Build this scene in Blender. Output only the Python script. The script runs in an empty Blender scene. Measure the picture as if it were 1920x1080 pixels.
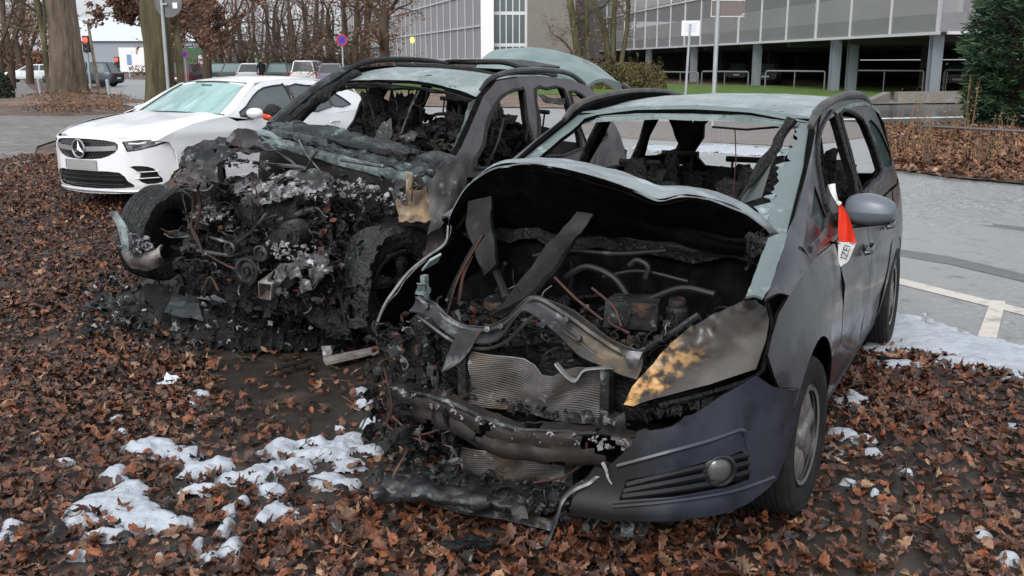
import bpy, bmesh, math, random
import numpy as np
from mathutils import Vector, Matrix, noise, geometry
R = math.radians
# ---------------------------------------------------------------- camera, sky, sun, exposure
SC = bpy.context.scene
CAMF, CAMT, CAMH = 1825.0, R(13.07), 1.75
cam_data = bpy.data.cameras.new("camera"); cam = bpy.data.objects.new("camera", cam_data)
SC.collection.objects.link(cam); SC.camera = cam
cam.location = (0, 0, CAMH); cam.rotation_euler = (R(90) - CAMT, 0, 0)
cam_data.sensor_width = 36; cam_data.lens = 36 * CAMF / 1920; cam_data.clip_end = 3000; cam_data.clip_start = .05
SC.render.resolution_x = 1024; SC.render.resolution_y = 576
SC.view_settings.view_transform = 'Standard'; SC.view_settings.look = 'None'
SC.view_settings.exposure = 0.93; SC.view_settings.gamma = 1
world = bpy.data.worlds.new("World"); SC.world = world; world.use_nodes = True
SUN_EL, SUN_ROT = R(38), R(200)
wn = world.node_tree; bg = wn.nodes['Background']
sky = wn.nodes.new('ShaderNodeTexSky'); sky.sky_type = 'NISHITA'; sky.sun_disc = False
sky.sun_elevation = SUN_EL; sky.sun_rotation = SUN_ROT; sky.air_density = 1.0; sky.dust_density = 6.0; sky.ozone_density = 2.0
hs = wn.nodes.new('ShaderNodeHueSaturation'); hs.inputs['Saturation'].default_value = .22
wn.links.new(sky.outputs[0], hs.inputs['Color']); 
wmx = wn.nodes.new('ShaderNodeMix'); wmx.data_type = 'RGBA'; wmx.blend_type = 'MIX'; wmx.inputs[0].default_value = .5
wn.links.new(hs.outputs[0], wmx.inputs['A']); wmx.inputs['B'].default_value = (7.4, 7.75, 8.2, 1)   # even cloud deck
wn.links.new(wmx.outputs['Result'], bg.inputs['Color']); bg.inputs['Strength'].default_value = .09
sd = bpy.data.lights.new("sun", 'SUN'); sun = bpy.data.objects.new("sun", sd); SC.collection.objects.link(sun)
sd.energy = .6; sd.angle = R(25); sd.color = (1, .97, .93)
# direction from which light comes: rotation measured like the sky texture (0 = +Y, clockwise)
sv = Vector((math.sin(SUN_ROT) * math.cos(SUN_EL), math.cos(SUN_ROT) * math.cos(SUN_EL), math.sin(SUN_EL)))
sun.rotation_euler = sv.to_track_quat('Z', 'Y').to_euler()
SC.cycles.max_bounces = 5; SC.cycles.transparent_max_bounces = 12

# ---------------------------------------------------------------- helpers
def ray(u, v):
    a, b = (u - 960) / CAMF, (540 - v) / CAMF
    c, s = math.cos(CAMT), math.sin(CAMT)
    return np.array([a, c + b * s, -s + b * c])
def smooth01(t):
    t = min(1, max(0, t)); return t * t * (3 - 2 * t)
def gh(x, y):                                   # height of the ground
    s = -x * .5 + y * .87 - 6
    return .18 * smooth01(s / 9.0)
def G(u, v):                                    # where a line of sight meets the ground
    r = ray(u, v); z = 0
    for _ in range(12):
        t = (z - CAMH) / r[2]; z = .5 * z + .5 * gh(t * r[0], t * r[1])
    return (t * r[0], t * r[1])
def AT(u, v, D):                                # point on a line of sight at forward distance D
    r = ray(u, v); t = D / r[1]
    return Vector((t * r[0], D, CAMH + t * r[2]))
class Frame:
    def __init__(s, ox, oy, yaw, oz=0, roll=0, pitch=0):
        s.M = Matrix.Translation((ox, oy, oz)) @ Matrix.Rotation(R(yaw), 4, 'Z') @ Matrix.Rotation(R(pitch), 4, 'Y') @ Matrix.Rotation(R(roll), 4, 'X')
        s.I = s.M.inverted()
    def bp(s, u, v, x=None, y=None, z=None, n=None, d=None):
        o = s.I @ Vector((0, 0, CAMH)); r = s.I.to_3x3() @ Vector(ray(u, v))
        if n is not None:
            n = Vector(n); return o + r * ((d - n.dot(o)) / n.dot(r))
        i, val = (0, x) if x is not None else (1, y) if y is not None else (2, z)
        return o + r * ((val - o[i]) / r[i])
    def side(s, u, v, Y):
        y = .8
        for _ in range(30):
            p = s.bp(u, v, y=y); y = .5 * y + .5 * Y(p.x, p.z)
        return (p.x, p.z)
def link(o): SC.collection.objects.link(o); return o
def tagp(o, label=None, cat=None, group=None, kind=None):
    if label: o['label'] = label
    if cat: o['category'] = cat
    if group: o['group'] = group
    if kind: o['kind'] = kind
    return o
def thing(name, label, cat, M=None, group=None):
    o = link(bpy.data.objects.new(name, None)); o.empty_display_size = .2
    if M is not None: o.matrix_world = M if isinstance(M, Matrix) else Matrix.Translation(M)
    return tagp(o, label, cat, group)
class MB:
    def __init__(s): s.v = []; s.f = []; s.n = 0; s.mi = []
    def add(s, v, f, mi=0):
        b = s.n; v = [tuple(p) for p in v]; s.v += v; s.n += len(v)
        s.f += [tuple(i + b for i in q) for q in f]; s.mi += [mi] * len(f); return s
    def box(s, c, d, M=None, mi=0, taper=1):
        x, y, z = d[0] / 2, d[1] / 2, d[2] / 2; c = Vector(c)
        P = [Vector((sx * x * (taper if sz > 0 else 1), sy * y * (taper if sz > 0 else 1), sz * z)) for sz in (-1, 1) for sx, sy in ((-1, -1), (1, -1), (1, 1), (-1, 1))]
        if M is not None: P = [M @ p for p in P]
        return s.add([p + c for p in P], [(3, 2, 1, 0), (4, 5, 6, 7), (0, 1, 5, 4), (1, 2, 6, 5), (2, 3, 7, 6), (3, 0, 4, 7)], mi)
    def tube(s, path, r, n=8, mi=0, smooth=0, flat=1.0):
        P = [Vector(p) for p in path]
        rr = list(r) if hasattr(r, '__len__') else [r] * len(P)
        if smooth and len(P) > 2:
            A = cr(np.array([[*p, q] for p, q in zip(P, rr)]), smooth); P = [Vector(a[:3]) for a in A]; rr = [a[3] for a in A]
        N = None; vs = []
        for i, p in enumerate(P):
            t = (P[min(i + 1, len(P) - 1)] - P[max(i - 1, 0)])
            if t.length < 1e-9: t = Vector((0, 0, 1))
            t.normalize()
            if N is None:
                N = t.cross(Vector((0, 0, 1)))
                if N.length < .1: N = t.cross(Vector((0, 1, 0)))
            N = (N - t * N.dot(t)).normalized(); B = t.cross(N)
            for k in range(n):
                a = 2 * math.pi * k / n
                vs.append(p + (N * math.cos(a) + B * math.sin(a) * flat) * rr[i])
        fs = [(i * n + k, i * n + (k + 1) % n, (i + 1) * n + (k + 1) % n, (i + 1) * n + k) for i in range(len(P) - 1) for k in range(n)]
        fs += [tuple(range(n))[::-1], tuple((len(P) - 1) * n + k for k in range(n))]
        return s.add(vs, fs, mi)
    def grid(s, G_, mi=0, th=0, flip=False, dr=None, bi=None):
        """sheet through an array of points [m][n][3], th > 0 gives it real thickness"""
        G_ = np.array(G_, float); m, n = G_.shape[:2]
        def quads(off, fl):
            q = [(i * n + j, i * n + j + 1, (i + 1) * n + j + 1, (i + 1) * n + j) for i in range(m - 1) for j in range(n - 1)]
            return [t[::-1] for t in q] if fl else q
        s.add(G_.reshape(-1, 3), quads(0, flip), mi)
        if th:
            if dr is None:
                du = np.gradient(G_, axis=0); dv = np.gradient(G_, axis=1); N = np.cross(du, dv)
                N /= np.maximum(np.linalg.norm(N, axis=2, keepdims=True), 1e-9)
                if flip: N = -N
                # quads() winds so that the face normal is du x dv reversed or not; push to the back side
                B = G_ + N * th
            else: B = G_ + np.array(dr) * th
            s.add(B.reshape(-1, 3), quads(0, not flip), mi if bi is None else bi)
            ring = [(0, j) for j in range(n)] + [(i, n - 1) for i in range(1, m)] + [(m - 1, j) for j in range(n - 2, -1, -1)] + [(i, 0) for i in range(m - 2, 0, -1)]
            vs = [G_[a] for a in ring] + [B[a] for a in ring]; L = len(ring)
            fs = [(k, (k + 1) % L, L + (k + 1) % L, L + k) for k in range(L)]
            s.add(vs, fs if not flip else [f[::-1] for f in fs], mi)
        return s
    def lathe(s, prof, c, axis, n=24, mi=0):
        """prof: (radius, along axis)"""
        a = Vector(axis).normalized(); e = a.cross(Vector((0, 0, 1)))
        if e.length < .1: e = a.cross(Vector((0, 1, 0)))
        e.normalize(); b = a.cross(e); c = Vector(c); m = len(prof)
        vs = [c + a * h + (e * math.cos(2 * math.pi * k / n) + b * math.sin(2 * math.pi * k / n)) * r for r, h in prof for k in range(n)]
        fs = [(i * n + k, i * n + (k + 1) % n, (i + 1) * n + (k + 1) % n, (i + 1) * n + k) for i in range(m - 1) for k in range(n)]
        return s.add(vs, fs, mi)
    def sheet(s, out, holes, step, fmap, th=0, thd=None, mi=0, flip=False, bi=None, ri=None):
        """outline (2D) with holes, filled with a fine net and carried to 3D by fmap(a, b)"""
        V, T = flat(out, holes, step)
        P = [Vector(fmap(a, b)) for a, b in V]
        if flip: T = [t[::-1] for t in T]
        s.add(P, T, mi)
        if th:
            d = Vector(thd) * th; Q = [p + d for p in P]
            s.add(Q, [t[::-1] for t in T], mi if bi is None else bi)
            ed = {}
            for t in T:
                for a, b in ((t[0], t[1]), (t[1], t[2]), (t[2], t[0])):
                    if (b, a) in ed: del ed[(b, a)]
                    else: ed[(a, b)] = 1
            vs = []; fs = []
            for a, b in ed:
                k = len(vs); vs += [P[a], P[b], Q[b], Q[a]]; fs.append((k + 1, k, k + 3, k + 2))
            s.add(vs, fs, ri if ri is not None else (mi if bi is None else bi))
        return s
    def shard(s, c, size, rng, aspect=1.0, crump=.35, mi=0, n=4, up=None, th=.004):
        """a bent, torn piece of sheet metal"""
        c = Vector(c); M = Matrix.Rotation(rng.uniform(0, 6.28), 3, 'Z') @ Matrix.Rotation(rng.uniform(-1, 1) * (up if up is not None else 1.4), 3, 'X') @ Matrix.Rotation(rng.uniform(-1, 1) * (up if up is not None else 1.4), 3, 'Y')
        g = []
        for i in range(n + 1):
            row = []
            for j in range(n + 1):
                x = (i / n - .5) * size; y = (j / n - .5) * size * aspect
                e = .3 * size / n
                p = Vector((x + rng.uniform(-e, e), y + rng.uniform(-e, e) * aspect, rng.uniform(-1, 1) * crump * size / n * 1.2 + crump * size * math.sin(2.2 * x / size + i)* .3))
                row.append(c + M @ p)
            g.append(row)
        return s.grid(g, mi, th)
    def lump(s, c, r, rng, amp=.35, sub=2, mi=0, fr=2.2):
        V, F = ICO[sub]; o = Vector((rng.uniform(-50, 50), rng.uniform(-50, 50), rng.uniform(-50, 50)))
        r = Vector(r) if hasattr(r, '__len__') else Vector((r, r, r)); c = Vector(c)
        vs = []
        for p in V:
            k = 1 + amp * noise.noise(p * fr + o) + amp * .5 * noise.noise(p * fr * 2.3 + o)
            vs.append(c + Vector((p.x * r.x, p.y * r.y, p.z * r.z)) * k)
        return s.add(vs, F, mi)
    def obj(s, name, mats, parent=None, smooth=True, angle=35):
        me = bpy.data.meshes.new(name); me.from_pydata(s.v, [], s.f)
        for m in (mats if isinstance(mats, (list, tuple)) else [mats]): me.materials.append(m)
        if any(s.mi): me.polygons.foreach_set('material_index', s.mi)
        me.validate(); me.update()
        if smooth:
            me.polygons.foreach_set('use_smooth', [True] * len(me.polygons))
            try: me.set_sharp_from_angle(angle=R(angle))
            except Exception: pass
        o = link(bpy.data.objects.new(name, me))
        if parent is not None: o.parent = parent
        return o
def _ico():
    out = {}
    for sub in (1, 2, 3, 4):
        bm = bmesh.new(); bmesh.ops.create_icosphere(bm, subdivisions=sub, radius=1)
        bm.verts.ensure_lookup_table()
        out[sub] = ([v.co.copy() for v in bm.verts], [tuple(v.index for v in f.verts) for f in bm.faces]); bm.free()
    return out
ICO = _ico()
def cr(P, k):
    """Catmull-Rom resample along axis 0, k points per span"""
    P = np.array(P, float); n = len(P)
    E = np.concatenate([[2 * P[0] - P[1]], P, [2 * P[-1] - P[-2]]])
    out = []
    for i in range(n - 1):
        p0, p1, p2, p3 = E[i], E[i + 1], E[i + 2], E[i + 3]
        for j in range(k):
            t = j / k
            out.append(.5 * (2 * p1 + (p2 - p0) * t + (2 * p0 - 5 * p1 + 4 * p2 - p3) * t * t + (3 * p1 - p0 - 3 * p2 + p3) * t ** 3))
    out.append(P[-1]); return np.array(out)
def crg(ctrl, ku, kv):
    A = cr(np.array(ctrl, float), ku)
    return np.swapaxes(cr(np.swapaxes(A, 0, 1), kv), 0, 1)
def rough(Gd, amp, sc, seed=0, fall=None):
    """crumple a net of points along every axis with noise"""
    Gd = np.array(Gd, float); sh = Gd.shape
    F_ = Gd.reshape(-1, 3)
    for i in range(len(F_)):
        n = noise.noise_vector(Vector(F_[i]) * sc + Vector((seed, seed * 1.7, -seed)))
        n2 = noise.noise_vector(Vector(F_[i]) * sc * 2.7 + Vector((seed, -seed, seed)))
        F_[i] += np.array(n) * amp + np.array(n2) * amp * .4
    return F_.reshape(sh)
def inside(x, y, poly):
    c = False; n = len(poly); j = n - 1
    for i in range(n):
        xi, yi = poly[i]; xj, yj = poly[j]
        if (yi > y) != (yj > y) and x < (xj - xi) * (y - yi) / (yj - yi) + xi: c = not c
        j = i
    return c
def flat(out, holes, step):
    polys = [[(float(a), float(b)) for a, b in out]] + [[(float(a), float(b)) for a, b in h] for h in holes]
    V = []; E = []
    for pl in polys:
        dn = []
        for i in range(len(pl)):
            a = pl[i]; b = pl[(i + 1) % len(pl)]; L = math.dist(a, b); k = max(1, int(L / step + .5))
            dn += [(a[0] + (b[0] - a[0]) * t / k, a[1] + (b[1] - a[1]) * t / k) for t in range(k)]
        b0 = len(V); V += dn; E += [(b0 + i, b0 + (i + 1) % len(dn)) for i in range(len(dn))]
    xs = [p[0] for p in polys[0]]; ys = [p[1] for p in polys[0]]
    nb = len(V)
    x = min(xs) + step * .5
    B = np.array(V)
    while x < max(xs):
        y = min(ys) + step * .5
        while y < max(ys):
            if inside(x, y, polys[0]) and not any(inside(x, y, h) for h in polys[1:]) and np.min((B[:, 0] - x) ** 2 + (B[:, 1] - y) ** 2) > (step * .45) ** 2: V.append((x, y))
            y += step
        x += step
    r = geometry.delaunay_2d_cdt([Vector(v) for v in V], E, [], 0, 1e-7)
    vv = [(v.x, v.y) for v in r[0]]; T = []
    for t in r[2]:
        cx = sum(vv[i][0] for i in t) / len(t); cy = sum(vv[i][1] for i in t) / len(t)
        if inside(cx, cy, polys[0]) and not any(inside(cx, cy, h) for h in polys[1:]): T.append(tuple(t))
    return vv, T
def smoothpoly(pts, k=4):
    P = np.array(list(pts[-2:]) + list(pts) + list(pts[:2]), float); A = cr(P, k)
    return [tuple(a) for a in A[2 * k: 2 * k + len(pts) * k]]
# ---------------------------------------------------------------- materials
def pm(name, base, rough=.5, metal=0, layers=(), bump=None, spec=.5, coord='Object', island=0, coat=0, alpha=1, emit=None, trans=0, stretch=(1, 1, 1), bumps=()):
    """procedural material: base colour with noise layers (colour, scale, threshold, softness[, roughness])"""
    m = bpy.data.materials.new(name); m.use_nodes = True; nt = m.node_tree; N = nt.nodes; L = nt.links
    b = N['Principled BSDF']
    tc = N.new('ShaderNodeTexCoord'); mp = N.new('ShaderNodeMapping'); mp.inputs['Scale'].default_value = stretch
    L.new(tc.outputs[coord], mp.inputs[0]); vec = mp.outputs[0]
    rgb = N.new('ShaderNodeRGB'); rgb.outputs[0].default_value = (*base, 1); col = rgb.outputs[0]
    rv = N.new('ShaderNodeValue'); rv.outputs[0].default_value = rough; ro = rv.outputs[0]
    for i, ly in enumerate(layers):
        c, sc, th, so = ly[:4]
        nz = N.new('ShaderNodeTexNoise'); nz.noise_dimensions = '4D'; nz.inputs['W'].default_value = i * 3.7 + len(name)
        nz.inputs['Scale'].default_value = sc; nz.inputs['Detail'].default_value = 6; nz.inputs['Roughness'].default_value = .62
        L.new(vec, nz.inputs['Vector'])
        mr = N.new('ShaderNodeMapRange'); mr.inputs[1].default_value = th - so; mr.inputs[2].default_value = th + so
        L.new(nz.outputs['Fac'], mr.inputs[0])
        mx = N.new('ShaderNodeMix'); mx.data_type = 'RGBA'; L.new(mr.outputs[0], mx.inputs[0]); L.new(col, mx.inputs['A']); mx.inputs['B'].default_value = (*c, 1)
        col = mx.outputs['Result']
        if len(ly) > 4:
            mf = N.new('ShaderNodeMix'); mf.data_type = 'FLOAT'; L.new(mr.outputs[0], mf.inputs[0]); L.new(ro, mf.inputs[2]); mf.inputs[3].default_value = ly[4]; ro = mf.outputs[0]
    if island:
        g = N.new('ShaderNodeNewGeometry'); h = N.new('ShaderNodeHueSaturation')
        mr = N.new('ShaderNodeMapRange'); mr.inputs[3].default_value = 1 - island; mr.inputs[4].default_value = 1 + island
        L.new(g.outputs['Random Per Island'], mr.inputs[0]); L.new(mr.outputs[0], h.inputs['Value']); L.new(col, h.inputs['Color']); col = h.outputs[0]
    L.new(col, b.inputs['Base Color']); L.new(ro, b.inputs['Roughness'])
    b.inputs['Metallic'].default_value = metal; b.inputs['Specular IOR Level'].default_value = spec
    b.inputs['Coat Weight'].default_value = coat; b.inputs['Coat Roughness'].default_value = .08
    b.inputs['Alpha'].default_value = alpha; b.inputs['Transmission Weight'].default_value = trans
    if emit: b.inputs['Emission Color'].default_value = (*emit[0], 1); b.inputs['Emission Strength'].default_value = emit[1]
    prev = None
    for (st, sc, di) in ([bump] if bump else []) + list(bumps):
        nz = N.new('ShaderNodeTexNoise'); nz.inputs['Scale'].default_value = sc; nz.inputs['Detail'].default_value = 5; L.new(vec, nz.inputs['Vector'])
        bp = N.new('ShaderNodeBump'); bp.inputs['Strength'].default_value = st; bp.inputs['Distance'].default_value = di
        L.new(nz.outputs['Fac'], bp.inputs['Height'])
        if prev: L.new(prev, bp.inputs['Normal'])
        prev = bp.outputs[0]
    if prev: L.new(prev, b.inputs['Normal'])
    return m
# ================================================================ THE SETTING
rng = random.Random(7)
def structure(name, mb, m, smooth=False): return tagp(mb.obj(name, m, None, smooth), kind='structure')
def leafy(name, soil, c1, c2, c3, sc, cover, ymin=None):
    """soil with a far-off litter of leaves (cells of colour)"""
    m = pm(name, soil, .75, 0, [((soil[0] * .5, soil[1] * .5, soil[2] * .5), .7, .5, .2, .35), ((soil[0] * 1.9, soil[1] * 1.8, soil[2] * 1.7), 2.3, .58, .1)] + ([(c2, 1.3, .56, .12)] if not ymin else []), (.6, 9, .03), spec=.3)
    nt = m.node_tree; N = nt.nodes; L = nt.links; b = N['Principled BSDF']
    src = b.inputs['Base Color'].links[0].from_socket
    tc = N.new('ShaderNodeTexCoord'); vo = N.new('ShaderNodeTexVoronoi'); vo.inputs['Scale'].default_value = sc; vo.inputs['Randomness'].default_value = 1
    L.new(tc.outputs['Object'], vo.inputs['Vector'])
    sp = N.new('ShaderNodeSeparateColor'); L.new(vo.outputs['Color'], sp.inputs[0])
    rp = N.new('ShaderNodeValToRGB'); L.new(sp.outputs[0], rp.inputs[0])
    e = rp.color_ramp.elements; e[0].color = (*c1, 1); e[1].color = (*c3, 1); k = e.new(.5); k.color = (*c2, 1)
    nz = N.new('ShaderNodeTexNoise'); nz.inputs['Scale'].default_value = .9; nz.inputs['Detail'].default_value = 5; L.new(tc.outputs['Object'], nz.inputs['Vector'])
    ad = N.new('ShaderNodeMath'); ad.operation = 'ADD'; L.new(sp.outputs[1], ad.inputs[0]); L.new(nz.outputs['Fac'], ad.inputs[1])
    gt = N.new('ShaderNodeMath'); gt.operation = 'LESS_THAN'; gt.inputs[1].default_value = cover + .5; L.new(ad.outputs[0], gt.inputs[0])
    fac = gt.outputs[0]
    if ymin:                                     # nearer than this the leaves are real ones
        sx = N.new('ShaderNodeSeparateXYZ'); L.new(tc.outputs['Object'], sx.inputs[0]); g2 = N.new('ShaderNodeMath'); g2.operation = 'GREATER_THAN'; g2.inputs[1].default_value = ymin; L.new(sx.outputs['Y'], g2.inputs[0])
        m3 = N.new('ShaderNodeMath'); m3.operation = 'MULTIPLY'; L.new(fac, m3.inputs[0]); L.new(g2.outputs[0], m3.inputs[1]); fac = m3.outputs[0]
    mx = N.new('ShaderNodeMix'); mx.data_type = 'RGBA'; L.new(fac, mx.inputs[0]); L.new(src, mx.inputs['A']); L.new(rp.outputs[0], mx.inputs['B'])
    L.new(mx.outputs['Result'], b.inputs['Base Color'])
    return m
M_soil = leafy('soil', (.046, .038, .033), (.10, .052, .034), (.145, .078, .048), (.18, .12, .085), 11, .55, 13)
M_verge = leafy('verge', (.075, .055, .038), (.12, .075, .05), (.20, .115, .075), (.26, .18, .13), 9, .5)
M_asph = pm('asphalt', (.255, .275, .27), .55, 0, [((.19, .20, .20), .35, .5, .14, .4), ((.44, .45, .45), 22, .56, .05), ((.11, .12, .12), 26, .57, .04), ((.29, .295, .30), .12, .54, .1), ((.15, .16, .16), 5, .62, .07)], (.5, 120, .006), spec=.5)
M_street = pm('street', (.10, .104, .108), .22, 0, [((.07, .073, .077), .2, .5, .1, .1), ((.17, .17, .175), 30, .6, .1)], (.3, 90, .006), spec=.5)
M_pave = pm('paving', (.25, .235, .225), .6, 0, [((.17, .16, .15), .8, .5, .15), ((.33, .31, .29), 3, .58, .1)], (.5, 25, .01))
M_pink = pm('pink_paving', (.215, .19, .18), .6, 0, [((.15, .13, .12), 1.1, .5, .2), ((.28, .25, .235), 9, .55, .1)], (.4, 40, .01))
M_lawn = pm('lawn', (.10, .17, .035), .8, 0, [((.06, .12, .02), 1.5, .5, .15), ((.2, .16, .06), 5, .64, .05), ((.15, .23, .06), 14, .58, .1)], (.8, 30, .05), spec=.2)
M_conc = pm('concrete', (.19, .18, .165), .8, 0, [((.17, .16, .15), .5, .5, .2), ((.24, .23, .21), 6, .6, .1)], (.3, 12, .02))
M_white_line = pm('line_paint', (.62, .58, .52), .7, 0, [((.33, .31, .28), 7, .60, .08)], (.3, 60, .004))
M_grout = pm('grout', (.08, .075, .07), .9)
def brick_mat(m, c1, c2, mort, sx, rot=0):
    nt = m.node_tree; N = nt.nodes; L = nt.links; b = N['Principled BSDF']; src = b.inputs['Base Color'].links[0].from_socket
    tc = N.new('ShaderNodeTexCoord'); mp = N.new('ShaderNodeMapping'); mp.inputs['Rotation'].default_value = (0, 0, rot); L.new(tc.outputs['Object'], mp.inputs[0])
    br = N.new('ShaderNodeTexBrick'); br.inputs['Scale'].default_value = sx; br.inputs['Color1'].default_value = (*c1, 1); br.inputs['Color2'].default_value = (*c2, 1)
    br.inputs['Mortar'].default_value = (*mort, 1); br.inputs['Mortar Size'].default_value = .03; L.new(mp.outputs[0], br.inputs['Vector'])
    mx = N.new('ShaderNodeMix'); mx.data_type = 'RGBA'; mx.blend_type = 'MULTIPLY'; mx.inputs[0].default_value = 1
    L.new(src, mx.inputs['A']); L.new(br.outputs['Color'], mx.inputs['B']); L.new(mx.outputs['Result'], b.inputs['Base Color'])
brick_mat(M_pave, (1, 1, 1), (.75, .75, .77), (.35, .34, .33), 1.6, .6)
brick_mat(M_pink, (1, 1, 1), (.85, .82, .8), (.6, .6, .6), 2.4, .2)

# ground: one sheet to the horizon, fine near the camera
def axis(lo, hi, near, step, grow):
    a = [0.0]; s = step
    while a[-1] < hi:
        if a[-1] > near: s *= grow
        a.append(a[-1] + s)
    b = [0.0]; s = step
    while b[-1] > lo:
        if -b[-1] > near: s *= grow
        b.append(b[-1] - s)
    return np.array(b[:0:-1] + a)
gx = axis(-900, 900, 8, .14, 1.16); gy = axis(-20, 1500, 13, .14, 1.14)
gv = []
def bumpy(x, y):
    d = math.hypot(x, y)
    return (noise.noise(Vector((x * 1.3, y * 1.3, 0))) * .02 + noise.noise(Vector((x * 4, y * 4, 3))) * .008 - .018) if d < 16 else -.018
on_asphalt = lambda x, y: (x - 2.3) * .88 + (y - 6.6) * .47 > -.2
for y in gy:
    for x in gx: gv.append((x, y, gh(x, y) + (bumpy(x, y) if not on_asphalt(x, y) else -.03)))
nx, ny = len(gx), len(gy); mb = MB()
mb.add(gv, [(j * nx + i, j * nx + i + 1, (j + 1) * nx + i + 1, (j + 1) * nx + i) for j in range(ny - 1) for i in range(nx - 1)])
structure('ground', mb, M_soil, True)
def lay(name, px, off, m, step=2.0, world=None, kind=True, holes=(), mb=None):
    pts = world if world else [G(u, v) for u, v in px]
    own = mb is None; mb = mb or MB()
    mb.sheet(pts, list(holes), step, lambda a, b: (a, b, gh(a, b) + off))
    return structure(name, mb, m, True) if own and kind else mb
NEAR = [(3.9, 3.0), (2.36, 6.5), (.9, 9.4), (-.6, 12.3), (-2.4, 15.9), (-4.4, 19.6)]
lay('parking_asphalt', None, .004, M_asph, 1.6, world=NEAR + [G(430, 205), G(300, 208), G(232, 197), G(205, 186), G(198, 160), G(205, 148), G(275, 150), G(420, 165), G(700, 200), G(1060, 204), G(1300, 214), G(1640, 232), G(1920, 238), (40, 30), (40, 3)])
lay('street', [(1060, 200), (1300, 199), (1640, 197), (1920, 193), (2300, 188), (2300, 236), (1920, 236), (1640, 232), (1300, 214)], .009, M_street, 2.5)
lay('brick_pavement', [(1050, 228), (1500, 228), (1640, 232), (1655, 252), (1560, 268), (1480, 275), (1200, 262), (1050, 250)], .010, M_pink, 1)
lay('lawn', [(600, 172), (1060, 178), (1180, 184), (1400, 194), (1530, 196), (1620, 186), (1690, 173), (1700, 165), (1300, 158), (1100, 156), (640, 146)], .012, M_lawn, 4)
lay('leafy_verge', [(1640, 318), (1700, 322), (1780, 335), (1920, 348), (2200, 370), (2200, 243), (1920, 236), (1700, 236), (1655, 246)], .03, M_verge, .8)
lay('leafy_verge', [(560, 170), (1060, 179), (1060, 203), (700, 199), (560, 184)], .02, M_verge, 3)
lay('sidewalk', [(-60, 190), (75, 190), (72, 178), (52, 160), (40, 147), (21, 147), (0, 160), (-60, 175)], .012, M_pave, 2)
lay('footpath', [(-80, 216), (120, 219), (250, 214), (320, 222), (300, 262), (110, 262), (70, 275), (62, 300), (40, 322), (-80, 345)], .012, M_pave, .8)
# pavement edge beyond the street and the low wall of the ramp
lay('kerb_strip', [(1300, 199), (1640, 197), (1920, 193), (2300, 188), (2300, 184), (1920, 188), (1640, 191), (1300, 196)], .05, M_conc, 3)
# painted lines and repair strips on the asphalt near the car
mk = MB()
def line(px, off=.010, name=None, m=M_white_line): return lay('m', px, off, m, .5, kind=False)
o = lay('parking_bay_line', [(1662, 517), (1860, 566), (1995, 600), (1995, 612), (1860, 578), (1662, 529)], .009, M_white_line, .3)
o = lay('parking_bay_line', [(1858, 566), (1885, 568), (1868, 640), (1832, 634)], .014, M_white_line, .3)
M_seam = pm('asphalt_seam', (.10, .11, .11), .5, 0, [((.14, .15, .15), 9, .5, .1)])
lay('repair_strip', [(1640, 462), (1780, 482), (1920, 515), (2040, 545), (2040, 562), (1920, 530), (1780, 497), (1640, 474)], .008, M_seam, .3)
lay('repair_strip', [(1640, 392), (1790, 412), (2040, 440), (2040, 448), (1790, 418), (1640, 397)], .008, M_seam, .4)
lay('street_line', [(1560, 224), (1700, 221), (1920, 217), (1920, 219), (1700, 223), (1560, 226)], .013, pm('road_line', (.75, .75, .75), .5), 2)
# ------------------------------------------------ garage building
M_steel = pm('galvanised', (.42, .44, .46), .45, .4, [((.34, .36, .38), 2, .5, .15)], (.1, 10, .01))
M_frame = pm('facade_frame', (.62, .63, .65), .45, .3)
M_screen = pm('mesh_screen', (.40, .40, .42), .55, .3, [((.34, .34, .36), .15, .5, .15)], alpha=.42)
M_screen2 = pm('mesh_screen_far', (.30, .30, .315), .6, .2, [((.24, .24, .25), .12, .5, .2)])
M_parapet = pm('parapet', (.72, .71, .68), .8, 0, [((.5, .5, .47), .3, .5, .2)])
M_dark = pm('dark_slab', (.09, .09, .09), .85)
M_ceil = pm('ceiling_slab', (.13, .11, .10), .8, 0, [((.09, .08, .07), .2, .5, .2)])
M_col = pm('column_paint', (.20, .23, .26), .5, .1)
M_glassd = pm('dark_glass', (.035, .05, .055), .06, 0, [((.09, .13, .13), .12, .5, .2)], spec=1)
M_wht = pm('white_render', (.82, .82, .84), .6)
r0 = ray(1758, 63); t0 = (2.98 - CAMH) / r0[2]; GP = Vector((t0 * r0[0], t0 * r0[1], 0))
GA = math.atan2(1, -.122)
GM = Matrix.Translation(GP) @ Matrix.Rotation(GA, 4, 'Z'); GI = GM.inverted()
garage = thing('parking_garage', 'raised parking garage deck behind metal mesh screens, standing on grey steel columns', 'building', GM)
MOD = 4.28; K = GP.y * (1758 - 730)
def gs(u): return K * (1 / (u - 730)) - GP.y
NM = 17
mb = MB(); s_ = MB()
for i in range(NM + 1):
    w = .16 if i % 3 == 0 else .07
    mb.box((i * MOD, 0, 5.5), (w, .14, 5.06))
for z in (3.0, 6.55, 8.0): mb.box((NM * MOD / 2, 0.01, z), (NM * MOD + .3, .16, .13))
for k in range(1, 6):
    mb.box((-.55, -1.9 - MOD * k + 2.0, 5.5), (.14, .10 if k > 1 else .3, 5.05))
for z in (3.0, 6.55, 8.0): mb.box((-.55, -11.5, z), (.16, 22.7, .13))
mb.obj('facade_frame', M_frame, garage, False)
for i in range(NM): s_.box((i * MOD + MOD / 2, -.02, 5.5), (MOD - .02, .02, 4.9))
for k in range(6): s_.box((-.57, -1.9 - MOD * k, 5.5), (.02, MOD - .03, 4.9))
s_.obj('mesh_screen', M_screen, garage, False)
mb = MB()
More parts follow.
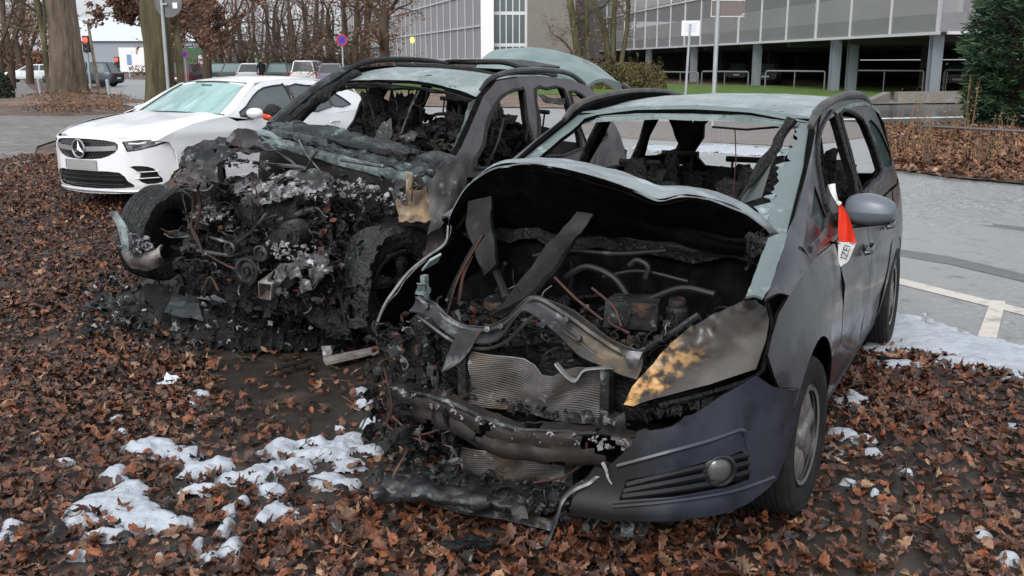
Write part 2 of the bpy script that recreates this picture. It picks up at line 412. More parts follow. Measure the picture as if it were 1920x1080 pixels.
mb.box((NM * MOD / 2 + .4, -1.2, 4.55), (NM * MOD, .25, 1.25)); mb.box((.9, -13, 4.55), (.25, 22, 1.25))
mb.box((NM * MOD / 2 + .4, -1.2, 7.6), (NM * MOD, .25, 1.25)); mb.box((.9, -13, 7.6), (.25, 22, 1.25))
mb.obj('parapet', M_parapet, garage, False)
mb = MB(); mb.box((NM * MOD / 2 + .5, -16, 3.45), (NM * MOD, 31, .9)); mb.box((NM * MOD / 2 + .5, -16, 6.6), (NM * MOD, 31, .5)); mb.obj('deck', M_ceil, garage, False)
mb = MB()
for i in range(9): mb.box((i * MOD * 2 + 2, -16, 2.93), (.35, 30, .5))
mb.obj('beam', M_dark, garage, False)
for u in (1745, 1557, 1410, 1292, 1208):
    s = gs(u) + .3; mb = MB()
    for dy in ((0,) if u != 1557 else (0, -1.0)):
        for d in (-.17, .17): mb.box((s + d, -.5 + dy, 1.48), (.05, .5, 3.0))
        mb.box((s, -.5 + dy, 1.48), (.3, .09, 3.0)); mb.box((s, -.5 + dy, .02), (.6, .7, .06))
    mb.obj('column', M_col, garage, False)
for i in range(6):
    for k in (1, 2):
        mb = MB(); mb.box((i * 12.8 + 4, -8.0 * k - 1, 1.4), (.4, .4, 2.9)); mb.obj('column', M_dark, garage, False)
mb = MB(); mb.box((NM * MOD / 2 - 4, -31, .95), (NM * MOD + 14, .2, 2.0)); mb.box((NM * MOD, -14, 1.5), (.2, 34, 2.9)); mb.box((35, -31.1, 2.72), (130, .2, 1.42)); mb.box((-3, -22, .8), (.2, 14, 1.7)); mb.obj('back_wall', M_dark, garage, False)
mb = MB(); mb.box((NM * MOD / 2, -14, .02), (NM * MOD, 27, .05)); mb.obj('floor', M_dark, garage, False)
for i in range(4):
    mb = MB(); mb.box((10 + i * 11, -9 - 3 * (i % 2), 2.86), (1.3, .2, .08)); mb.obj('ceiling_lamp', pm('tube_lamp', (.8, .8, .75), .5, emit=((1, .9, .7), 2.0)), garage, False)
# ------------------------------------------------ far left wing, white pier, stair tower, concrete wall
LP = AT(905, 111, 112); WM = Matrix.Translation((LP.x, LP.y, 0)) @ Matrix.Rotation(math.atan2(1, -.29), 4, 'Z')
wing = thing('garage_wing', 'long grey garage wing with gridded metal mesh facade behind the bare trees', 'building', WM)
NW = 34; zb = LP.z; mb = MB(); s_ = MB()
for i in range(NW + 1): mb.box((i * 4.0, 0.06, zb + 7.3), (.14 if i % 2 else .22, .12, 14.6))
for z in (0, 3.65, 7.3, 10.95, 14.6): mb.box((NW * 2.0, .07, zb + z), (NW * 4.0, .13, .2))
mb.obj('facade_frame', pm('frame_far', (.46, .46, .48), .6), wing, False)
s_.box((NW * 2.0, -.1, zb + 7.3), (NW * 4.0, .12, 14.6)); s_.obj('mesh_screen', M_screen2, wing, False)
mb = MB(); mb.box((NW * 2.0, -6, zb / 2), (NW * 4.0, 11.5, zb)); mb.obj('base', M_dark, wing, False)
mb = MB(); mb.box((NW * 2.0, -9, zb + 7.3), (NW * 4.0 - .4, 17, 14.5)); mb.obj('core', M_dark, wing, False)
pz = thing('stair_tower', 'white pier and dark glazed stair tower with concrete wall beside the garage', 'building', (LP.x, LP.y, 0))
k = 112 / CAMF; W0 = -.2
def tx(u): return (u - 905) * k
mb = MB(); mb.box(((tx(903) + tx(926)) / 2, -1.0, 9), (tx(926) - tx(903), 2.2, 18)); mb.obj('pier', M_wht, pz, False)
mb = MB(); mb.box(((tx(926) + tx(984)) / 2, 2, 9), (tx(984) - tx(926), 5, 18)); mb.obj('glazing', M_glassd, pz, False)
mb = MB()
for u in (937, 948, 960, 972, 984): mb.box((tx(u), -.55, 9), (.12 if u < 980 else .3, .14, 18))
for z in (3.6, 7.0, 10.4): mb.box((tx(955), -.53, z), (tx(984) - tx(926), .12, .35))
mb.obj('window_frame', M_frame, pz, False)
mb = MB(); mb.box(((tx(986) + tx(1072)) / 2, .8, 9), (tx(1072) - tx(986), 4, 18)); mb.obj('wall', M_conc, pz, False)
# ramp wall on the right and its concrete front
mb = MB(); a = G(1600, 199); b = G(1660, 182); c = G(1920, 186)
Rw = thing('ramp_wall', 'low sloping concrete retaining wall beside the lawn, below the garage columns', 'wall', (a[0], a[1], 0))
V = [(a[0], a[1], .0), (a[0], a[1], .12), (b[0], b[1] - 3, .0), (b[0], b[1] - 3, .95)]
def wallseg(mb, p, q, z0, z1, th, base=-.1):
    p = Vector((p[0], p[1], 0)); q = Vector((q[0], q[1], 0)); d = (q - p).normalized(); n = Vector((-d.y, d.x, 0)) * th
    P = [p, q, q + n, p + n]; H = [z0, z1, z1, z0]; o = Vector((a[0], a[1], 0))
    mb.add([x - o + Vector((0, 0, base)) for x in P] + [x - o + Vector((0, 0, h)) for x, h in zip(P, H)], [(3, 2, 1, 0), (4, 5, 6, 7), (0, 1, 5, 4), (1, 2, 6, 5), (2, 3, 7, 6), (3, 0, 4, 7)])
b2 = (G(1668, 194)); wallseg(mb, a, b2, .12, .62, .3); wallseg(mb, (b2[0] + .3, b2[1]), (c[0] + 12, c[1] - 2), .62, .75, .3)
mb.obj('wall', M_conc, Rw, False)
# ------------------------------------------------ hoop railings along the garage
M_rail = pm('rail_steel', (.26, .275, .285), .4, .6)
first = None
for (u0, u1, vb, vt) in ((1243, 1308, 160, 133), (1315, 1402, 163, 132), (1434, 1545, 168, 131), (1585, 1729, 172, 130), (1768, 1850, 174, 129)):
    D = CAMH * CAMF / (vb - 116) * .985; p0 = AT(u0, vb, D); p1 = AT(u1, vb, D * .96); d = (p1 - p0); d.z = 0; L_ = d.length; h = (vb - vt) / CAMF * D
    o = thing('hoop_railing', 'steel hoop railing, ' + {1243: 'farthest of the row, beside the hedge', 1315: 'second from the hedge', 1434: 'third from the hedge, before the cross bracing', 1585: 'large one between the double column and the corner column', 1768: 'partly hidden by the evergreen shrub'}[u0], 'railing', Matrix.Translation((p0.x, p0.y, 0)) @ Matrix.Rotation(math.atan2(d.y, d.x), 4, 'Z'), 'hoop railings before the garage')
    mb = MB(); r = .05
    mb.tube([(0, 0, 0), (0, 0, h - .12), (.04, 0, h - .03), (.12, 0, h), (L_ - .12, 0, h), (L_ - .04, 0, h - .03), (L_, 0, h - .12), (L_, 0, 0)], r, 6)
    mb.obj('rail_frame', M_rail, o)
    mb = MB(); mb.tube([(L_ * .5, 0, 0), (L_ * .5, 0, h - .05)], .035, 6); mb.obj('middle_post', M_rail, o)
# ================================================================ MATERIALS OF THE WRECKS
def tear(mb, sc, thr, seed=0):
    """burn holes and ragged edges into the sheets made so far"""
    V = mb.v; f2 = []; m2 = []
    for f, mi in zip(mb.f, mb.mi):
        c = Vector((sum(V[i][0] for i in f) / len(f), sum(V[i][1] for i in f) / len(f), sum(V[i][2] for i in f) / len(f)))
        if noise.noise(Vector((c.x * sc + seed, c.y * sc, c.z * sc))) < thr: f2.append(f); m2.append(mi)
    mb.f = f2; mb.mi = m2; return mb
def tangle(mb, rg, c, ext, n, L=(.06, .22), r=(.0015, .0055)):
    """bent wires, springs and strips"""
    for _ in range(n):
        p = Vector((c[0] + rg.uniform(-1, 1) * ext[0], c[1] + rg.uniform(-1, 1) * ext[1], c[2] + rg.uniform(-1, 1) * ext[2])); l = rg.uniform(*L); d = Vector((rg.gauss(0, .5), rg.gauss(0, 1), rg.gauss(0, .8))).normalized(); P = [p]
        for k in range(4):
            d = (d + Vector((rg.gauss(0, .45), rg.gauss(0, .45), rg.gauss(-.12, .45)))).normalized(); P.append(P[-1] + d * l / 4)
        z_ = rg.random(); mb.tube(P, rg.uniform(*r) * (2.2 if rg.random() < .15 else 1), 5, 0 if z_ < .45 else (1 if z_ < .75 else (2 if z_ < .88 else 3)), smooth=3, flat=1 if rg.random() < .7 else .25)
def burnt_by(m, vec, terms):
    """real scorch marks laid over a paint: terms = [(colour, from, to, strength)] along a direction of the car, broken up by noise"""
    nt = m.node_tree; N = nt.nodes; L = nt.links; b = N['Principled BSDF']; src = b.inputs['Base Color'].links[0].from_socket
    tc = N.new('ShaderNodeTexCoord'); vm = N.new('ShaderNodeVectorMath'); vm.operation = 'DOT_PRODUCT'; vm.inputs[1].default_value = vec; L.new(tc.outputs['Object'], vm.inputs[0])
    mp = N.new('ShaderNodeMapping'); mp.inputs['Scale'].default_value = (1, 1, .35); L.new(tc.outputs['Object'], mp.inputs[0])
    nz = N.new('ShaderNodeTexNoise'); nz.inputs['Scale'].default_value = 7; nz.inputs['Detail'].default_value = 7; L.new(mp.outputs[0], nz.inputs['Vector'])
    ma = N.new('ShaderNodeMath'); ma.operation = 'MULTIPLY_ADD'; ma.inputs[1].default_value = .35; L.new(nz.outputs['Fac'], ma.inputs[0]); L.new(vm.outputs['Value'], ma.inputs[2]); col = src; last = None
    for c, a0, a1, st in terms:
        mr = N.new('ShaderNodeMapRange'); mr.inputs[1].default_value = a0 + .175; mr.inputs[2].default_value = a1 + .175; mr.inputs[4].default_value = st; L.new(ma.outputs[0], mr.inputs[0])
        mx = N.new('ShaderNodeMix'); mx.data_type = 'RGBA'; L.new(mr.outputs[0], mx.inputs[0]); L.new(col, mx.inputs['A']); mx.inputs['B'].default_value = (*c, 1); col = mx.outputs['Result']; last = mr
    L.new(col, b.inputs['Base Color'])
    rs_ = b.inputs['Roughness'].links[0].from_socket; mf = N.new('ShaderNodeMix'); mf.data_type = 'FLOAT'; L.new(last.outputs[0], mf.inputs[0]); L.new(rs_, mf.inputs[2]); mf.inputs[3].default_value = .6; L.new(mf.outputs[0], b.inputs['Roughness'])
M_soot = pm('soot', (.0045, .0045, .005), .42, 0, [((.012, .0125, .013), 9, .54, .1, .6), ((.11, .12, .12), 30, .67, .04, .3), ((.040, .018, .011), 6, .66, .05)], (1, 38, .02), spec=.34, bumps=[(.8, 110, .008)])
M_sootm = pm('soot_matte', (.0028, .0028, .003), .95, 0, [((.008, .008, .0085), 12, .55, .1)], (.5, 30, .01), spec=.06)
M_ashm = pm('ash_metal', (.034, .037, .039), .5, .25, [((.007, .007, .008), 5, .47, .08, .6), ((.22, .24, .24), 18, .62, .05, .5), ((.10, .055, .035), 4, .63, .05)], (.7, 30, .01))
M_tealash = pm('pale_ash', (.13, .17, .17), .5, .25, [((.035, .042, .042), 8, .50, .06, .6), ((.36, .44, .44), 5, .58, .08), ((.09, .11, .11), 22, .60, .05)], (.6, 35, .006))
M_roof = pm('scorched_roof', (.27, .33, .34), .40, .25, [((.16, .205, .21), 2.5, .52, .1), ((.38, .44, .45), 6, .58, .08), ((.03, .033, .033), 7, .64, .02, .7), ((.11, .12, .12), 26, .63, .05)], (.35, 25, .004))
M_grey_metal = pm('scorched_steel', (.075, .073, .08), .45, .4, [((.022, .021, .022), 4, .5, .1, .6), ((.26, .25, .26), 9, .6, .08), ((.09, .05, .035), 6, .64, .05)], (.5, 18, .006))
M_rust = pm('rust', (.13, .05, .03), .8, .1, [((.05, .025, .02), 9, .5, .1), ((.22, .10, .06), 14, .6, .07)], (.5, 40, .006))
M_wire = pm('burnt_wire', (.075, .028, .019), .7, .2, [((.02, .015, .012), 8, .5, .1)])
M_ashw = pm('white_ash', (.33, .33, .35), .8, 0, [((.15, .15, .16), 12, .50, .1), ((.03, .03, .03), 20, .58, .05), ((.52, .52, .55), 8, .60, .06)], (.9, 50, .01))
M_tan = pm('baked_metal', (.30, .21, .12), .7, .1, [((.12, .09, .07), 7, .52, .08), ((.03, .025, .02), 12, .6, .06), ((.42, .36, .30), 9, .62, .05)], (.5, 25, .006))
M_zpaint = pm('dark_grey_paint', (.033, .033, .046), .22, .45, [((.062, .059, .070), 1.6, .56, .12, .42), ((.030, .028, .034), 3.2, .58, .08, .5), ((.13, .13, .14), 16, .71, .03, .6)], (.12, 7, .004), coat=.25)
M_zbump = pm('bumper_plastic', (.014, .018, .032), .27, .1, [((.036, .041, .058), 2.2, .56, .12, .45), ((.014, .016, .024), 7, .60, .06)], (.10, 9, .004), coat=.15)
burnt_by(M_zpaint, (.25, 0, -1), [((.085, .078, .07), -.42, -.22, .6)])
burnt_by(M_zpaint, (.3, 0, 1), [((.025, .022, .022), 1.0, 1.25, .65)])
burnt_by(M_zbump, (0, -1, 0), [((.008, .008, .009), -.60, -.47, 1)])
M_spaint = pm('scorched_brown_grey_paint', (.078, .070, .078), .40, .3, [((.135, .12, .12), 2.1, .56, .1, .5), ((.055, .05, .055), 3.4, .57, .08, .5), ((.26, .30, .30), 4.0, .68, .05, .6)], (.15, 9, .004))
M_tyre = pm('tyre', (.013, .013, .014), .8, 0, [((.028, .026, .024), 12, .56, .1)], (.5, 60, .004), spec=.25)
M_rubburnt = pm('burnt_rubber', (.007, .008, .009), .6, 0, [((.020, .025, .027), 12, .58, .08), ((.26, .30, .31), 26, .68, .03), ((.16, .12, .08), 5, .72, .03)], (.9, 26, .03))
M_hub = pm('hubcap', (.24, .235, .235), .4, .5, [((.16, .14, .13), 6, .58, .1, .6)])
M_lens = pm('fog_lens', (.10, .105, .105), .15, .3)
M_glass = pm('glass_pale', (.35, .42, .42), .08, 0, trans=.0, alpha=.55)
M_black = pm('black_trim', (.012, .012, .013), .4)
M_grill = pm('dark_grille_plastic', (.008, .009, .011), .5, spec=.25)
def wheel_parts(parent, c, ax, r=.315, w=.2, rim=None, burnt=False, seed=1, spokes=7, tm=None, name='wheel', rr=.64, squash=0):
    """wheel as an Empty: tyre, rim, hub parts"""
    a = Vector(ax).normalized()
    W = link(bpy.data.objects.new(name, None)); W.parent = parent; W.empty_display_size = .1
    q = Vector((0, 1, 0)).rotation_difference(a); W.matrix_local = Matrix.Translation(c) @ q.to_matrix().to_4x4()
    h = w / 2; y = Vector((0, 1, 0))
    mb = MB(); p = [(r * rr, -h * .8), (r * .75, -h), (r * .93, -h * .98), (r * .985, -h * .8)]
    for k in range(-3, 4):
        z = k * h * .2
        p += [(r, z - h * .07), (r, z + h * .05), (r * .985, z + h * .065), (r * .985, z + h * .085)]
    p += [(r * .985, h * .8), (r * .93, h * .98), (r * .75, h), (r * rr, h * .8), (r * rr, -h * .8)]
    mb.lathe(p, (0, 0, 0), y, 40)
    if burnt:
        rg = random.Random(seed); mb.v = [tuple(Vector(v) + Vector(noise.noise_vector(Vector(v) * 7 + Vector((seed, 0, 0)))) * .016 + Vector(noise.noise_vector(Vector(v) * 24)) * .007) for v in mb.v]
    if squash: mb.v = [(v[0], v[1] * (1 + (.25 if v[2] < -r * .75 else 0)), max(v[2], -r + squash)) for v in mb.v]
    mb.obj('tyre', tm or M_tyre, W)
    mb = MB(); mb.lathe([(r * rr * 1.01, h * .82), (r * rr * .97, h * .9), (r * rr * .94, h * .5), (r * rr * .88, -h * .3), (.06, -h * .3), (0.0, -h * .3)], (0, 0, 0), y, 32)
    mb.obj('rim_barrel', M_soot if burnt else M_black, W)
    mb = MB(); R1 = r * rr * .95
    for k in range(spokes):
        t = 2 * math.pi * k / spokes + .2; d = Vector((math.cos(t), 0, math.sin(t))); e = Vector((-math.sin(t), 0, math.cos(t)))
        g = []
        for i in range(6):
            f = i / 5; rad = .035 + (R1 - .035) * f; wd = (.022 + .030 * f) if burnt else (.026 + R1 * .21 * f ** 1.2); yy = h * (.62 + .22 * math.sin(f * 3.0))
            g.append([d * rad + e * (wd * s) + y * (yy - .012 * abs(s)) for s in (-1, -.5, 0, .5, 1)])
        mb.grid(g, 0, .012, flip=False, dr=(0, -.6, 0))
    mb.lathe([(0, h * .92), (.04, h * .9), (.055, h * .78), (.058, h * .4)], (0, 0, 0), y, 20)
    mb.lathe([(R1 * .93, h * .86), (R1 * 1.01, h * .9), (R1 * 1.03, h * .75), (R1 * .95, h * .7)], (0, 0, 0), y, 36)
    mb.obj('rim', rim or (M_soot if burnt else M_hub), W)
    return W
def seat(parent, x, y, w=.46, zb=.42, zt=1.12, seed=1, m=None, fill=True, z0=.3):
    """burnt seat: frame tubes with charred remains"""
    rg = random.Random(seed); mb = MB(); r = .016
    mb.tube([(x + .1, y - w / 2, zb), (x, y - w / 2, .8), (x - .12, y - w / 2 + .03, zt - .12), (x - .14, y - w / 2 + .1, zt - .04), (x - .14, y + w / 2 - .1, zt - .04), (x - .12, y + w / 2 - .03, zt - .12), (x, y + w / 2, .8), (x + .1, y + w / 2, zb)], r, 6, smooth=3)
    for z in (.6, .75, .92): mb.tube([(x + .08 - (z - .5) * .3, y - w / 2, z), (x + .06 - (z - .5) * .3, y, z - .03), (x + .08 - (z - .5) * .3, y + w / 2, z)], .008, 5)
    for s in (-.08, .08): mb.tube([(x - .14, y + s, zt - .05), (x - .16, y + s, zt + .1)], .008, 5)
    mb.tube([(x - .16, y - .12, zt + .1), (x - .16, y + .12, zt + .1)], .02, 6)
    mb.tube([(x + .1, y - w / 2, zb), (x + .55, y - w / 2, zb + .05), (x + .55, y + w / 2, zb + .05), (x + .1, y + w / 2, zb)], .018, 6)
    for s in (-1, 1): mb.tube([(x + .1, y + s * w * .45, zb), (x + .1, y + s * w * .45, z0)], .02, 5); mb.tube([(x + .5, y + s * w * .45, zb), (x + .5, y + s * w * .45, z0)], .02, 5)
    if fill:
        g = crg([[(x + .07 - (z - .5) * .32 + rg.uniform(-.02, .02), y + s * w * .42, z + rg.uniform(-.03, .03)) for s in (-1, -.4, .4, 1)] for z in (.44, .6, .8, zt - .06 + rg.uniform(-.04, .04))], 4, 4)
        mb.grid(rough(g, .02, 9, seed), 0, .03)
        g = crg([[(x + .1 + t, y + s * w * .45, zb + .06 + rg.uniform(-.02, .03)) for s in (-1, -.4, .4, 1)] for t in (0, .15, .3, .45)], 4, 4)
        mb.grid(rough(g, .02, 9, seed + 3), 0, .04)
    return mb.obj('seat', m or M_soot, parent)
def junk(mb, rg, c, ext, n, size=(.03, .09), crump=.4, kinds='sstl', th=.004, mi=0, mixed=False):
    """loose torn bits: shards, lumps, bent rods around c"""
    for _ in range(n):
        p = Vector((c[0] + rg.uniform(-1, 1) * ext[0], c[1] + rg.uniform(-1, 1) * ext[1], c[2] + rg.uniform(-1, 1) * ext[2])); k = rg.choice(kinds); s = rg.uniform(*size)
        if mixed: z_ = rg.random(); mi = 0 if z_ < .62 else (1 if z_ < .82 else (2 if z_ < .93 else 3))
        if k == 's': mb.shard(p, s * 1.5, rg, rg.uniform(.4, 1.2), crump, mi, 3, th=th)
        elif k == 'l': mb.lump(p, (s * .5, s * .45, s * .3), rg, .7, 1, mi)
        else:
            d = Vector((rg.uniform(-1, 1), rg.uniform(-1, 1), rg.uniform(-.6, .6))) * s * 1.5
            mb.tube([p, p + d * .5 + Vector((rg.uniform(-1, 1), rg.uniform(-1, 1), rg.uniform(-1, 1))) * s * .4, p + d], rg.uniform(.003, .008), 5, mi, smooth=2)
M_chip = pm('ash_grey_chip', (.20, .20, .205), .6, .1, [((.05, .05, .05), 14, .5, .1)])
MIX = [M_soot, M_ashm, M_chip, M_rust]
# ================================================================ BURNT COMPACT VAN (right)
ZF = Frame(.383, 4.012, -117.47)
def ZY(x, z):
    y = .885 - .35 * (z - .6) ** 2 if z < 1.04 else .8172 - .40 * (z - 1.04)
    if x > 0: y -= .16 * x * x
    if x < -2.7: y -= .12 * (x + 2.7) ** 2
    return y
M_barm0 = pm('rail_scorched', (.10, .095, .09), .5, .3, [((.03, .03, .03), 6, .5, .1)])
van = thing('burnt_van', 'burnt-out dark grey compact van with open front, half melted bumper and tape on its mirror', 'car', ZF.M)
def zp(u, v, **k): return ZF.bp(u, v, **k)
def zsd(u, v): return ZF.side(u, v, ZY)
# --- side frame with the window openings
green = [(-.02, 1.06), (-.19, 1.12), (-.45, 1.235), (-.75, 1.36), (-1.0, 1.455), (-1.2, 1.52), (-1.5, 1.552), (-1.9, 1.57), (-2.5, 1.55), (-3.0, 1.46), (-3.25, 1.32), (-3.38, 1.15), (-3.45, 1.0), (-2.6, 1.0), (-1.5, .995), (-.62, .99), (-.1, 1.0)]
wins = [[(-.13, 1.045), (-.30, 1.13), (-.57, 1.235), (-.585, 1.06)],
        smoothpoly([(-.66, 1.07), (-.70, 1.24), (-.80, 1.34), (-1.02, 1.43), (-1.36, 1.49), (-1.54, 1.49), (-1.50, 1.3), (-1.40, 1.08)], 2),
        smoothpoly([(-1.56, 1.09), (-1.62, 1.3), (-1.69, 1.485), (-1.95, 1.49), (-2.22, 1.45), (-2.38, 1.38), (-2.42, 1.12), (-2.0, 1.10)], 2)]
win3 = smoothpoly([(-2.56, 1.13), (-2.54, 1.40), (-2.85, 1.36), (-3.12, 1.22), (-3.22, 1.13)], 2)
M_zmats = [M_zpaint, M_sootm]
for sgn in (1, -1):
    mb = MB(); mb.sheet(green, wins + [win3], .07, lambda x, z: (x, sgn * ZY(x, z), z), .035, (0, -sgn, 0), bi=1, flip=sgn < 0)
    mb.obj('window_surround', M_zmats, van)
    # raised frames round the door windows
    mb = MB()
    for w in wins[1:]:
        mb.tube([(x, sgn * (ZY(x, z) + .004), z) for x, z in w + w[:1]], .011, 6)
    mb.obj('window_seal', M_soot, van)
mb = MB(); mb.sheet(win3, [], .1, lambda x, z: (x, ZY(x, z) - .012, z), .006, (0, -1, 0)); mb.obj('quarter_glass', M_glassd, van)
mb = MB(); mb.sheet([(x * 1.0, z) for x, z in wins[0]], [], .1, lambda x, z: (x, ZY(x, z) - .012, z), .006, (0, -1, 0)); mb.obj('front_quarter_glass', M_glassd, van)
# belt strip
mb = MB(); bl = [(-.12, 1.035), (-.62, 1.055), (-1.4, 1.07), (-2.4, 1.095)]
mb.grid([[(x, ZY(x, z + d) + .008, z + d) for x, z in bl] for d in (-.012, .012)], 0, .012, dr=(0, -1, 0)); mb.obj('belt_trim', M_grey_metal, van)
def arch(cx, cz, r, a0, a1, n=14): return [(cx + r * math.cos(R(a0 + (a1 - a0) * i / n)), cz + r * math.sin(R(a0 + (a1 - a0) * i / n))) for i in range(n + 1)]
ra = .355
fz = [(.40, .585)] + [p for p in arch(0, .33, ra + .03, 32, 180)] + [(-.385, .25), (-.64, .23), (-.655, .6), (-.64, .9), (-.615, .985), (-.1, .995), (.08, .99), (.27, .945), (.42, .90), (.50, .84), (.545, .785), (.50, .70)]
def bulge(x, z):                               # flare round the front arch
    d = math.hypot(x, z - .33) - ra; return .022 * math.exp(-(d / .07) ** 2) if x < .6 else 0
for sgn in (1, -1):
    if sgn > 0:
        mb = MB(); mb.sheet(fz, [], .045, lambda x, z: (x, sgn * (ZY(x, z) + bulge(x, z)), z), .012, (0, -sgn, 0), bi=1, flip=sgn < 0); mb.obj('fender', M_zmats, van)
    d1 = [(-.665, .25), (-1.5, .25), (-1.49, .6), (-1.50, .985), (-.655, .985), (-.67, .6)]
    d2 = [(-1.51, .25), (-2.20, .25)] + arch(-2.703, .33, ra + .14, 178, 115, 8)[::1] + [(-2.60, .985), (-1.51, .985), (-1.50, .6)]
    qp = [p for p in arch(-2.703, .33, ra, 0, 180)][::-1][0:0]
    crease = lambda x, z: .012 * math.exp(-((z - (.78 - .04 * x * 0)) / .05) ** 2) - .010 * math.exp(-((z - .42) / .06) ** 2)
    for d in (d1, d2):
        mb = MB(); mb.sheet(d, [], .07, lambda x, z: (x, sgn * (ZY(x, z) + crease(x, z)), z), .03, (0, -sgn, 0), bi=1, flip=sgn < 0); o = mb.obj('door', M_zmats, van)
        if sgn > 0:
            hx = -1.33 if d is d1 else -2.2; hb = MB()
            hb.tube([(hx + .09, ZY(hx, .83) + .014, .835), (hx + .07, ZY(hx, .83) + .04, .84), (hx - .07, ZY(hx, .83) + .04, .845), (hx - .09, ZY(hx, .83) + .014, .845)], .013, 8, smooth=3)
            hb.lathe([(.035, -.002), (.03, .004), (0, .006)], (hx, ZY(hx, .83) + .008, .83), (0, 1, 0), 14); hb.obj('handle', M_zbump, o)
    q = [(-2.61, .985)] + arch(-2.703, .33, ra + .135, 112, 60, 6) + arch(-2.703, .33, ra, 40, 180, 12)[0:0]
    qq = [(-2.62, .985), (-3.45, .985), (-3.52, .7), (-3.5, .3), (-3.30, .25), (-3.08, .28)] + arch(-2.703, .33, ra, 190, 2, 18) + [(-2.33, .25), (-2.23, .26)] + arch(-2.703, .33, ra + .12, 172, 116, 6)
    # rear quarter between door edge and tail (arch swings over the wheel)
    qq = [(-2.62, .985), (-3.45, .985), (-3.52, .7), (-3.5, .3), (-3.07, .28)] + arch(-2.703, .33, ra, 188, -8, 20)[::1] + [(-2.215, .26)] + arch(-2.703, .33, ra + .12, -8 + 8, 66, 6)[0:0]
    qq += [(-2.215, .33)] + arch(-2.703, .33, ra + .13, 4, 72, 8)
    mb = MB(); mb.sheet(qq, [], .06, lambda x, z: (x, sgn * (ZY(x, z) + .004), z), .012, (0, -sgn, 0), bi=1, flip=sgn < 0); mb.obj('rear_quarter', M_zmats, van)
    mb = MB(); mb.grid([[(x, sgn * (ZY(x, z) + o), z) for x in (-.40, -1.0, -1.6, -2.25)] for z, o in ((.17, -.03), (.20, .0), (.24, .006))], 0, .03, dr=(0, -sgn, 0)); mb.obj('sill', pm('sill_blue', (.10, .13, .17), .35, .3), van)
# --- roof, rails, windscreen frame
zc = [(-1.17, 1.480), (-1.22, 1.502), (-1.6, 1.545), (-2.2, 1.562), (-2.8, 1.54), (-3.25, 1.475), (-3.34, 1.45)]
rc = []
for x, z in zc:
    rc.append([(x + (.10 if x > -1.25 else .0) * (abs(y) / .6) ** 2, y, z - .035 * (abs(y) / .6) ** 3) for y in (-.64, -.5, -.25, 0, .25, .5, .64)])
mb = MB(); mb.grid(rough(crg(rc, 6, 5), .006, 5, 3), 0, .02, dr=(0, 0, -1), bi=1); mb.obj('roof', [M_roof, M_sootm], van)
for sgn in (1, -1):
    mb = MB(); mb.tube([(-.97, .628 * sgn, 1.455), (-1.08, .628 * sgn, 1.505), (-1.3, .628 * sgn, 1.545), (-1.9, .625 * sgn, 1.572), (-2.6, .615 * sgn, 1.55), (-3.05, .60 * sgn, 1.48), (-3.15, .60 * sgn, 1.44)], [.014, .02, .022, .022, .022, .02, .012], 8, smooth=4)
    mb.obj('roof_rail', M_barm0, van)
def wsx(x, y=0): return 1.075 + .386 * (-x - .06) - .0 * y   # windscreen plane
rg = random.Random(5)
def wy(x): return .735 - .115 * (-x - .05) / 1.1
jag = lambda: rg.uniform(-.014, .014)
outp = [(-.08, -.745), (-.08, -.65), (-.115, -.64), (-.115, .60), (-.04, .62), (.02, .66), (.03, .75), (-1.14, .625), (-1.20, .3), (-1.22, 0), (-1.20, -.3), (-1.14, -.625)]
inn = []
for i in range(38): x = -.14 - i * .0255; inn.append((x, wy(x) - (.125 if i < 10 else .095) + jag() * 1.2 + .03 * math.sin(i * .9) * (.5 + .5 * math.sin(i * .37)) + (.02 if i > 26 else 0)))
inn += [(-1.10, .5), (-1.155, .3), (-1.17, 0), (-1.155, -.3), (-1.10, -.5)]
for i in range(12): x = -1.06 + i * .08; inn.append((x, -wy(x) + .075 + jag() * .7))
mb = MB(); mb.sheet(outp, [inn], .05, lambda x, y: (x, y, wsx(x) - .02 * (y / .7) ** 2 + .012), .02, (-.3, 0, -1), flip=True, bi=1); mb.obj('windscreen_frame', [pm('teal_scorched_frame', (.155, .205, .205), .45, .2, [((.15, .19, .19), 6, .52, .08), ((.03, .03, .03), 12, .66, .03, .7), ((.40, .48, .48), 9, .64, .05)], (.3, 30, .004)), M_sootm], van)
# shards of windscreen still in the frame
mb = MB()
for i in (1, 4, 9, 11):
    x = -.14 - i * .055; y = wy(x) - .12; s = rg.uniform(.0, .02)
    mb.add([(x, y + .03, wsx(x)), (x - .05, y + .03, wsx(x - .05)), (x - .025 + jag(), y - s, wsx(x - .03) - .004), (x, y + .03, wsx(x) - .005), (x - .05, y + .03, wsx(x - .05) - .005), (x - .025, y - s, wsx(x - .03) - .009)], [(0, 1, 2), (5, 4, 3), (0, 2, 5, 3), (1, 4, 5, 2)])
mb.obj('glass_shard', M_roof, van, False)
gp_ = [(-.02, 1.06), (-.19, 1.12), (-.45, 1.235), (-.75, 1.36), (-1.0, 1.455), (-1.17, 1.51)]
for sgn in (1, -1):
    mb = MB(); mb.grid(crg([[(x, sgn * (wy(x) + .008), wsx(x) + .004), (x - .0, sgn * (.5 * (wy(x) + ZY(x, z)) + .008), .5 * (wsx(x) + z) + .010), (x, sgn * (ZY(x, z) + .001), z + .001)] for x, z in gp_], 4, 3), 0, .012, flip=sgn < 0, bi=1); mb.obj('pillar', [pm('scorched_pillar_paint', (.095, .112, .120), .38, .3, [((.055, .055, .065), 2.5, .5, .12, .3), ((.17, .21, .21), 5, .62, .07, .5)], (.15, 9, .004)), M_sootm], van)
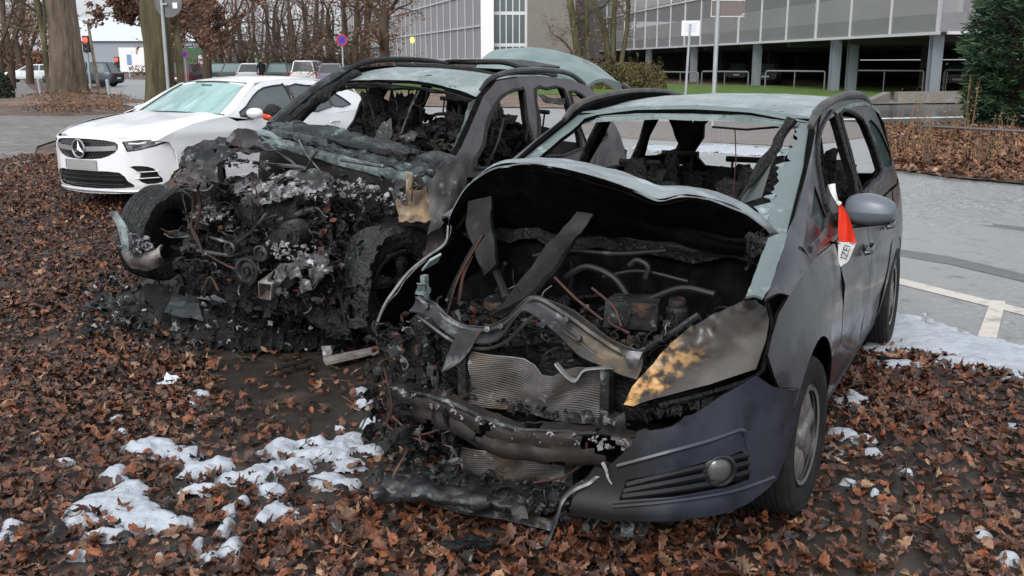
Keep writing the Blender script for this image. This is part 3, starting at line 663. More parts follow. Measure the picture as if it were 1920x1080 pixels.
mb = MB(); sh_o = [(-.40, 1.03), (-.2, .998), (.0, .985), (.16, .968), (.29, .94)]; sh_i = [zp(1500, 392, y=.752), zp(1478, 438, y=.757), zp(1464, 482, y=.765), zp(1449, 525, y=.77), zp(1433, 561, y=.775)]
SH = [[i_, (i_ * .5 + Vector((x, ZY(x, z), z)) * .5) + Vector((0, .006, .016)), Vector((x, ZY(x, z) + .003, z))] for i_, (x, z) in zip(sh_i, sh_o)]
mb.grid(crg(SH, 4, 4), 0, .01, flip=True, bi=1); mb.obj('fender_shoulder', M_zmats, van)
# thin black gap line beside the windscreen (rubber) and headliner rags
mb = MB(); mb.tube([(.01, wy(.01) + .006, wsx(.01) + .012), (-.4, wy(-.4) + .006, wsx(-.4) + .012), (-.8, wy(-.8) + .006, wsx(-.8) + .012), (-1.12, wy(-1.12) + .006, wsx(-1.12) + .012)], .006, 6, smooth=3)
mb.tube([(-1.11, .60, 1.475), (-1.17, .3, 1.478), (-1.19, 0, 1.48), (-1.17, -.3, 1.478), (-1.11, -.6, 1.475)], .012, 6, smooth=3); mb.obj('windscreen_seal', M_sootm, van)
mb = MB(); L0 = [zp(1484, 224, x=-1.05), zp(1462, 262, x=-1.0), zp(1432, 310, x=-.85), zp(1400, 352, x=-.7), zp(1375, 392, x=-.62)]
mb.tube(L0, [.03, .022, .028, .012, .006], 6, smooth=4); mb.v = [tuple(Vector(v) + noise.noise_vector(Vector(v) * 16) * .012) for v in mb.v]; mb.obj('hanging_liner', M_soot, van)
mb = MB(); P = [zp(1452, 290, x=-.9), zp(1428, 370, x=-.75), zp(1384, 384, x=-.7), zp(1425, 318, x=-.85)]
mb.add(P + [p + Vector((-.004, 0, 0)) for p in P], [(0, 1, 2, 3), (7, 6, 5, 4), (0, 4, 5, 1), (1, 5, 6, 2), (2, 6, 7, 3), (3, 7, 4, 0)]); mb.obj('torn_film', pm('smoky_film', (.10, .12, .12), .3, alpha=.75), van, False)
mb = MB(); mb.tube([zp(1378, 240, x=-1.3), zp(1380, 300, x=-1.25), zp(1376, 350, x=-1.2), zp(1370, 385, x=-1.2)], .003, 4); mb.obj('hanging_wire', M_wire, van); mb = MB(); mb.tube([zp(1335, 238, x=-1.2), zp(1400, 243, x=-1.2), zp(1460, 238, x=-1.15)], .006, 5)
mb.obj('hanging_wire', M_soot, van); mb = MB(); mb.tube([zp(1372, 375, x=-.7), zp(1368, 395, x=-.6), zp(1385, 400, x=-.62), zp(1390, 380, x=-.65)], .006, 5, smooth=3); mb.obj('hanging_wire', M_wire, van)
# --- tailgate frame, floor, firewall, dash, seats
mb = MB(); tg = [(-.74, .45), (.74, .45), (.76, .95), (.66, 1.35), (.56, 1.50), (-.56, 1.50), (-.66, 1.35), (-.76, .95)]
mb.sheet(tg, [smoothpoly([(-.60, .99), (.60, .99), (.60, 1.2), (.52, 1.37), (0, 1.40), (-.52, 1.37), (-.60, 1.2)], 2)], .1, lambda y, z: (-3.52 + .28 * max(0, z - .95), y, z), .05, (1, 0, 0), bi=1); mb.obj('tailgate', M_zmats, van)
mb = MB(); mb.sheet([(.3, -.8), (.3, .8), (-3.45, .8), (-3.45, -.8)], [], .4, lambda x, y: (x, y, .27), .03, (0, 0, -1)); mb.obj('floor_pan', M_sootm, van)
fw = crg([[( -.02 - .05 * i + (.03 if j % 2 else -.02), -.78 + j * .26, .35 + i * .235) for j in range(7)] for i in range(4)], 4, 4)
mb = MB(); mb.grid(rough(fw, .03, 6, 4), 0, .03); mb.obj('firewall', M_sootm, van); mb = MB()
g = crg([[(-.10 - .16 * i, -.72 + j * .24, 1.00 - (.0, .03, .08, .3)[i] + (.02 if j % 2 else 0)) for j in range(7)] for i in range(4)], 5, 4)
mb.grid(rough(g, .035, 8, 9), 0, .05); junk(mb, random.Random(3), (-.45, 0, .99), (.25, .65, .06), 130, (.02, .06)); mb.obj('dashboard', M_soot, van)
for i, (x, y, w, zt) in enumerate(((-1.25, .38, .48, 1.05), (-1.30, -.38, .48, 1.10), (-2.15, .42, .42, 1.08), (-2.15, 0, .4, 1.06), (-2.15, -.42, .42, 1.08))): seat(van, x, y, w, .42, zt, 20 + i, M_soot)
mb = MB(); t = .0
mb.tube([(-.78 + .12 * math.sin(a) * .45, .38 + .18 * math.cos(a), .95 + .16 * math.sin(a)) for a in [i * math.pi / 8 for i in range(17)]], .012, 6); mb.tube([(-.5, .38, .85), (-.78, .38, .95)], .025, 6); mb.obj('steering_column', M_soot, van)
mb = MB(); junk(mb, random.Random(11), (-1.7, 0, .66), (1.2, .6, .14), 160, (.05, .14)); junk(mb, random.Random(12), (-2.9, 0, .8), (.3, .5, .15), 30, (.06, .2))
for q_, r_ in (((-1.45, .38, .90), (.12, .25, .30)), ((-1.45, -.38, .88), (.12, .25, .28)), ((-2.3, .42, .96), (.12, .22, .28)), ((-2.3, -.46, .88), (.12, .2, .24)), ((-2.3, 0, .86), (.1, .24, .22)), ((-3.3, 0, .8), (.1, .6, .2)), ((-.55, .1, .98), (.16, .6, .09)), ((-1.25, 0, .7), (.3, .12, .14))): mb.lump(q_, r_, random.Random(6), .6, 4, fr=3)
mb.obj('charred_remains', M_soot, van)
mb = MB()
for sgn in (1, -1):
    g = crg([[(x, sgn * (.70 + .05 * math.sin(x * 5)), z) for x in (-.7, -1.1, -1.5, -1.9, -2.3)] for z in (.3, .6, .9, 1.02)], 3, 3); mb.grid(rough(g, .02, 7, 5), 0, .02)
mb.obj('door_lining', M_sootm, van)
# --- bumper on a bowed surface
PX = [(0, .93), (.2, .92), (.42, .885), (.6, .81), (.75, .685), (.84, .52), (.885, .33), (.90, .2)]
def ZX(y, z):
    y = abs(y); x = float(np.interp(y, [p[0] for p in PX], [p[1] for p in PX]))
    x += -.10 * max(0, z - .52) ** 1 * 1.2 - .02 * max(0, .28 - z) * 6 * (z < .28) + .022 * math.exp(-((z - .27) / .05) ** 2)
    return x
def zfr(u, v, off=0):
    o = ZF.I @ Vector((0, 0, CAMH)); r = ZF.I.to_3x3() @ Vector(ray(u, v)); t = 1.0
    for _ in range(6000):
        p = o + r * t
        if p.x - ZX(p.y, p.z) - off < 0: break
        t += .0015
    return (min(p.y, .899), p.z)
bo = [(1499, 729), (1494, 790), (1476, 852), (1456, 900), (1400, 946), (1330, 968), (1230, 978), (1130, 975), (1068, 962), (1089, 905), (1122, 876), (1145, 872), (1183, 834), (1196, 806), (1244, 803), (1300, 777), (1356, 740), (1417, 704)]
rj = random.Random(8); bo = bo[:8] + [(bo[i][0] + (bo[i + 1][0] - bo[i][0]) * t + rj.uniform(-4, 4), bo[i][1] + (bo[i + 1][1] - bo[i][1]) * t + rj.uniform(-4, 4)) for i in range(8, 15) for t in (0, .25, .5, .75)] + bo[15:]
bo2 = [zfr(*p) for p in bo]
gr = [zfr(*p) for p in [(1160, 938), (1175, 900), (1314, 868), (1390, 845), (1402, 855), (1405, 898), (1362, 914), (1260, 932)]]
mb = MB(); mb.sheet(bo2, [gr], .02, lambda y, z: (ZX(y, z), y, z), .012, (-1, -.25, 0), flip=False, bi=1); mb.obj('bumper', [M_zbump, M_sootm], van)
mb = MB(); ln = [zfr(*p) for p in [(1157, 873), (1250, 848), (1330, 826), (1388, 806), (1398, 818), (1403, 842)]]
mb.tube([(ZX(y, z) + .002, y, z) for y, z in ln], .009, 6, smooth=4)
ln = [zfr(*p) for p in [(1150, 948), (1260, 938), (1370, 920), (1450, 893)]]; mb.tube([(ZX(y, z) + .004, y, z) for y, z in ln], .012, 6, smooth=4, flat=.6); mb.obj('bumper_moulding', M_zbump, van)
gi = MB(); gi.sheet(gr, [], .03, lambda y, z: (ZX(y, z) - .035, y, z), .01, (-1, 0, 0)); gi.obj('fog_grille', M_grill, van)
mb = MB()
for a, b, c in (((1172, 912), (1250, 893), (1322, 876)), ((1166, 924), (1250, 908), (1325, 893)), ((1164, 934), (1255, 922), (1345, 907)), ((1366, 863), (1385, 858), (1400, 856)), ((1370, 878), (1385, 874), (1402, 870)), ((1366, 896), (1385, 892), (1402, 886))):
    P = [zfr(*q) for q in (a, b, c)]; mb.tube([(ZX(y, z) - .014, y, z) for y, z in P], .010, 6, smooth=3, flat=1.3)
mb.obj('grille_slat', M_grill, van)
fy, fz_ = zfr(1347, 884); nrm = Vector((.80, .60, .0)).normalized(); fc = Vector((ZX(fy, fz_) - .012, fy, fz_))
mb = MB(); mb.lathe([(.056, -.03), (.060, .006), (.052, .012), (.044, .0), (.044, -.03)], fc, nrm, 28); o = mb.obj('fog_lamp', M_black, van)
mb = MB(); mb.lathe([(.045, -.004), (.035, .006), (.018, .012), (.0, .014)], fc, nrm, 24); mb.obj('lens', M_lens, o)
# inner wheel arch liners
for x, sgn in ((0, 1), (0, -1), (-2.703, 1), (-2.703, -1)):
    mb = MB(); g = [[(x + ra * 1.0 * math.cos(t), y, .33 + ra * math.sin(t)) for y in (sgn * .84, sgn * .5)] for t in [math.pi * k / 12 for k in range(13)]]; mb.grid(g, 0, .01); mb.sheet([(x + ra * math.cos(t), .33 + ra * math.sin(t)) for t in [math.pi * k / 12 for k in range(13)]] + [(x - ra, .2), (x + ra, .2)], [], .2, lambda a, b: (a, sgn * .5, b), .01, (0, -sgn, 0)); mb.obj('wheel_arch', M_sootm, van)
# --- headlamp
A, B, Q = Vector((.72, .38, .58)), Vector((.29, .72, .92)), Vector((.60, .80, .76))
def zl(u, v): return ZF.bp(u, v, n=(1, .5, .9), d=.76 + .9 * .57 + .5 * .38)
lo = [(1169, 761), (1186, 766), (1230, 752), (1326, 730), (1412, 701), (1430, 650), (1438, 607), (1434, 578), (1417, 562), (1393, 564), (1340, 588), (1297, 612), (1258, 641), (1225, 680), (1186, 723)]
lp = [zl(*p) for p in lo]; cy = sum(p.y for p in lp) / len(lp); cz_ = sum(p.z for p in lp) / len(lp)
ax = (B - A).normalized(); pr = (Q - A) - ax * (Q - A).dot(ax); prn = pr.normalized()
def lampmap(y, z):
    x = .76 + .9 * .57 + .5 * .38 - .9 * z - .5 * y; p = Vector((x, y, z)); d = (p - A).dot(prn); e = min(1, max(0, (d) / .12))
    bl = .05 * math.sin(min(1, max(0, (p - A).dot(prn) / pr.length)) * math.pi) ; n = noise.noise(p * 22) * .018 * (1 - e) + noise.noise(p * 9) * .02 * (1 - e)
    return p + Vector((1, .5, .9)).normalized() * (bl + n)
M_lamp = pm('burnt_headlamp_plastic', (.058, .050, .044), .40, 0, [((.095, .085, .077), 4, .55, .15, .35)], (.25, 14, .004), coat=.15)
def burn_mask(m):
    nt = m.node_tree; N = nt.nodes; L = nt.links; b = N['Principled BSDF']; src = b.inputs['Base Color'].links[0].from_socket
    tc = N.new('ShaderNodeTexCoord'); vm = N.new('ShaderNodeVectorMath'); vm.operation = 'DOT_PRODUCT'; L.new(tc.outputs['Object'], vm.inputs[0]); vm.inputs[1].default_value = prn
    nz = N.new('ShaderNodeTexNoise'); nz.inputs['Scale'].default_value = 11; nz.inputs['Detail'].default_value = 6; L.new(tc.outputs['Object'], nz.inputs['Vector'])
    ma = N.new('ShaderNodeMath'); ma.operation = 'MULTIPLY_ADD'; ma.inputs[1].default_value = .16; L.new(nz.outputs['Fac'], ma.inputs[0])
    L.new(vm.outputs['Value'], ma.inputs[2]); z0 = prn.dot(A) + .08
    n2 = N.new('ShaderNodeTexNoise'); n2.inputs['Scale'].default_value = 26; n2.inputs['Detail'].default_value = 5; L.new(tc.outputs['Object'], n2.inputs['Vector'])
    rp = N.new('ShaderNodeValToRGB'); L.new(n2.outputs['Fac'], rp.inputs[0]); e = rp.color_ramp.elements
    e[0].position = .36; e[0].color = (.012, .011, .010, 1); e[1].position = .66; e[1].color = (.55, .35, .17, 1); k = e.new(.46); k.color = (.10, .06, .03, 1); k = e.new(.55); k.color = (.42, .22, .07, 1)
    def mask(lo_, hi_):
        mr = N.new('ShaderNodeMapRange'); mr.inputs[1].default_value = z0 + lo_; mr.inputs[2].default_value = z0 + hi_; L.new(ma.outputs[0], mr.inputs[0]); return mr.outputs[0]
    m1 = N.new('ShaderNodeMix'); m1.data_type = 'RGBA'; L.new(mask(.05, .125), m1.inputs[0]); m1.inputs['A'].default_value = (.022, .018, .015, 1); L.new(src, m1.inputs['B'])
    vx = N.new('ShaderNodeVectorMath'); vx.operation = 'DOT_PRODUCT'; L.new(tc.outputs['Object'], vx.inputs[0]); vx.inputs[1].default_value = ax
    mg = N.new('ShaderNodeMath'); mg.operation = 'MULTIPLY_ADD'; mg.inputs[1].default_value = .3; L.new(nz.outputs['Fac'], mg.inputs[0]); L.new(vx.outputs['Value'], mg.inputs[2])
    mq = N.new('ShaderNodeMapRange'); mq.inputs[1].default_value = ax.dot(A) + .34; mq.inputs[2].default_value = ax.dot(A) + .52; L.new(mg.outputs[0], mq.inputs[0])
    mk = N.new('ShaderNodeMath'); mk.operation = 'MAXIMUM'; L.new(mask(.045, .07), mk.inputs[0]); L.new(mq.outputs[0], mk.inputs[1])
    m2 = N.new('ShaderNodeMix'); m2.data_type = 'RGBA'; L.new(mk.outputs[0], m2.inputs[0]); L.new(rp.outputs[0], m2.inputs['A']); L.new(m1.outputs['Result'], m2.inputs['B'])
    L.new(m2.outputs['Result'], b.inputs['Base Color'])
burn_mask(M_lamp)
mb = MB(); mb.sheet([(p.y, p.z) for p in lp], [], .014, lampmap, .02, (-.7, -.3, -.6), flip=False, bi=1); mb.obj('headlamp', [M_lamp, M_sootm], van)
mb = MB(); P = [zl(*p) + Vector((.004, .004, -.004)) for p in ((1440, 560), (1447, 620), (1435, 668), (1420, 706), (1330, 738), (1235, 762))]; mb.tube([p - Vector((.02, .01, 0)) for p in P], .012, 6, smooth=3)
rg = random.Random(9)
for i in range(30):
    t = rg.random(); p = A.lerp(B, t) + Vector((-.05, -.03, -.02)); mb.shard(p + Vector([rg.uniform(-.02, .02)] * 3), rg.uniform(.02, .06), rg, .6, .6)
for i in range(14): p = zl(1200 + i * 16, 778 - i * 3) + Vector((-.05, 0, -.01)); mb.shard(p, .06, rg, .5, .5, up=.6)
mb.obj('melted_edge', M_soot, van)
# --- hood, buckled
fe = [(838, 440, .08), (846, 398, .12), (878, 348, .16), (920, 315, .2), (965, 306, .24), (1050, 316, .28), (1130, 337, .3), (1190, 358, .3), (1235, 374, .30), (1290, 365, .24), (1370, 384, .1), (1420, 415, .0), (1450, 442, -.06)]
be = [(858, 415, -.25), (875, 375, -.25), (905, 335, -.25), (938, 306, -.22), (975, 299, -.2), (1060, 302, -.2), (1135, 316, -.18), (1200, 331, -.16), (1240, 346, -.15), (1310, 352, -.15), (1385, 376, -.16), (1425, 405, -.14), (1455, 436, -.12)]
F0 = [zp(u, v, x=x) for u, v, x in fe]; B0 = [zp(u, v, x=x) for u, v, x in be]
rows = [[f.lerp(b, t) + Vector((0, 0, .012 * math.sin(t * 3.1))) for f, b in zip(F0, B0)] for t in (0, .33, .66, 1)]
mb = MB(); mb.grid(rough(crg(rows, 4, 4), .013, 6, 2), 0, .008, dr=(0, 0, -1), bi=1, flip=True)
lip = [[f, f + Vector((-.015, 0, -.02)), f + Vector((-.05, 0, -.035))] for f in F0]; mb.grid(crg(lip, 4, 1), 1, .004)
mb.obj('hood', [pm('scorched_hood', (.27, .32, .34), .35, .35, [((.16, .18, .19), 4, .53, .08), ((.5, .56, .58), 7, .6, .06), ((.03, .03, .03), 14, .68, .03)], (.2, 20, .004)), M_sootm], van)
# hood inner frame fallen down inside, right fender torn strip
mb = MB(); I0 = [zp(u, v, x=x) for u, v, x in ((840, 445, .1), (868, 400, .05), (900, 372, .0), (960, 350, .0), (1100, 372, .02), (1230, 410, .05), (1330, 437, .02), (1400, 452, -.02), (1450, 450, -.06))]
J0 = [p + Vector((-.04, 0, -.07 + .02 * math.sin(i * 2))) for i, p in enumerate(I0)]
mb.grid(rough(crg([I0, [a.lerp(b, .5) + Vector((.02, 0, 0)) for a, b in zip(I0, J0)], J0], 3, 4), .012, 8, 6), 0, .006); mb.tube([zp(1310, 436, x=.03), zp(1360, 449, x=.02), (zp(1420, 452, x=0)), zp(1450, 449, x=-.04)], .010, 6, smooth=3); mb.obj('hood_inner_frame', M_sootm, van)
I1 = [f + Vector((-.02, 0, -.02)) for f in F0]; I2 = [Vector((-.12 - .0 * i, p.y, 1.03)) for i, p in enumerate(F0)]
mb = MB(); mb.grid(rough(crg([I1, [a.lerp(b, .5) for a, b in zip(I1, I2)], I2], 4, 3), .01, 6, 5), 0, .005); mb.obj('hood_liner', M_sootm, van)
fr = [(706, 616, .52), (722, 575, .50), (742, 545, .46), (768, 512, .42), (800, 485, .34), (836, 458, .24), (842, 425, .16)]
F1 = [zp(u, v, x=x) for u, v, x in fr]
mb = MB(); rows = [F1, [p + Vector((-.10, -.02, -.03)) for p in F1], [p + Vector((-.24, -.03, -.10)) for p in F1], [p + Vector((-.38, -.02, -.16)) for p in F1]]
mb.grid(rough(crg(rows, 4, 5), .014, 7, 8), 0, .004, bi=1); mb.grid(crg([[p + Vector((.003, .002, .0)), p + Vector((-.002, -.009, .004))] for p in F1], 4, 1), 2, .004)
mb.obj('torn_fender', [M_grey_metal, M_sootm, pm('bare_edge', (.26, .26, .27), .5, .3, [((.08, .08, .08), 12, .5, .1)])], van)
mb = MB(); g = crg([[zp(805, 486, x=.40), zp(826, 474, x=.38)], [zp(790, 505, x=.38), zp(820, 488, x=.36)]], 3, 3); mb.grid(g, 0, .01); mb.obj('fender_bracket', M_roof, van)
# --- slam panel (front crossmember), its leg, diagonal member
def band(px, x0, h, tw, m, name, seed, amp=.006, th=.006, back=.03):
    T = [zp(u, v, x=x0) for u, v, _ in px]; rows = []
    for k in range(4):
        t = k / 3; rows.append([p + Vector((-back * math.sin(t * 3.14) + tw * t, 0, -hh * t)) for p, (_, _, hh) in zip(T, px)])
    mb = MB(); mb.grid(rough(crg(rows, 3, 5), amp, 9, seed), 0, th); return mb
mb = band([(780, 556, .05), (815, 566, .05), (850, 600, .05), (900, 612, .06), (945, 598, .07), (975, 570, .05), (1000, 556, .05), (1050, 568, .10), (1100, 600, .13), (1150, 636, .10), (1205, 660, .09)], .56, .05, .05, M_grey_metal, '', 4)
T = [(783, 558), (850, 606), (905, 620), (950, 606), (985, 572), (1010, 560), (1070, 596), (1120, 632), (1180, 664), (1235, 640), (1310, 590)]
mb.tube([zp(u, v, x=.56 - .02 * i * (i > 8)) for i, (u, v) in enumerate(T)], .012, 6, smooth=4)
mb.tube([zp(u, v + 34, x=.58) for u, v in T[:9]], .008, 6, smooth=4)
for q in ((915, 618), (940, 612), (1062, 600), (1085, 634), (800, 575)): mb.lathe([(.012, -.01), (.012, .01), (0, .012)], zp(*q, x=.60), (1, 0, .4), 10)
mb.obj('crossmember', pm('grey_scorched_crossmember', (.060, .062, .067), .45, .4, [((.022, .022, .024), 5, .5, .1, .6), ((.24, .25, .265), 8, .60, .07), ((.13, .10, .06), 4, .6, .06)], (.5, 22, .006)), van)
mb = MB(); P = [zp(796, 530, x=.58), zp(790, 550, x=.58)]; mb.box(P[0], (.03, .02, .06)); mb.shard(zp(795, 545, x=.6), .06, random.Random(2), .8, .5); mb.obj('catch_bracket', M_tealash, van)
mb = MB(); g = crg([[zp(862, 618, x=.6), zp(905, 622, x=.6)], [zp(846, 650, x=.62), zp(890, 642, x=.62)], [zp(836, 682, x=.62), zp(868, 676, x=.63)], [zp(830, 700, x=.64), zp(846, 690, x=.64)]], 4, 4); mb.grid(rough(g, .006, 15, 3), 0, .006)
mb.obj('support_leg', M_grey_metal, van); mb = MB(); g = crg([[zp(1160, 655, x=.62), zp(1205, 662, x=.60)], [zp(1172, 675, x=.63), zp(1200, 672, x=.62)], [zp(1180, 692, x=.63), zp(1190, 690, x=.62)]], 3, 3); mb.grid(g, 0, .005); mb.obj('support_leg', M_grey_metal, van)
mb = MB()
g = crg([[zp(1085, 398, x=.05), zp(1118, 402, x=.05)], [zp(1040, 450, x=.15), zp(1082, 448, x=.12)], [zp(990, 520, x=.3), zp(1050, 500, x=.28)], [zp(935, 592, x=.45), zp(985, 570, x=.45)]], 5, 4); mb.grid(rough(g, .012, 9, 13), 0, .02)
g = crg([[zp(884, 378, x=.1), zp(925, 368, x=.1)], [zp(880, 425, x=.12), zp(926, 415, x=.12)], [zp(893, 470, x=.15), zp(930, 455, x=.15)], [zp(912, 518, x=.2), zp(936, 500, x=.2)]], 4, 4); mb.grid(rough(g, .012, 9, 14), 0, .02)
mb.tube([zp(892, 400, x=.1), zp(905, 460, x=.12), zp(935, 520, x=.2), zp(950, 560, x=.3)], .018, 7, smooth=3); mb.obj('bent_member', pm('dull_scorched_steel', (.014, .014, .015), .6, .2, [((.006, .006, .006), 6, .5, .1), ((.045, .045, .048), 9, .62, .07)], (.5, 20, .006)), van)
# --- engine bay mass
rg = random.Random(21); mb = MB()
g = crg([[(.50 - .18 * i, -.62 + .25 * j, .52 + (.02, .10, .12, .10)[i] + rg.uniform(-.05, .05)) for j in range(6)] for i in range(4)], 6, 6); mb.grid(rough(g, .05, 8, 17), 0, .06)
junk(mb, rg, (.2, 0, .66), (.26, .55, .10), 330, (.015, .055), mixed=True); 
for i in range(9):
    p = Vector((rg.uniform(.0, .4), rg.uniform(-.5, .5), .68)); mb.tube([p, p + Vector((rg.uniform(-.1, .1), rg.uniform(-.25, .25), rg.uniform(0, .12))), p + Vector((rg.uniform(-.2, .2), rg.uniform(-.4, .4), rg.uniform(-.05, .1)))], rg.uniform(.006, .018), 6, smooth=4)
mb.lump((.22, -.1, .58), (.2, .28, .16), rg, .5, 3); mb.lump((.2, .35, .6), (.12, .12, .12), rg, .5, 3); tangle(mb, rg, (.25, 0, .72), (.25, .55, .08), 70); mb.obj('engine', MIX, van)
mb = MB(); junk(mb, rg, (.25, .42, .76), (.15, .2, .05), 60, (.015, .04)); junk(mb, rg, (.42, .0, .70), (.08, .45, .03), 60, (.012, .035)); tagp(mb.obj('melted_residue', M_ashm, van), kind='stuff')
for q in (((1175, 565), (1140, 600), (1180, 625)), ((1110, 540), (1150, 575), (1165, 612)), ((885, 480), (868, 520), (860, 570)), ((1040, 520), (1080, 560), (1130, 600)), ((905, 440), (860, 520), (838, 590))): mb = MB(); mb.tube([zp(*p, x=.35 + .03 * i) for i, p in enumerate(q)], .006, 5, smooth=4); mb.obj('loose_wire', M_wire, van)
# --- radiator: frames, warped tubes; lower cooler
def radiator(name, TL, TR, BL, BR, x0, n, dip, m, seed):
    a, b, c, d = [zp(*q, x=x0) for q in (TL, TR, BL, BR)]; mb = MB(); rg = random.Random(seed)
    for i in range(n):
        t = (i + .5) / n; p0, p1 = a.lerp(c, t), b.lerp(d, t); pts = []
        for k in range(13):
            f = k / 12; z = -dip * math.exp(-((f - .62) / .13) ** 2) * (1 - t) ** .8; pts.append(p0.lerp(p1, f) + Vector((.015 * math.sin(f * 9 + i * .3) + (.04 * math.exp(-((f - .62) / .1) ** 2)) * (1 - t), rg.uniform(-.001, .001), z)))
        mb.tube(pts, .0021 if n > 20 else .003, 4, flat=2.2)
    o = mb.obj(name, m, van); bk = MB(); bk.sheet([(0, 0), (1, 0), (1, 1), (0, 1)], [], .1, lambda f, t: a.lerp(b, f).lerp(c.lerp(d, f), t) + Vector((-.022 + .04 * math.exp(-((f - .62) / .1) ** 2) * (1 - t), 0, -dip * math.exp(-((f - .62) / .13) ** 2) * (1 - t))), .01, (-1, 0, 0)); bk.obj('core', M_sootm, o)
    fb = MB()
    for p, q in ((a, c), (b, d)):
        fb = MB(); s = -1 if p is a else 1; fb.box(p.lerp(q, .5) + Vector((0, s * .02, 0)), (.05, .035, (p - q).length * 1.02)); fb.obj('side_tank', M_ashm, o)
    return o
M_fin = pm('radiator_fin', (.12, .115, .115), .5, .4, [((.05, .045, .04), 5, .5, .1), ((.4, .4, .4), 9, .66, .04), ((.12, .08, .05), 3, .6, .08)])
radiator('radiator', (882, 658), (1128, 690), (878, 758), (1128, 800), .60, 26, .055, M_fin, 2)
radiator('lower_radiator', (866, 838), (1062, 862), (866, 892), (1062, 906), .60, 13, .0, M_fin, 3)
mb = MB(); g = crg([[zp(1040, 682, x=.64), zp(1060, 705, x=.65), zp(1078, 715, x=.66), zp(1096, 694, x=.65), zp(1150, 690, x=.64)], [zp(1046, 678, x=.6), zp(1064, 700, x=.62), zp(1080, 708, x=.62), zp(1098, 690, x=.62), zp(1150, 686, x=.6)]], 2, 4); mb.grid(g, 0, .004)
mb.obj('bent_rail', pm('bright_scraped_metal', (.42, .42, .44), .4, .5, [((.15, .15, .15), 15, .55, .08)]), van)
# --- bumper beam with flaking ash, lower melted strip, hanging ribbon
bm_ = [(728, 722), (770, 738), (830, 752), (900, 785), (960, 805), (1040, 812), (1120, 818), (1190, 828)]
T = [zp(u, v, x=.76 - .10 * abs(i - 4) / 4) for i, (u, v) in enumerate(bm_)]
rows = [[p + Vector((o, 0, -h)) for p in T] for o, h in ((-.07, -.005), (0, 0), (.012, .02), (.004, .05), (.012, .085), (-.01, .12), (-.06, .13))]
mb = MB(); mb.grid(rough(rough(crg(rows, 2, 8), .012, 8, 7), .006, 24, 3), 0, .006)
M_beam = pm('rusty_beam', (.038, .031, .029), .6, .2, [((.010, .009, .009), 5, .5, .1), ((.20, .17, .16), 3, .635, .035), ((.085, .038, .024), 6, .62, .05), ((.5, .5, .5), 20, .70, .03)], (.6, 25, .006))
tear(mb, 8, .30, 4); mb.obj('bumper_beam', M_beam, van)
mb = MB(); rg = random.Random(31)
for i in range(70):
    t = rg.random(); k = t * (len(T) - 1); a = int(k); p = T[a].lerp(T[min(a + 1, len(T) - 1)], k - a) + Vector((.012, 0, -.015 + rg.uniform(-.02, .02)))
    mb.shard(p, rg.uniform(.006, .024), rg, rg.uniform(.3, 1.2), .6)
tagp(mb.obj('ash_crust', M_ashw, van), kind='stuff')
mb = MB(); TT = [p + Vector((.0, 0, .006)) for p in T[1:7]]; mb.tube(TT, [.006, .012, .01, .012, .008, .01], 6, smooth=5); mb.v = [tuple(Vector(v) + noise.noise_vector(Vector(v) * 20) * .012) for v in mb.v]
junk(mb, rg, (.62, -.05, .485), (.05, .42, .012), 60, (.012, .035)); mb.obj('melted_trim', M_ashm, van)
lw = [(706, 918), (750, 915), (800, 925), (860, 932), (930, 938), (1000, 940), (1060, 935), (1100, 915)]
T2 = [zp(u, v, z=.13) for u, v in lw]
rows = [[p + Vector((o, 0, h)) for p in T2] for o, h in ((-.16, .02), (-.07, .02), (0, .012), (.03, -.01), (.0, -.045), (-.06, -.05))]
mb = MB(); mb.grid(rough(rough(crg(rows, 5, 8), .030, 8, 11), .012, 26, 3), 0, .008); junk(mb, rg, (.66, -.1, .15), (.12, .55, .04), 260, (.012, .045)); mb.obj('melted_lower_bumper', pm('melted_plastic', (.022, .023, .026), .32, 0, [((.012, .012, .012), 6, .5, .1, .6), ((.16, .18, .19), 12, .62, .06, .5), ((.4, .42, .43), 25, .71, .03)], (.7, 22, .012)), van)
mb = MB(); P = [zp(800, 945, z=.05), zp(860, 962, z=.04), zp(940, 975, z=.03), zp(1040, 996, z=.02)]
mb.grid(rough(crg([P, [p + Vector((-.03, 0, .03)) for p in P]], 3, 5), .008, 12, 4), 0, .004); mb.obj('lower_strip', M_ashm, van)
mb = MB(); mb.tube([zp(1135, 882, x=.86), zp(1105, 900, x=.89), zp(1080, 915, x=.92), zp(1058, 935, x=.95), zp(1045, 965, x=.97), zp(1035, 998, x=.98), zp(1022, 1022, x=.99)], [.02, .022, .018, .013, .011, .009, .014], 8, smooth=4, flat=.6); mb.v = [tuple(Vector(v) + noise.noise_vector(Vector(v) * 18) * .008) for v in mb.v]
mb.obj('hanging_strip', pm('molten_strip', (.03, .033, .036), .25, 0, [((.25, .27, .28), 14, .64, .05)]), van)
mb = MB(); mb.tube([zp(1130, 868, x=.90), zp(1136, 880, x=.91), zp(1140, 896, x=.91), zp(1147, 908, x=.91)], [.007, .006, .004, .002], 6, smooth=3); mb.obj('ash_drip', M_ashw, van)
for q in (((720, 690), (735, 760), (728, 800), (800, 830)), ((850, 840), (860, 870), (850, 895)), ((1050, 900), (1080, 880), (1110, 855)), ((735, 780), (780, 815), (840, 800)), ((1000, 905), (1060, 893), (1095, 860), (1100, 830))): mb = MB(); mb.tube([zp(*p, x=.70) for p in q], .005, 5, smooth=4); mb.obj('burnt_cable', M_wire, van)
M_pipe0 = pm('hose_metal', (.010, .010, .011), .6, .1, [((.006, .006, .006), 9, .5, .1), ((.10, .105, .105), 14, .65, .05)])
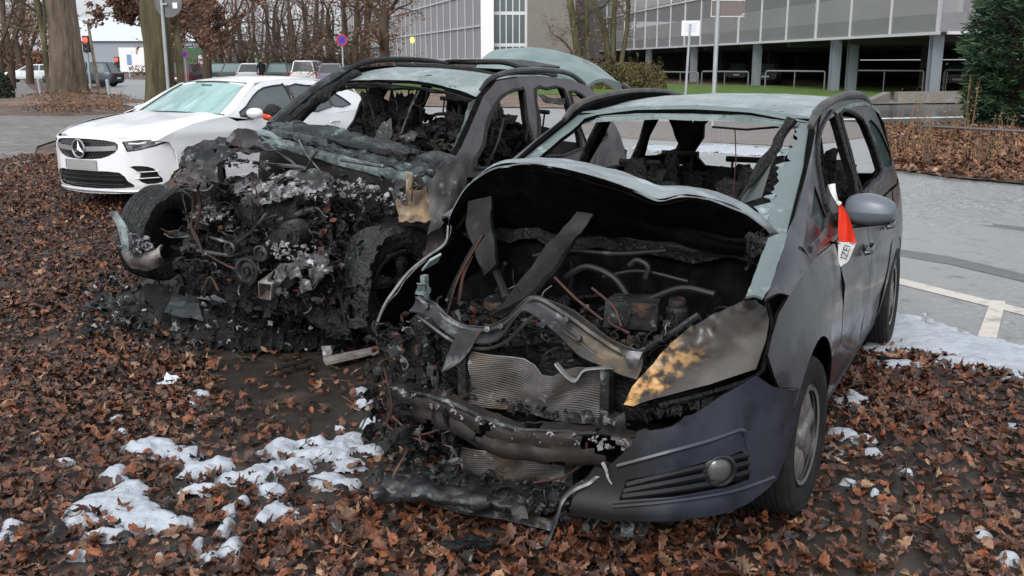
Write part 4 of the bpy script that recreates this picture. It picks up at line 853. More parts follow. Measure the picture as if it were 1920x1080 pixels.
for q, r, x in ((((1180, 498), (1195, 488), (1215, 500), (1210, 522)), .012, .15), (((1130, 520), (1200, 508), (1290, 528)), .008, .12), (((900, 600), (880, 640), (870, 690)), .012, .4), (((840, 560), (858, 520), (885, 470), (905, 440)), .010, .3), (((1000, 480), (1060, 470), (1160, 476), (1250, 470)), .010, .02), (((1060, 520), (1100, 500), (1150, 520), (1180, 560)), .014, .2), (((1220, 560), (1280, 540), (1340, 552)), .013, .25), (((960, 650), (1040, 640), (1120, 660)), .012, .42)):
    mb = MB(); mb.tube([zp(*p, x=x) for p in q], r, 7, smooth=4); mb.obj('pipe', M_pipe0, van)
mb = MB(); mb.lathe([(.0, .0), (.05, .0), (.058, -.012), (.058, -.04), (.075, -.05), (.085, -.12)], zp(930, 560, x=.2), (.2, 0, 1), 20); mb.obj('strut_tower', M_ashm, van)
mb = MB(); mb.lathe([(.0, .0), (.03, .0), (.034, -.01), (.034, -.03), (.045, -.04), (.048, -.12)], zp(1270, 560, x=.25), (.1, 0, 1), 16); mb.obj('filler_neck', M_ashm, van)
mb = MB(); mb.box(zp(1190, 585, x=.28), (.16, .20, .10), Matrix.Rotation(.2, 3, 'Z')); mb.v = [tuple(Vector(v) + noise.noise_vector(Vector(v) * 9) * .02) for v in mb.v]; mb.obj('battery_tray', M_ashm, van)
# left-hand charred corner stack (right front of the van)
mb = MB(); rg = random.Random(77)
junk(mb, rg, (.5, -.62, .45), (.18, .14, .25), 300, (.015, .05), mixed=True); junk(mb, rg, (.55, -.5, .30), (.2, .2, .14), 160, (.02, .05), mixed=True); mb.lump((.3, -.6, .45), (.2, .16, .26), rg, .6, 3)
g = crg([[(.66, y, z + .02 * math.sin(y * 9)) for y in (-.5, -.2, .1, .4)] for z in (.62, .5, .4, .22)], 4, 5); mb.grid(rough([[Vector(p) + Vector((-.18, 0, 0)) for p in r_] for r_ in g], .02, 9, 3), 0, .01)
tangle(mb, rg, (.55, -.55, .42), (.15, .2, .2), 50); mb.obj('charred_corner', MIX, van)
mb = MB(); mb.sheet([(-.62, .16), (.5, .16), (.5, .45), (-.62, .45)], [], .1, lambda y, z: (.5 + .02 * math.sin(y * 9), y, z), .02, (-1, 0, 0)); mb.obj('undertray', M_sootm, van)
mb = MB(); P = [zp(1440, 446, y=.70), zp(1428, 480, y=.71), zp(1412, 520, y=.715), zp(1398, 556, y=.72)]; Q_ = [zp(1476, 440, y=.76), zp(1462, 485, y=.765), zp(1448, 525, y=.77), zp(1432, 560, y=.775)]
mb.grid(rough(crg([P, [a.lerp(b, .5) + Vector((0, 0, .008)) for a, b in zip(P, Q_)], Q_], 3, 5), .004, 14, 3), 0, .01); mb.obj('fender_rail', bpy.data.materials['teal_scorched_frame'], van)
mb = MB(); junk(mb, random.Random(8), zp(1425, 470, y=.66), (.12, .03, .05), 60, (.015, .05)); mb.obj('melted_seal', M_soot, van)
# --- wheels
wheel_parts(van, (0, .785, .315), (.05, 1, .02), .318, .215, seed=2)
wheel_parts(van, (-2.703, .785, .315), (0, 1, .02), .318, .215, seed=3)
wheel_parts(van, (-2.703, -.785, .315), (0, -1, 0), .318, .2, seed=4)
wheel_parts(van, (0, -.745, .285), (0, -1, 0), .30, .2, burnt=True, seed=5, tm=M_rubburnt)
# --- door mirror
ml, mr_ = zp(1584, 398, x=-.70), zp(1681, 393, x=-.72)
mc = ml.lerp(mr_, .5); hw = (mr_ - ml).length / 2
g = []
for i in range(13):
    th = math.pi * i / 12; row = []
    for j in range(17):
        ph = 2 * math.pi * j / 16; cx, sx = math.cos(th), math.sin(th) ** .55
        xx = math.cos(ph) * sx; zz = math.sin(ph) * sx
        xx = .075 * (abs(xx) ** .8) * (1 if xx > 0 else -.35); zz = (.078 if zz > 0 else .062) * (abs(zz) ** .8) * (1 if zz > 0 else -1)
        row.append(mc + Vector((xx, -hw * cx * -1 * -1, zz * (1 - .28 * (cx < 0) * abs(cx) * 0 - .22 * max(0, -cx)))))
    g.append(row)
mb = MB(); mb.grid(g, 0); o = mb.obj('mirror', pm('mirror_housing', (.115, .135, .165), .38, .15, [((.15, .17, .2), 5, .55, .12)], coat=.1), van, angle=60)
mb = MB(); mb.tube([ml + Vector((0, .01, -.02)), ml + Vector((-.01, -.06, -.05)), ml + Vector((-.02, -.12, -.06))], [.035, .03, .035], 8); mb.tube([ml + Vector((.0, .02, -.058)), mr_ + Vector((0, -.02, -.055))], [.02, .016], 8, flat=.7); mb.obj('mirror_arm', M_black, o)
mb = MB(); P = [zsd(1554, 348), zsd(1546, 440), zsd(1556, 444), zsd(1576, 430), zsd(1572, 400)]; mb.sheet(P, [], .1, lambda x, z: (x, ZY(x, z) + .012, z), .02, (0, -1, 0)); mb.obj('mirror_sail', M_black, van)
# --- striped tape tied on the mirror (lies on the car: a thing of its own)
tp0 = zp(1572, 380, x=-.665, )
tape = thing('barrier_tape', 'red and white barrier tape knotted round the door mirror with black lettering', 'tape', Matrix.Translation(ZF.M @ tp0))
TI = tape.matrix_world.inverted()
def tq(u, v, off=0): return TI @ (ZF.M @ zp(u, v, x=-.640 + off))
M_tw = pm('white_film', (.80, .79, .80), .35); M_tr = pm('red_film', (.75, .045, .02), .35)
def strip(L_, Rr, name, m, parent=tape, wob=.010):
    g = []
    for k, (a, b) in enumerate(zip(L_, Rr)): A_, B_ = tq(*a), tq(*b); g.append([A_.lerp(B_, t) + (ZF.M.to_3x3() @ Vector((wob * math.sin(t * 6 + k * .9), 0, 0))) for t in (0, .25, .5, .75, 1)])
    mb = MB(); mb.grid(crg(g, 4, 3), 0, .0008); return mb.obj(name, m, parent)
strip([(1552, 346), (1557, 358), (1563, 370), (1570, 381)], [(1566, 344), (1568, 358), (1571, 370), (1575, 380)], 'white_end', M_tw)
strip([(1571, 382), (1573, 400), (1572, 425), (1573, 453)], [(1577, 382), (1590, 402), (1600, 428), (1606, 455)], 'red_band', M_tr)
strip([(1573, 453), (1572, 470), (1573, 488), (1576, 500)], [(1606, 455), (1599, 470), (1593, 486), (1588, 492)], 'white_band', M_tw)
mb = MB(); mb.lump(tq(1573, 381, .01), (.012, .012, .010), random.Random(1), .4, 2); mb.obj('knot', M_tw, tape)
def text_part(name, body, p, xdir, ydir, size, m, parent, ext=.0006, align='CENTER'):
    cu = bpy.data.curves.new(name, 'FONT'); cu.body = body; cu.size = size; cu.extrude = ext; cu.align_x = align; cu.align_y = 'CENTER'
    t = bpy.data.objects.new(name, cu); link(t); bpy.context.view_layer.update()
    me = bpy.data.meshes.new_from_object(t.evaluated_get(bpy.context.evaluated_depsgraph_get())); bpy.data.objects.remove(t)
    me.materials.clear(); me.materials.append(m); o = link(bpy.data.objects.new(name, me)); o.parent = parent
    x = Vector(xdir).normalized(); z = x.cross(Vector(ydir)).normalized(); y = z.cross(x); M = Matrix((x, y, z)).transposed().to_4x4(); M.translation = p; o.matrix_local = M; return o
a_, b_, c_ = tq(1583, 492, .014), tq(1595, 457, .014), tq(1600, 475, .014)
text_part('lettering', 'IZEI', tq(1586, 473, .016), b_ - a_, tq(1575, 455, .014) - tq(1595, 462, .014), .040, pm('black_print', (.01, .01, .01), .5), tape)
# ================================================================ BURNT SUV (middle)
SF = Frame(-1.426, 6.42, -118.6, .10, -3.73, -1.04)
def SY(x, z):
    y = .92 - .3 * (z - .65) ** 2 if z < 1.1 else .8593 - .42 * (z - 1.1)
    if x > 0: y -= .15 * x * x
    if x < -2.8: y -= .12 * (x + 2.8) ** 2
    return y
suv = thing('burnt_suv', 'burnt-out brown grey SUV with bare engine, open tailgate and scorched tyres', 'car', SF.M)
def sp(u, v, **k): return SF.bp(u, v, **k)
S2 = [M_spaint, M_sootm]
# side frame with window openings
out = [(-.30, .98), (-.42, 1.08), (-.60, 1.17), (-.80, 1.30), (-1.07, 1.48), (-1.32, 1.585), (-1.7, 1.615), (-2.2, 1.62), (-2.6, 1.60), (-2.95, 1.54), (-3.18, 1.40), (-3.38, 1.18), (-3.50, 1.0), (-2.6, 1.0), (-1.6, .98), (-.8, .96)]
w1 = smoothpoly([(-.70, 1.02), (-.88, 1.16), (-1.02, 1.30), (-1.20, 1.42), (-1.42, 1.50), (-1.66, 1.525), (-1.70, 1.51), (-1.62, 1.3), (-1.52, 1.02)], 2)
w2 = smoothpoly([(-1.72, 1.04), (-1.82, 1.3), (-1.90, 1.525), (-2.10, 1.53), (-2.40, 1.525), (-2.42, 1.3), (-2.45, 1.06)], 2)
w3 = smoothpoly([(-2.56, 1.08), (-2.52, 1.35), (-2.52, 1.50), (-2.72, 1.48), (-2.90, 1.36), (-3.0, 1.22), (-3.02, 1.12)], 2)
for sgn in (1, -1):
    mb = MB(); mb.sheet(out, [w1, w2, w3], .07, lambda x, z: (x, sgn * SY(x, z) + .004 * noise.noise(Vector((x * 6, z * 6, sgn))), z), .05, (0, -sgn, 0), bi=1, flip=sgn < 0); mb.obj('window_surround', S2, suv)
    mb = MB()
    for w in (w1, w2, w3): mb.tube([(x, sgn * (SY(x, z) + .003), z) for x, z in w + w[:1]], .014, 6)
    mb.v = [tuple(Vector(v) + noise.noise_vector(Vector(v) * 22) * .008) for v in mb.v]; mb.obj('window_seal', M_soot, suv)
    mb = MB(); mb.tube([(-1.16, .62 * sgn, 1.52), (-1.30, .625 * sgn, 1.60), (-1.6, .63 * sgn, 1.655), (-2.1, .63 * sgn, 1.672), (-2.6, .62 * sgn, 1.65), (-2.95, .60 * sgn, 1.57), (-3.02, .6 * sgn, 1.53)], [.012, .022, .022, .022, .022, .022, .012], 8, smooth=4); mb.obj('roof_rail', M_soot if sgn < 0 else pm('scorched_rail', (.06, .065, .068), .4, .3, [((.02, .02, .02), 6, .5, .1)]), suv)
    # doors, quarter, sill
    d1 = [(-.72, .28), (-1.62, .28), (-1.61, .98), (-.66, .96), (-.74, .6)]
    d2 = [(-1.63, .28), (-2.25, .28)] + arch(-2.80, .36, .50, 178, 112, 7) + [(-2.72, 1.0), (-1.62, .985)]
    for d in (d1, d2):
        mb = MB(); mb.sheet(d, [], .08, lambda x, z: (x, sgn * (SY(x, z) + .010 * math.exp(-((z - .8) / .05) ** 2)) + .006 * noise.noise(Vector((x * 4, z * 4, sgn))), z), .03, (0, -sgn, 0), bi=1, flip=sgn < 0); o = mb.obj('door', S2, suv)
        if sgn > 0:
            hx = d is d1 and -1.42 or -2.25; hb = MB(); hb.tube([(hx + .1, SY(hx, .88) + .01, .88), (hx + .07, SY(hx, .88) + .035, .885), (hx - .07, SY(hx, .88) + .035, .885), (hx - .1, SY(hx, .88) + .01, .88)], .013, 6, smooth=2); hb.obj('handle', M_soot, o)
    qq = [(-2.73, 1.0), (-3.50, 1.0), (-3.68, .7), (-3.66, .35), (-3.17, .30)] + arch(-2.80, .36, .37, 188, -8, 18) + [(-2.26, .30)] + arch(-2.80, .36, .49, 4, 66, 8)
    mb = MB(); mb.sheet(qq, [], .07, lambda x, z: (x, sgn * (SY(x, z) + .004), z), .02, (0, -sgn, 0), bi=1, flip=sgn < 0); mb.obj('rear_quarter', S2, suv)
    mb = MB(); mb.grid([[(x, sgn * (SY(x, z) + o), z) for x in (-.45, -1.0, -1.6, -2.3)] for z, o in ((.18, -.04), (.22, .0), (.28, .005))], 0, .03, dr=(0, -sgn, 0)); mb.obj('sill', M_soot, suv)
# belt rail across (visible through the van) and rear bumper
mb = MB(); g = [[(-3.55 - .12 * (1 - abs(y) / .85) - (.08 if z < .6 else 0), y, z) for y in (-.84, -.6, 0, .6, .84)] for z in (.32, .5, .62, .98)]; mb.grid(crg(g, 3, 3), 0, .02, dr=(1, 0, 0)); mb.obj('rear_bumper', S2, suv)
# roof: front bow, burnt sunroof opening
rx = [(-1.14, 1.52), (-1.22, 1.56), (-1.45, 1.61), (-1.8, 1.635), (-2.3, 1.64), (-2.8, 1.61), (-3.15, 1.56), (-3.2, 1.54)]
def rz(x, y):
    xx = [-p[0] for p in rx]; zz = [p[1] for p in rx]; return float(np.interp(-x, xx, zz)) + .012 - .055 * (abs(y) / .62) ** 3
ro = [(-1.12 - .0, -.60), (-1.18, 0), (-1.12, .60), (-3.2, .60), (-3.2, -.60)]
ro = [(-1.09, -.62), (-1.15, -.3), (-1.17, 0), (-1.15, .3), (-1.09, .62), (-2.0, .63), (-3.2, .60), (-3.2, -.60), (-2.0, -.63)]
so = smoothpoly([(-1.62, -.42), (-1.60, .0), (-1.66, .44), (-2.0, .46), (-2.75, .44), (-2.78, -.42), (-2.2, -.44)], 2)
mb = MB(); mb.sheet(ro, [so], .05, lambda x, y: (x, y, rz(x, y) + .012 * noise.noise(Vector((x * 3, y * 3, 2)))), .025, (0, 0, -1), bi=1, flip=True); o = mb.obj('roof', [M_roof, M_sootm], suv)
mb = MB(); mb.tube([(x, y, rz(x, y) + .012) for x, y in so + so[:1]], .016, 6); mb.v = [tuple(Vector(v) + noise.noise_vector(Vector(v) * 9) * .02) for v in mb.v]
mb.tube([(-2.2, .44, 1.66), (-2.25, .2, 1.70), (-2.3, -.1, 1.685), (-2.35, -.4, 1.67)], .02, 6, smooth=4); mb.obj('sunroof_frame', M_soot, o)
mb = MB(); g = crg([[(x, y, 1.665 + .035 * math.sin((y + .42) * 3.6) - .02 * (x + 2.5)) for y in (-.40, -.15, .15, .42)] for x in (-2.30, -2.5, -2.7, -2.85)], 3, 4); mb.grid(rough(g, .008, 6, 2), 0, .02, flip=True); mb.obj('sunroof_panel', M_soot, suv)
# windscreen bow and A-pillars, thick melted seal inside
Lp = [sp(857, 306, y=.80), sp(872, 268, y=.76), sp(884, 232, y=.71), sp(899, 190, y=.645)]
mb = MB()
g = []
for k, p in enumerate(Lp): g.append([p + Vector((.0, .05, -.01)), p + Vector((.01, .02, .0)), p + Vector((.01, -.02, .0)), p + Vector((0, -.055 - .012 * (k % 2), -.02))])
mb.grid(rough(crg(g, 6, 3), .008, 14, 3), 0, .02); mb.obj('pillar', M_tealash, suv)
Rp = [sp(512, 238, y=-.72), sp(545, 205, y=-.70), sp(585, 172, y=-.66), sp(622, 148, y=-.62), sp(655, 128, y=-.60)]
mb = MB(); mb.tube([p + Vector((0, -.01, .0)) for p in Rp], [.05, .04, .036, .034, .03], 8, smooth=4); mb.obj('pillar', pm('scorched_pillar', (.07, .085, .088), .45, .3, [((.02, .02, .022), 6, .5, .1), ((.18, .22, .22), 9, .62, .06)]), suv)
mb = MB(); mb.tube([p + Vector((-.03, .05, -.04)) for p in Rp], [.07, .045, .05, .04, .05], 8, smooth=5); mb.v = [tuple(Vector(v) + noise.noise_vector(Vector(v) * 18) * .03) for v in mb.v]; mb.obj('melted_seal', M_soot, suv)
mb = MB(); P = [Vector((-1.10, y, rz(-1.13, y) - .045)) for y in (-.6, -.4, -.2, 0, .2, .4, .6)]
mb.tube(P, [.028, .022, .022, .014, .012, .012, .016], 6, smooth=4); mb.v = [tuple(Vector(v) + noise.noise_vector(Vector(v) * 14) * .02) for v in mb.v]
mb.tube([p + Vector((.02, 0, .014)) for p in P], .006, 5, smooth=3); mb.obj('header_rail', M_soot, suv)
# interior: floor, dash, B pillars, seats, hanging parts
mb = MB(); mb.sheet([(.3, -.8), (.3, .8), (-3.55, .8), (-3.55, -.8)], [], .5, lambda x, y: (x, y, .30), .03, (0, 0, -1)); mb.obj('floor_pan', M_sootm, suv)
for i, (x, y, w, zt) in enumerate(((-1.25, .40, .5, 1.30), (-1.45, -.38, .5, 1.36), (-2.3, .42, .46, 1.22), (-2.3, 0, .4, 1.15), (-2.3, -.42, .46, 1.25))): seat(suv, x, y, w, .5, zt, 40 + i, M_soot)
mb = MB(); rg = random.Random(61)
for c, e, n in (((-1.35, .38, 1.0), (.16, .24, .22), 160), ((-1.5, -.38, 1.05), (.14, .24, .26), 180), ((-1.9, 0, .7), (.7, .6, .12), 90), ((-.75, .3, .95), (.15, .3, .12), 120), ((-2.35, 0, 1.08), (.12, .6, .12), 120)): junk(mb, rg, c, e, n, (.025, .08), .5)
for q in ((-1.4, .40, 1.02), (-1.5, -.40, 1.1), (-2.3, .1, 1.0)): mb.lump(q, (.12, .22, .26), rg, .9, 4, fr=3.5)
mb.obj('charred_remains', M_soot, suv)
def flatbar(q, w, m, name, d=.01):
    """a long thin plate along points"""
    mb = MB(); mb.tube(q, w, 4, flat=.25); return mb.obj(name, m, suv, False)
M_barm = pm('grey_bar', (.13, .14, .135), .5, .3, [((.03, .03, .03), 8, .5, .1)])
mb = MB(); mb.tube([sp(784, 166, x=-1.4), sp(768, 205, x=-1.35), sp(749, 258, x=-1.3)], [.022, .026, .02], 4, flat=.35); mb.obj('seat_rail', M_barm, suv, False)
mb = MB(); mb.tube([sp(945, 222, x=-1.2), sp(935, 262, x=-1.2), sp(920, 300, x=-1.15)], [.016, .018, .016], 4, flat=.35); mb.obj('seat_rail', M_barm, suv, False)
mb = MB(); g = crg([[sp(720, 232, x=-1.1), sp(733, 222, x=-1.15)], [sp(708, 250, x=-1.05), sp(735, 250, x=-1.1)], [sp(700, 268, x=-1.0), sp(728, 275, x=-1.0)]], 4, 4); mb.grid(rough(g, .015, 9, 5), 0, .02)
junk(mb, random.Random(4), sp(760, 262, x=-1.05), (.06, .06, .05), 16, (.03, .07)); mb.obj('yellow_foam_remains', M_ashm, suv); mb = MB(); junk(mb, random.Random(5), sp(850, 275, x=-.9), (.05, .12, .03), 16, (.02, .05)); mb.obj('yellow_foam_remains', pm('scorched_foam', (.12, .10, .045), .8, 0, [((.012, .011, .008), 12, .5, .08), ((.35, .33, .27), 16, .62, .05)]), suv)
for q in (((683, 148), (690, 180), (700, 215), (708, 255)), ((793, 160), (800, 172), (797, 190), (785, 200)), ((730, 185), (742, 190), (745, 205), (742, 215)), ((900, 215), (912, 240), (905, 275)), ((985, 210), (990, 230), (986, 262))): mb = MB(); mb.tube([sp(*p, x=-1.25) for p in q], .008, 5, smooth=4); mb.obj('hanging_wire', M_soot, suv)
mb = MB(); g = crg([[sp(1010, 178, x=-2.0), sp(1058, 183, x=-2.1)], [sp(1020, 190, x=-2.0), sp(1055, 196, x=-2.1)]], 5, 5); mb.grid(rough(g, .03, 12, 5), 0, .01); mb.obj('headliner_rag', M_ashm, suv)
# dash top and cowl: a field of ash-covered melt
T0 = [sp(u, v, x=x) for u, v, x in ((508, 236, -.35), (560, 240, -.45), (620, 248, -.55), (690, 262, -.55), (760, 278, -.55), (830, 292, -.5), (866, 306, -.45))]
T1 = [sp(u, v, x=.0) for u, v in ((492, 256), (550, 268), (610, 283), (670, 300), (740, 318), (800, 330), (846, 335))]
rows = [[b.lerp(a, t) + Vector((0, 0, .018 * math.sin(t * 7 + i))) for i, (a, b) in enumerate(zip(T0, T1))] for t in (0, .2, .4, .6, .8, 1)]
mb = MB(); mb.grid(rough(rough(crg(rows, 8, 8), .035, 7, 5), .012, 25, 8), 0, .03, flip=True); mb.obj('cowl', [pm('ash_covered_melt', (.055, .072, .074), .42, .1, [((.008, .009, .0095), 8, .48, .05, .5), ((.20, .27, .275), 6, .635, .04), ((.02, .025, .026), 26, .54, .06)], (.9, 30, .02))], suv)
mb = MB(); junk(mb, random.Random(7), T1[3].lerp(T0[3], .5), (.12, .55, .02), 150, (.012, .045), .5); 
mb.tube([p.lerp(q, .35) + Vector((0, 0, .03)) for p, q in zip(T1, T0)][2:], [.012, .03, .035, .03, .02], 8, smooth=4); mb.v = [tuple(Vector(v) + noise.noise_vector(Vector(v) * 20) * .014) for v in mb.v]; mb.obj('wiper_linkage', M_soot, suv)
# hood remnant strip + firewall
rows = [T1, [p + Vector((.03, 0, -.015)) for p in T1], [p + Vector((.035, 0, -.055)) for p in T1]]
mb = MB(); mb.grid(rough(crg(rows, 3, 6), .008, 9, 5), 0, .008, bi=0); mb.obj('hood_edge', M_tealash, suv)
rows = [[p + Vector((.0 + .02 * math.sin(i * 2 + k), 0, -.05 - .12 * k)) for i, p in enumerate(T1)] for k in range(5)]
mb = MB(); mb.grid(rough(crg(rows, 4, 5), .022, 7, 15), 0, .02); junk(mb, random.Random(17), T1[3] + Vector((.03, 0, -.2)), (.03, .6, .12), 140, (.015, .05)); mb.obj('firewall', pm('brown_soot', (.017, .014, .0135), .6, .1, [((.012, .012, .012), 4, .5, .1), ((.085, .07, .065), 5, .63, .06)], (.6, 20, .01)), suv)
mb = MB(); g = crg([[T1[4] + Vector((.045, .02, -.04)), T1[5] + Vector((.045, 0, -.04)), T1[6] + Vector((.045, -.02, -.03))], [T1[4] + Vector((.05, .02, -.075)), T1[5] + Vector((.05, 0, -.07)), T1[6] + Vector((.05, -.02, -.06))]], 3, 4); mb.grid(rough(g, .006, 10, 3), 0, .006); mb.obj('cowl_bracket', M_grey_metal, suv)
# crumpled front fender remains (left in the photo, white and grey)
mb = MB(); rg = random.Random(19)
def field(rows_px, amp, sc, seed, th=.006, k=6):
    g = crg([[sp(u, v, x=x) for u, v, x in r_] for r_ in rows_px], k, k); return rough(rough(g, amp, sc, seed), amp * .5, sc * 3, seed + 1)
mb.grid(field([[(312, 330, .75), (345, 292, .65), (385, 268, .5), (430, 262, .35), (480, 256, .2)], [(300, 350, .8), (350, 300, .72), (395, 280, .6), (440, 275, .5), (500, 270, .3)], [(330, 362, .85), (375, 330, .8), (415, 300, .7), (460, 290, .6), (520, 290, .4)]], .035, 8, 3), 0, .006)
tear(mb, 11, .22, 3); mb.obj('crumpled_fender', M_ashm, suv)
mb = MB()
mb.grid(field([[(425, 262, .42), (447, 240, .38), (478, 248, .35)], [(430, 275, .45), (455, 258, .45), (492, 268, .4)], [(460, 285, .5), (480, 275, .5), (500, 285, .45)]], .012, 12, 5, k=4), 0, .006)
mb.obj('torn_panel', M_grey_metal, suv)
mb = MB(); mb.grid(field([[(455, 262, .3), (490, 244, .25), (530, 262, .2)], [(462, 270, .32), (500, 255, .3), (528, 275, .25)]], .02, 12, 9, k=4), 0, .006); mb.obj('torn_panel', M_tealash, suv)
mb = MB(); mb.grid(field([[(372, 270, .55), (400, 262, .5), (430, 275, .45)], [(362, 282, .6), (395, 285, .55), (428, 292, .5)], [(372, 298, .62), (400, 300, .6), (430, 300, .55)]], .02, 14, 11, k=4), 0, .006); mb.obj('torn_panel', M_grey_metal, suv)
mb = MB(); mb.grid(field([[(335, 318, .85), (365, 300, .8), (405, 310, .75)], [(330, 340, .9), (368, 325, .88), (410, 335, .8)], [(360, 352, .9), (385, 345, .9), (412, 350, .85)]], .03, 12, 17, k=5), 0, .006); tear(mb, 13, .18, 7); mb.obj('melted_casting', pm('grey_melt', (.07, .064, .062), .55, .2, [((.012, .012, .012), 9, .5, .08), ((.34, .33, .34), 14, .62, .06)], (.8, 35, .01)), suv)
# engine: block mass, heads, ash cake, pulleys, alternator, pipes
mb = MB(); rg = random.Random(23)
g = crg([[(.52 - .14 * i, -.62 + .24 * j, .38 + (.0, .20, .30, .32, .25)[i] + rg.uniform(-.07, .05)) for j in range(7)] for i in range(5)], 6, 6); mb.grid(rough(rough(g, .07, 6, 27), .03, 20, 8), 0, .05)
g = crg([[(.50 - .03 * k, -.66 + .2 * j, .12 + .12 * k + rg.uniform(-.02, .02)) for j in range(8)] for k in range(5)], 8, 9); mb.grid(rough(rough(g, .06, 6, 33), .03, 22, 5), 0, .05)
mb.lump((.45, .15, .55), (.18, .3, .26), rg, .6, 4, fr=3); mb.lump((.30, -.3, .62), (.2, .25, .2), rg, .6, 4, fr=3)
junk(mb, rg, (.48, .1, .50), (.12, .6, .24), 620, (.014, .055), .5, 'sslt', mixed=True); junk(mb, rg, (.2, .1, .74), (.25, .55, .08), 300, (.02, .065), .5, mixed=True)
tangle(mb, rg, (.55, .1, .52), (.10, .62, .26), 190, (.05, .24)); tangle(mb, rg, (.25, .1, .80), (.25, .55, .06), 90); mb.obj('engine_block', MIX, suv)
mb = MB(); mb.grid(field([[(425, 340, .45), (470, 328, .4), (520, 330, .35), (580, 322, .28), (618, 330, .25)], [(438, 352, .5), (480, 345, .45), (530, 340, .42), (590, 336, .38), (622, 345, .34)], [(448, 372, .55), (490, 360, .52), (540, 355, .5), (592, 352, .46), (620, 362, .44)], [(470, 392, .6), (500, 378, .58), (548, 372, .55), (590, 376, .52), (612, 384, .5)]], .035, 9, 21), 0, .02)
mb.v = [tuple(Vector(v) + noise.noise_vector(Vector(v) * 45) * .012) for v in mb.v]; junk(mb, rg, sp(500, 352, x=.48), (.06, .15, .02), 24, (.02, .05)); tear(mb, 12, .16, 9); mb.obj('ash_cake', pm('ash_cake', (.36, .36, .38), .8, 0, [((.03, .03, .03), 9, .47, .06), ((.46, .46, .48), 7, .58, .06), ((.01, .01, .01), 24, .60, .04)], (.9, 50, .01)), suv)
mb = MB(); mb.grid(field([[(560, 330, .4), (592, 320, .36), (622, 338, .3)], [(560, 352, .46), (596, 345, .42), (626, 360, .36)], [(575, 372, .5), (600, 372, .48), (620, 380, .44)]], .025, 10, 31, k=5), 0, .02); mb.obj('melted_casting', M_ashm, suv)
def pulley(u, v, x, r, m, n=(1, .1, 0), name='pulley', th=.05):
    c = sp(u, v, x=x); mb = MB(); mb.lathe([(0, .0), (r * .22, 0), (r * .25, .012), (r * .3, .012), (r * .34, -.01), (r * .62, -.014), (r * .7, .0), (r * .78, .006), (r, .002), (r * .96, -.01), (r, -.02), (r * .96, -.03), (r, -.04), (r * .9, -th), (r * .4, -th * 1.6)], c, n, 32); o = mb.obj(name, m, suv); return o
M_pul = pm('pulley_metal', (.05, .052, .055), .38, .4, [((.012, .012, .012), 8, .5, .1), ((.14, .14, .145), 14, .64, .05)])
pulley(462, 508, .70, .085, M_pul); pulley(430, 466, .70, .042, M_pul); pulley(488, 475, .70, .05, M_pul); pulley(590, 520, .68, .03, M_pul); pulley(400, 500, .68, .03, M_pul)
c = sp(538, 440, x=.68); mb = MB(); mb.lathe([(.0, .03), (.022, .03), (.022, .0), (.03, .0), (.032, -.015), (.075, -.02), (.082, -.04), (.082, -.12), (.06, -.15)], c, (1, .05, 0), 28)
for k in range(14): t = k * 2 * math.pi / 14; mb.box(c + Vector((-.018, .058 * math.cos(t), .058 * math.sin(t))), (.012, .010, .010))
mb.obj('alternator', M_pul, suv)
M_pipe = pm('pipe_metal', (.12, .125, .13), .4, .5, [((.03, .03, .03), 9, .5, .1), ((.3, .31, .32), 12, .64, .05)])
for q, r, x in ((((445, 300), (500, 308), (560, 313), (575, 318)), .012, .35), (((480, 398), (510, 392), (560, 398), (590, 392)), .018, .5), (((520, 415), (545, 405), (570, 398)), .018, .52), (((395, 445), (440, 455), (475, 430), (500, 400)), .010, .6), (((370, 470), (430, 478), (470, 470)), .014, .62), (((640, 300), (690, 308), (720, 312)), .012, .2), (((600, 390), (640, 372), (690, 358)), .012, .3), (((516, 285), (545, 302), (560, 316)), .010, .15), (((560, 262), (575, 290), (600, 320)), .006, .1), (((596, 282), (580, 305), (568, 330)), .006, .12)):
    mb = MB(); mb.tube([sp(*p, x=x) for p in q], r, 7, smooth=4); mb.obj('pipe', M_pipe, suv)
mb = MB(); c = sp(583, 360, x=.42); mb.lathe([(.028, .02), (.034, .02), (.036, -.06), (.028, -.06), (.026, .0)], c, (1, .3, .1), 18); mb.obj('pipe_flange', M_rust, suv)
for q in (((362, 330), (362, 390), (360, 430), (378, 470)), ((358, 425), (372, 450), (382, 480)), ((368, 340), (375, 390), (366, 430)), ((384, 475), (430, 500), (470, 512), (500, 505)), ((570, 410), (590, 450), (600, 475), (622, 490)), ((580, 415), (605, 460), (640, 490)), ((590, 405), (578, 440), (590, 475)), ((618, 430), (625, 470), (640, 480)), ((380, 545), (395, 520), (410, 545)), ((640, 500), (632, 540), (640, 570)), ((620, 490), (640, 520), (655, 560))):
    mb = MB(); mb.tube([sp(*p, x=.68 if p[0] < 520 else .45) for p in q], random.Random(q[0][0]).uniform(.004, .011), 5, smooth=4); mb.obj('wire_loom', M_wire, suv)
mb = MB(); t = [i / 48 for i in range(49)]; a, b = sp(648, 395, x=.15), sp(656, 450, x=.15); mb.tube([a.lerp(b, s) + Vector((.05 * math.cos(s * 32), .05 * math.sin(s * 32), 0)) for s in t], .009, 6); mb.tube([a + Vector((0, 0, .06)), b - Vector((0, 0, .15))], .018, 8); mb.obj('strut_spring', M_ashm, suv)
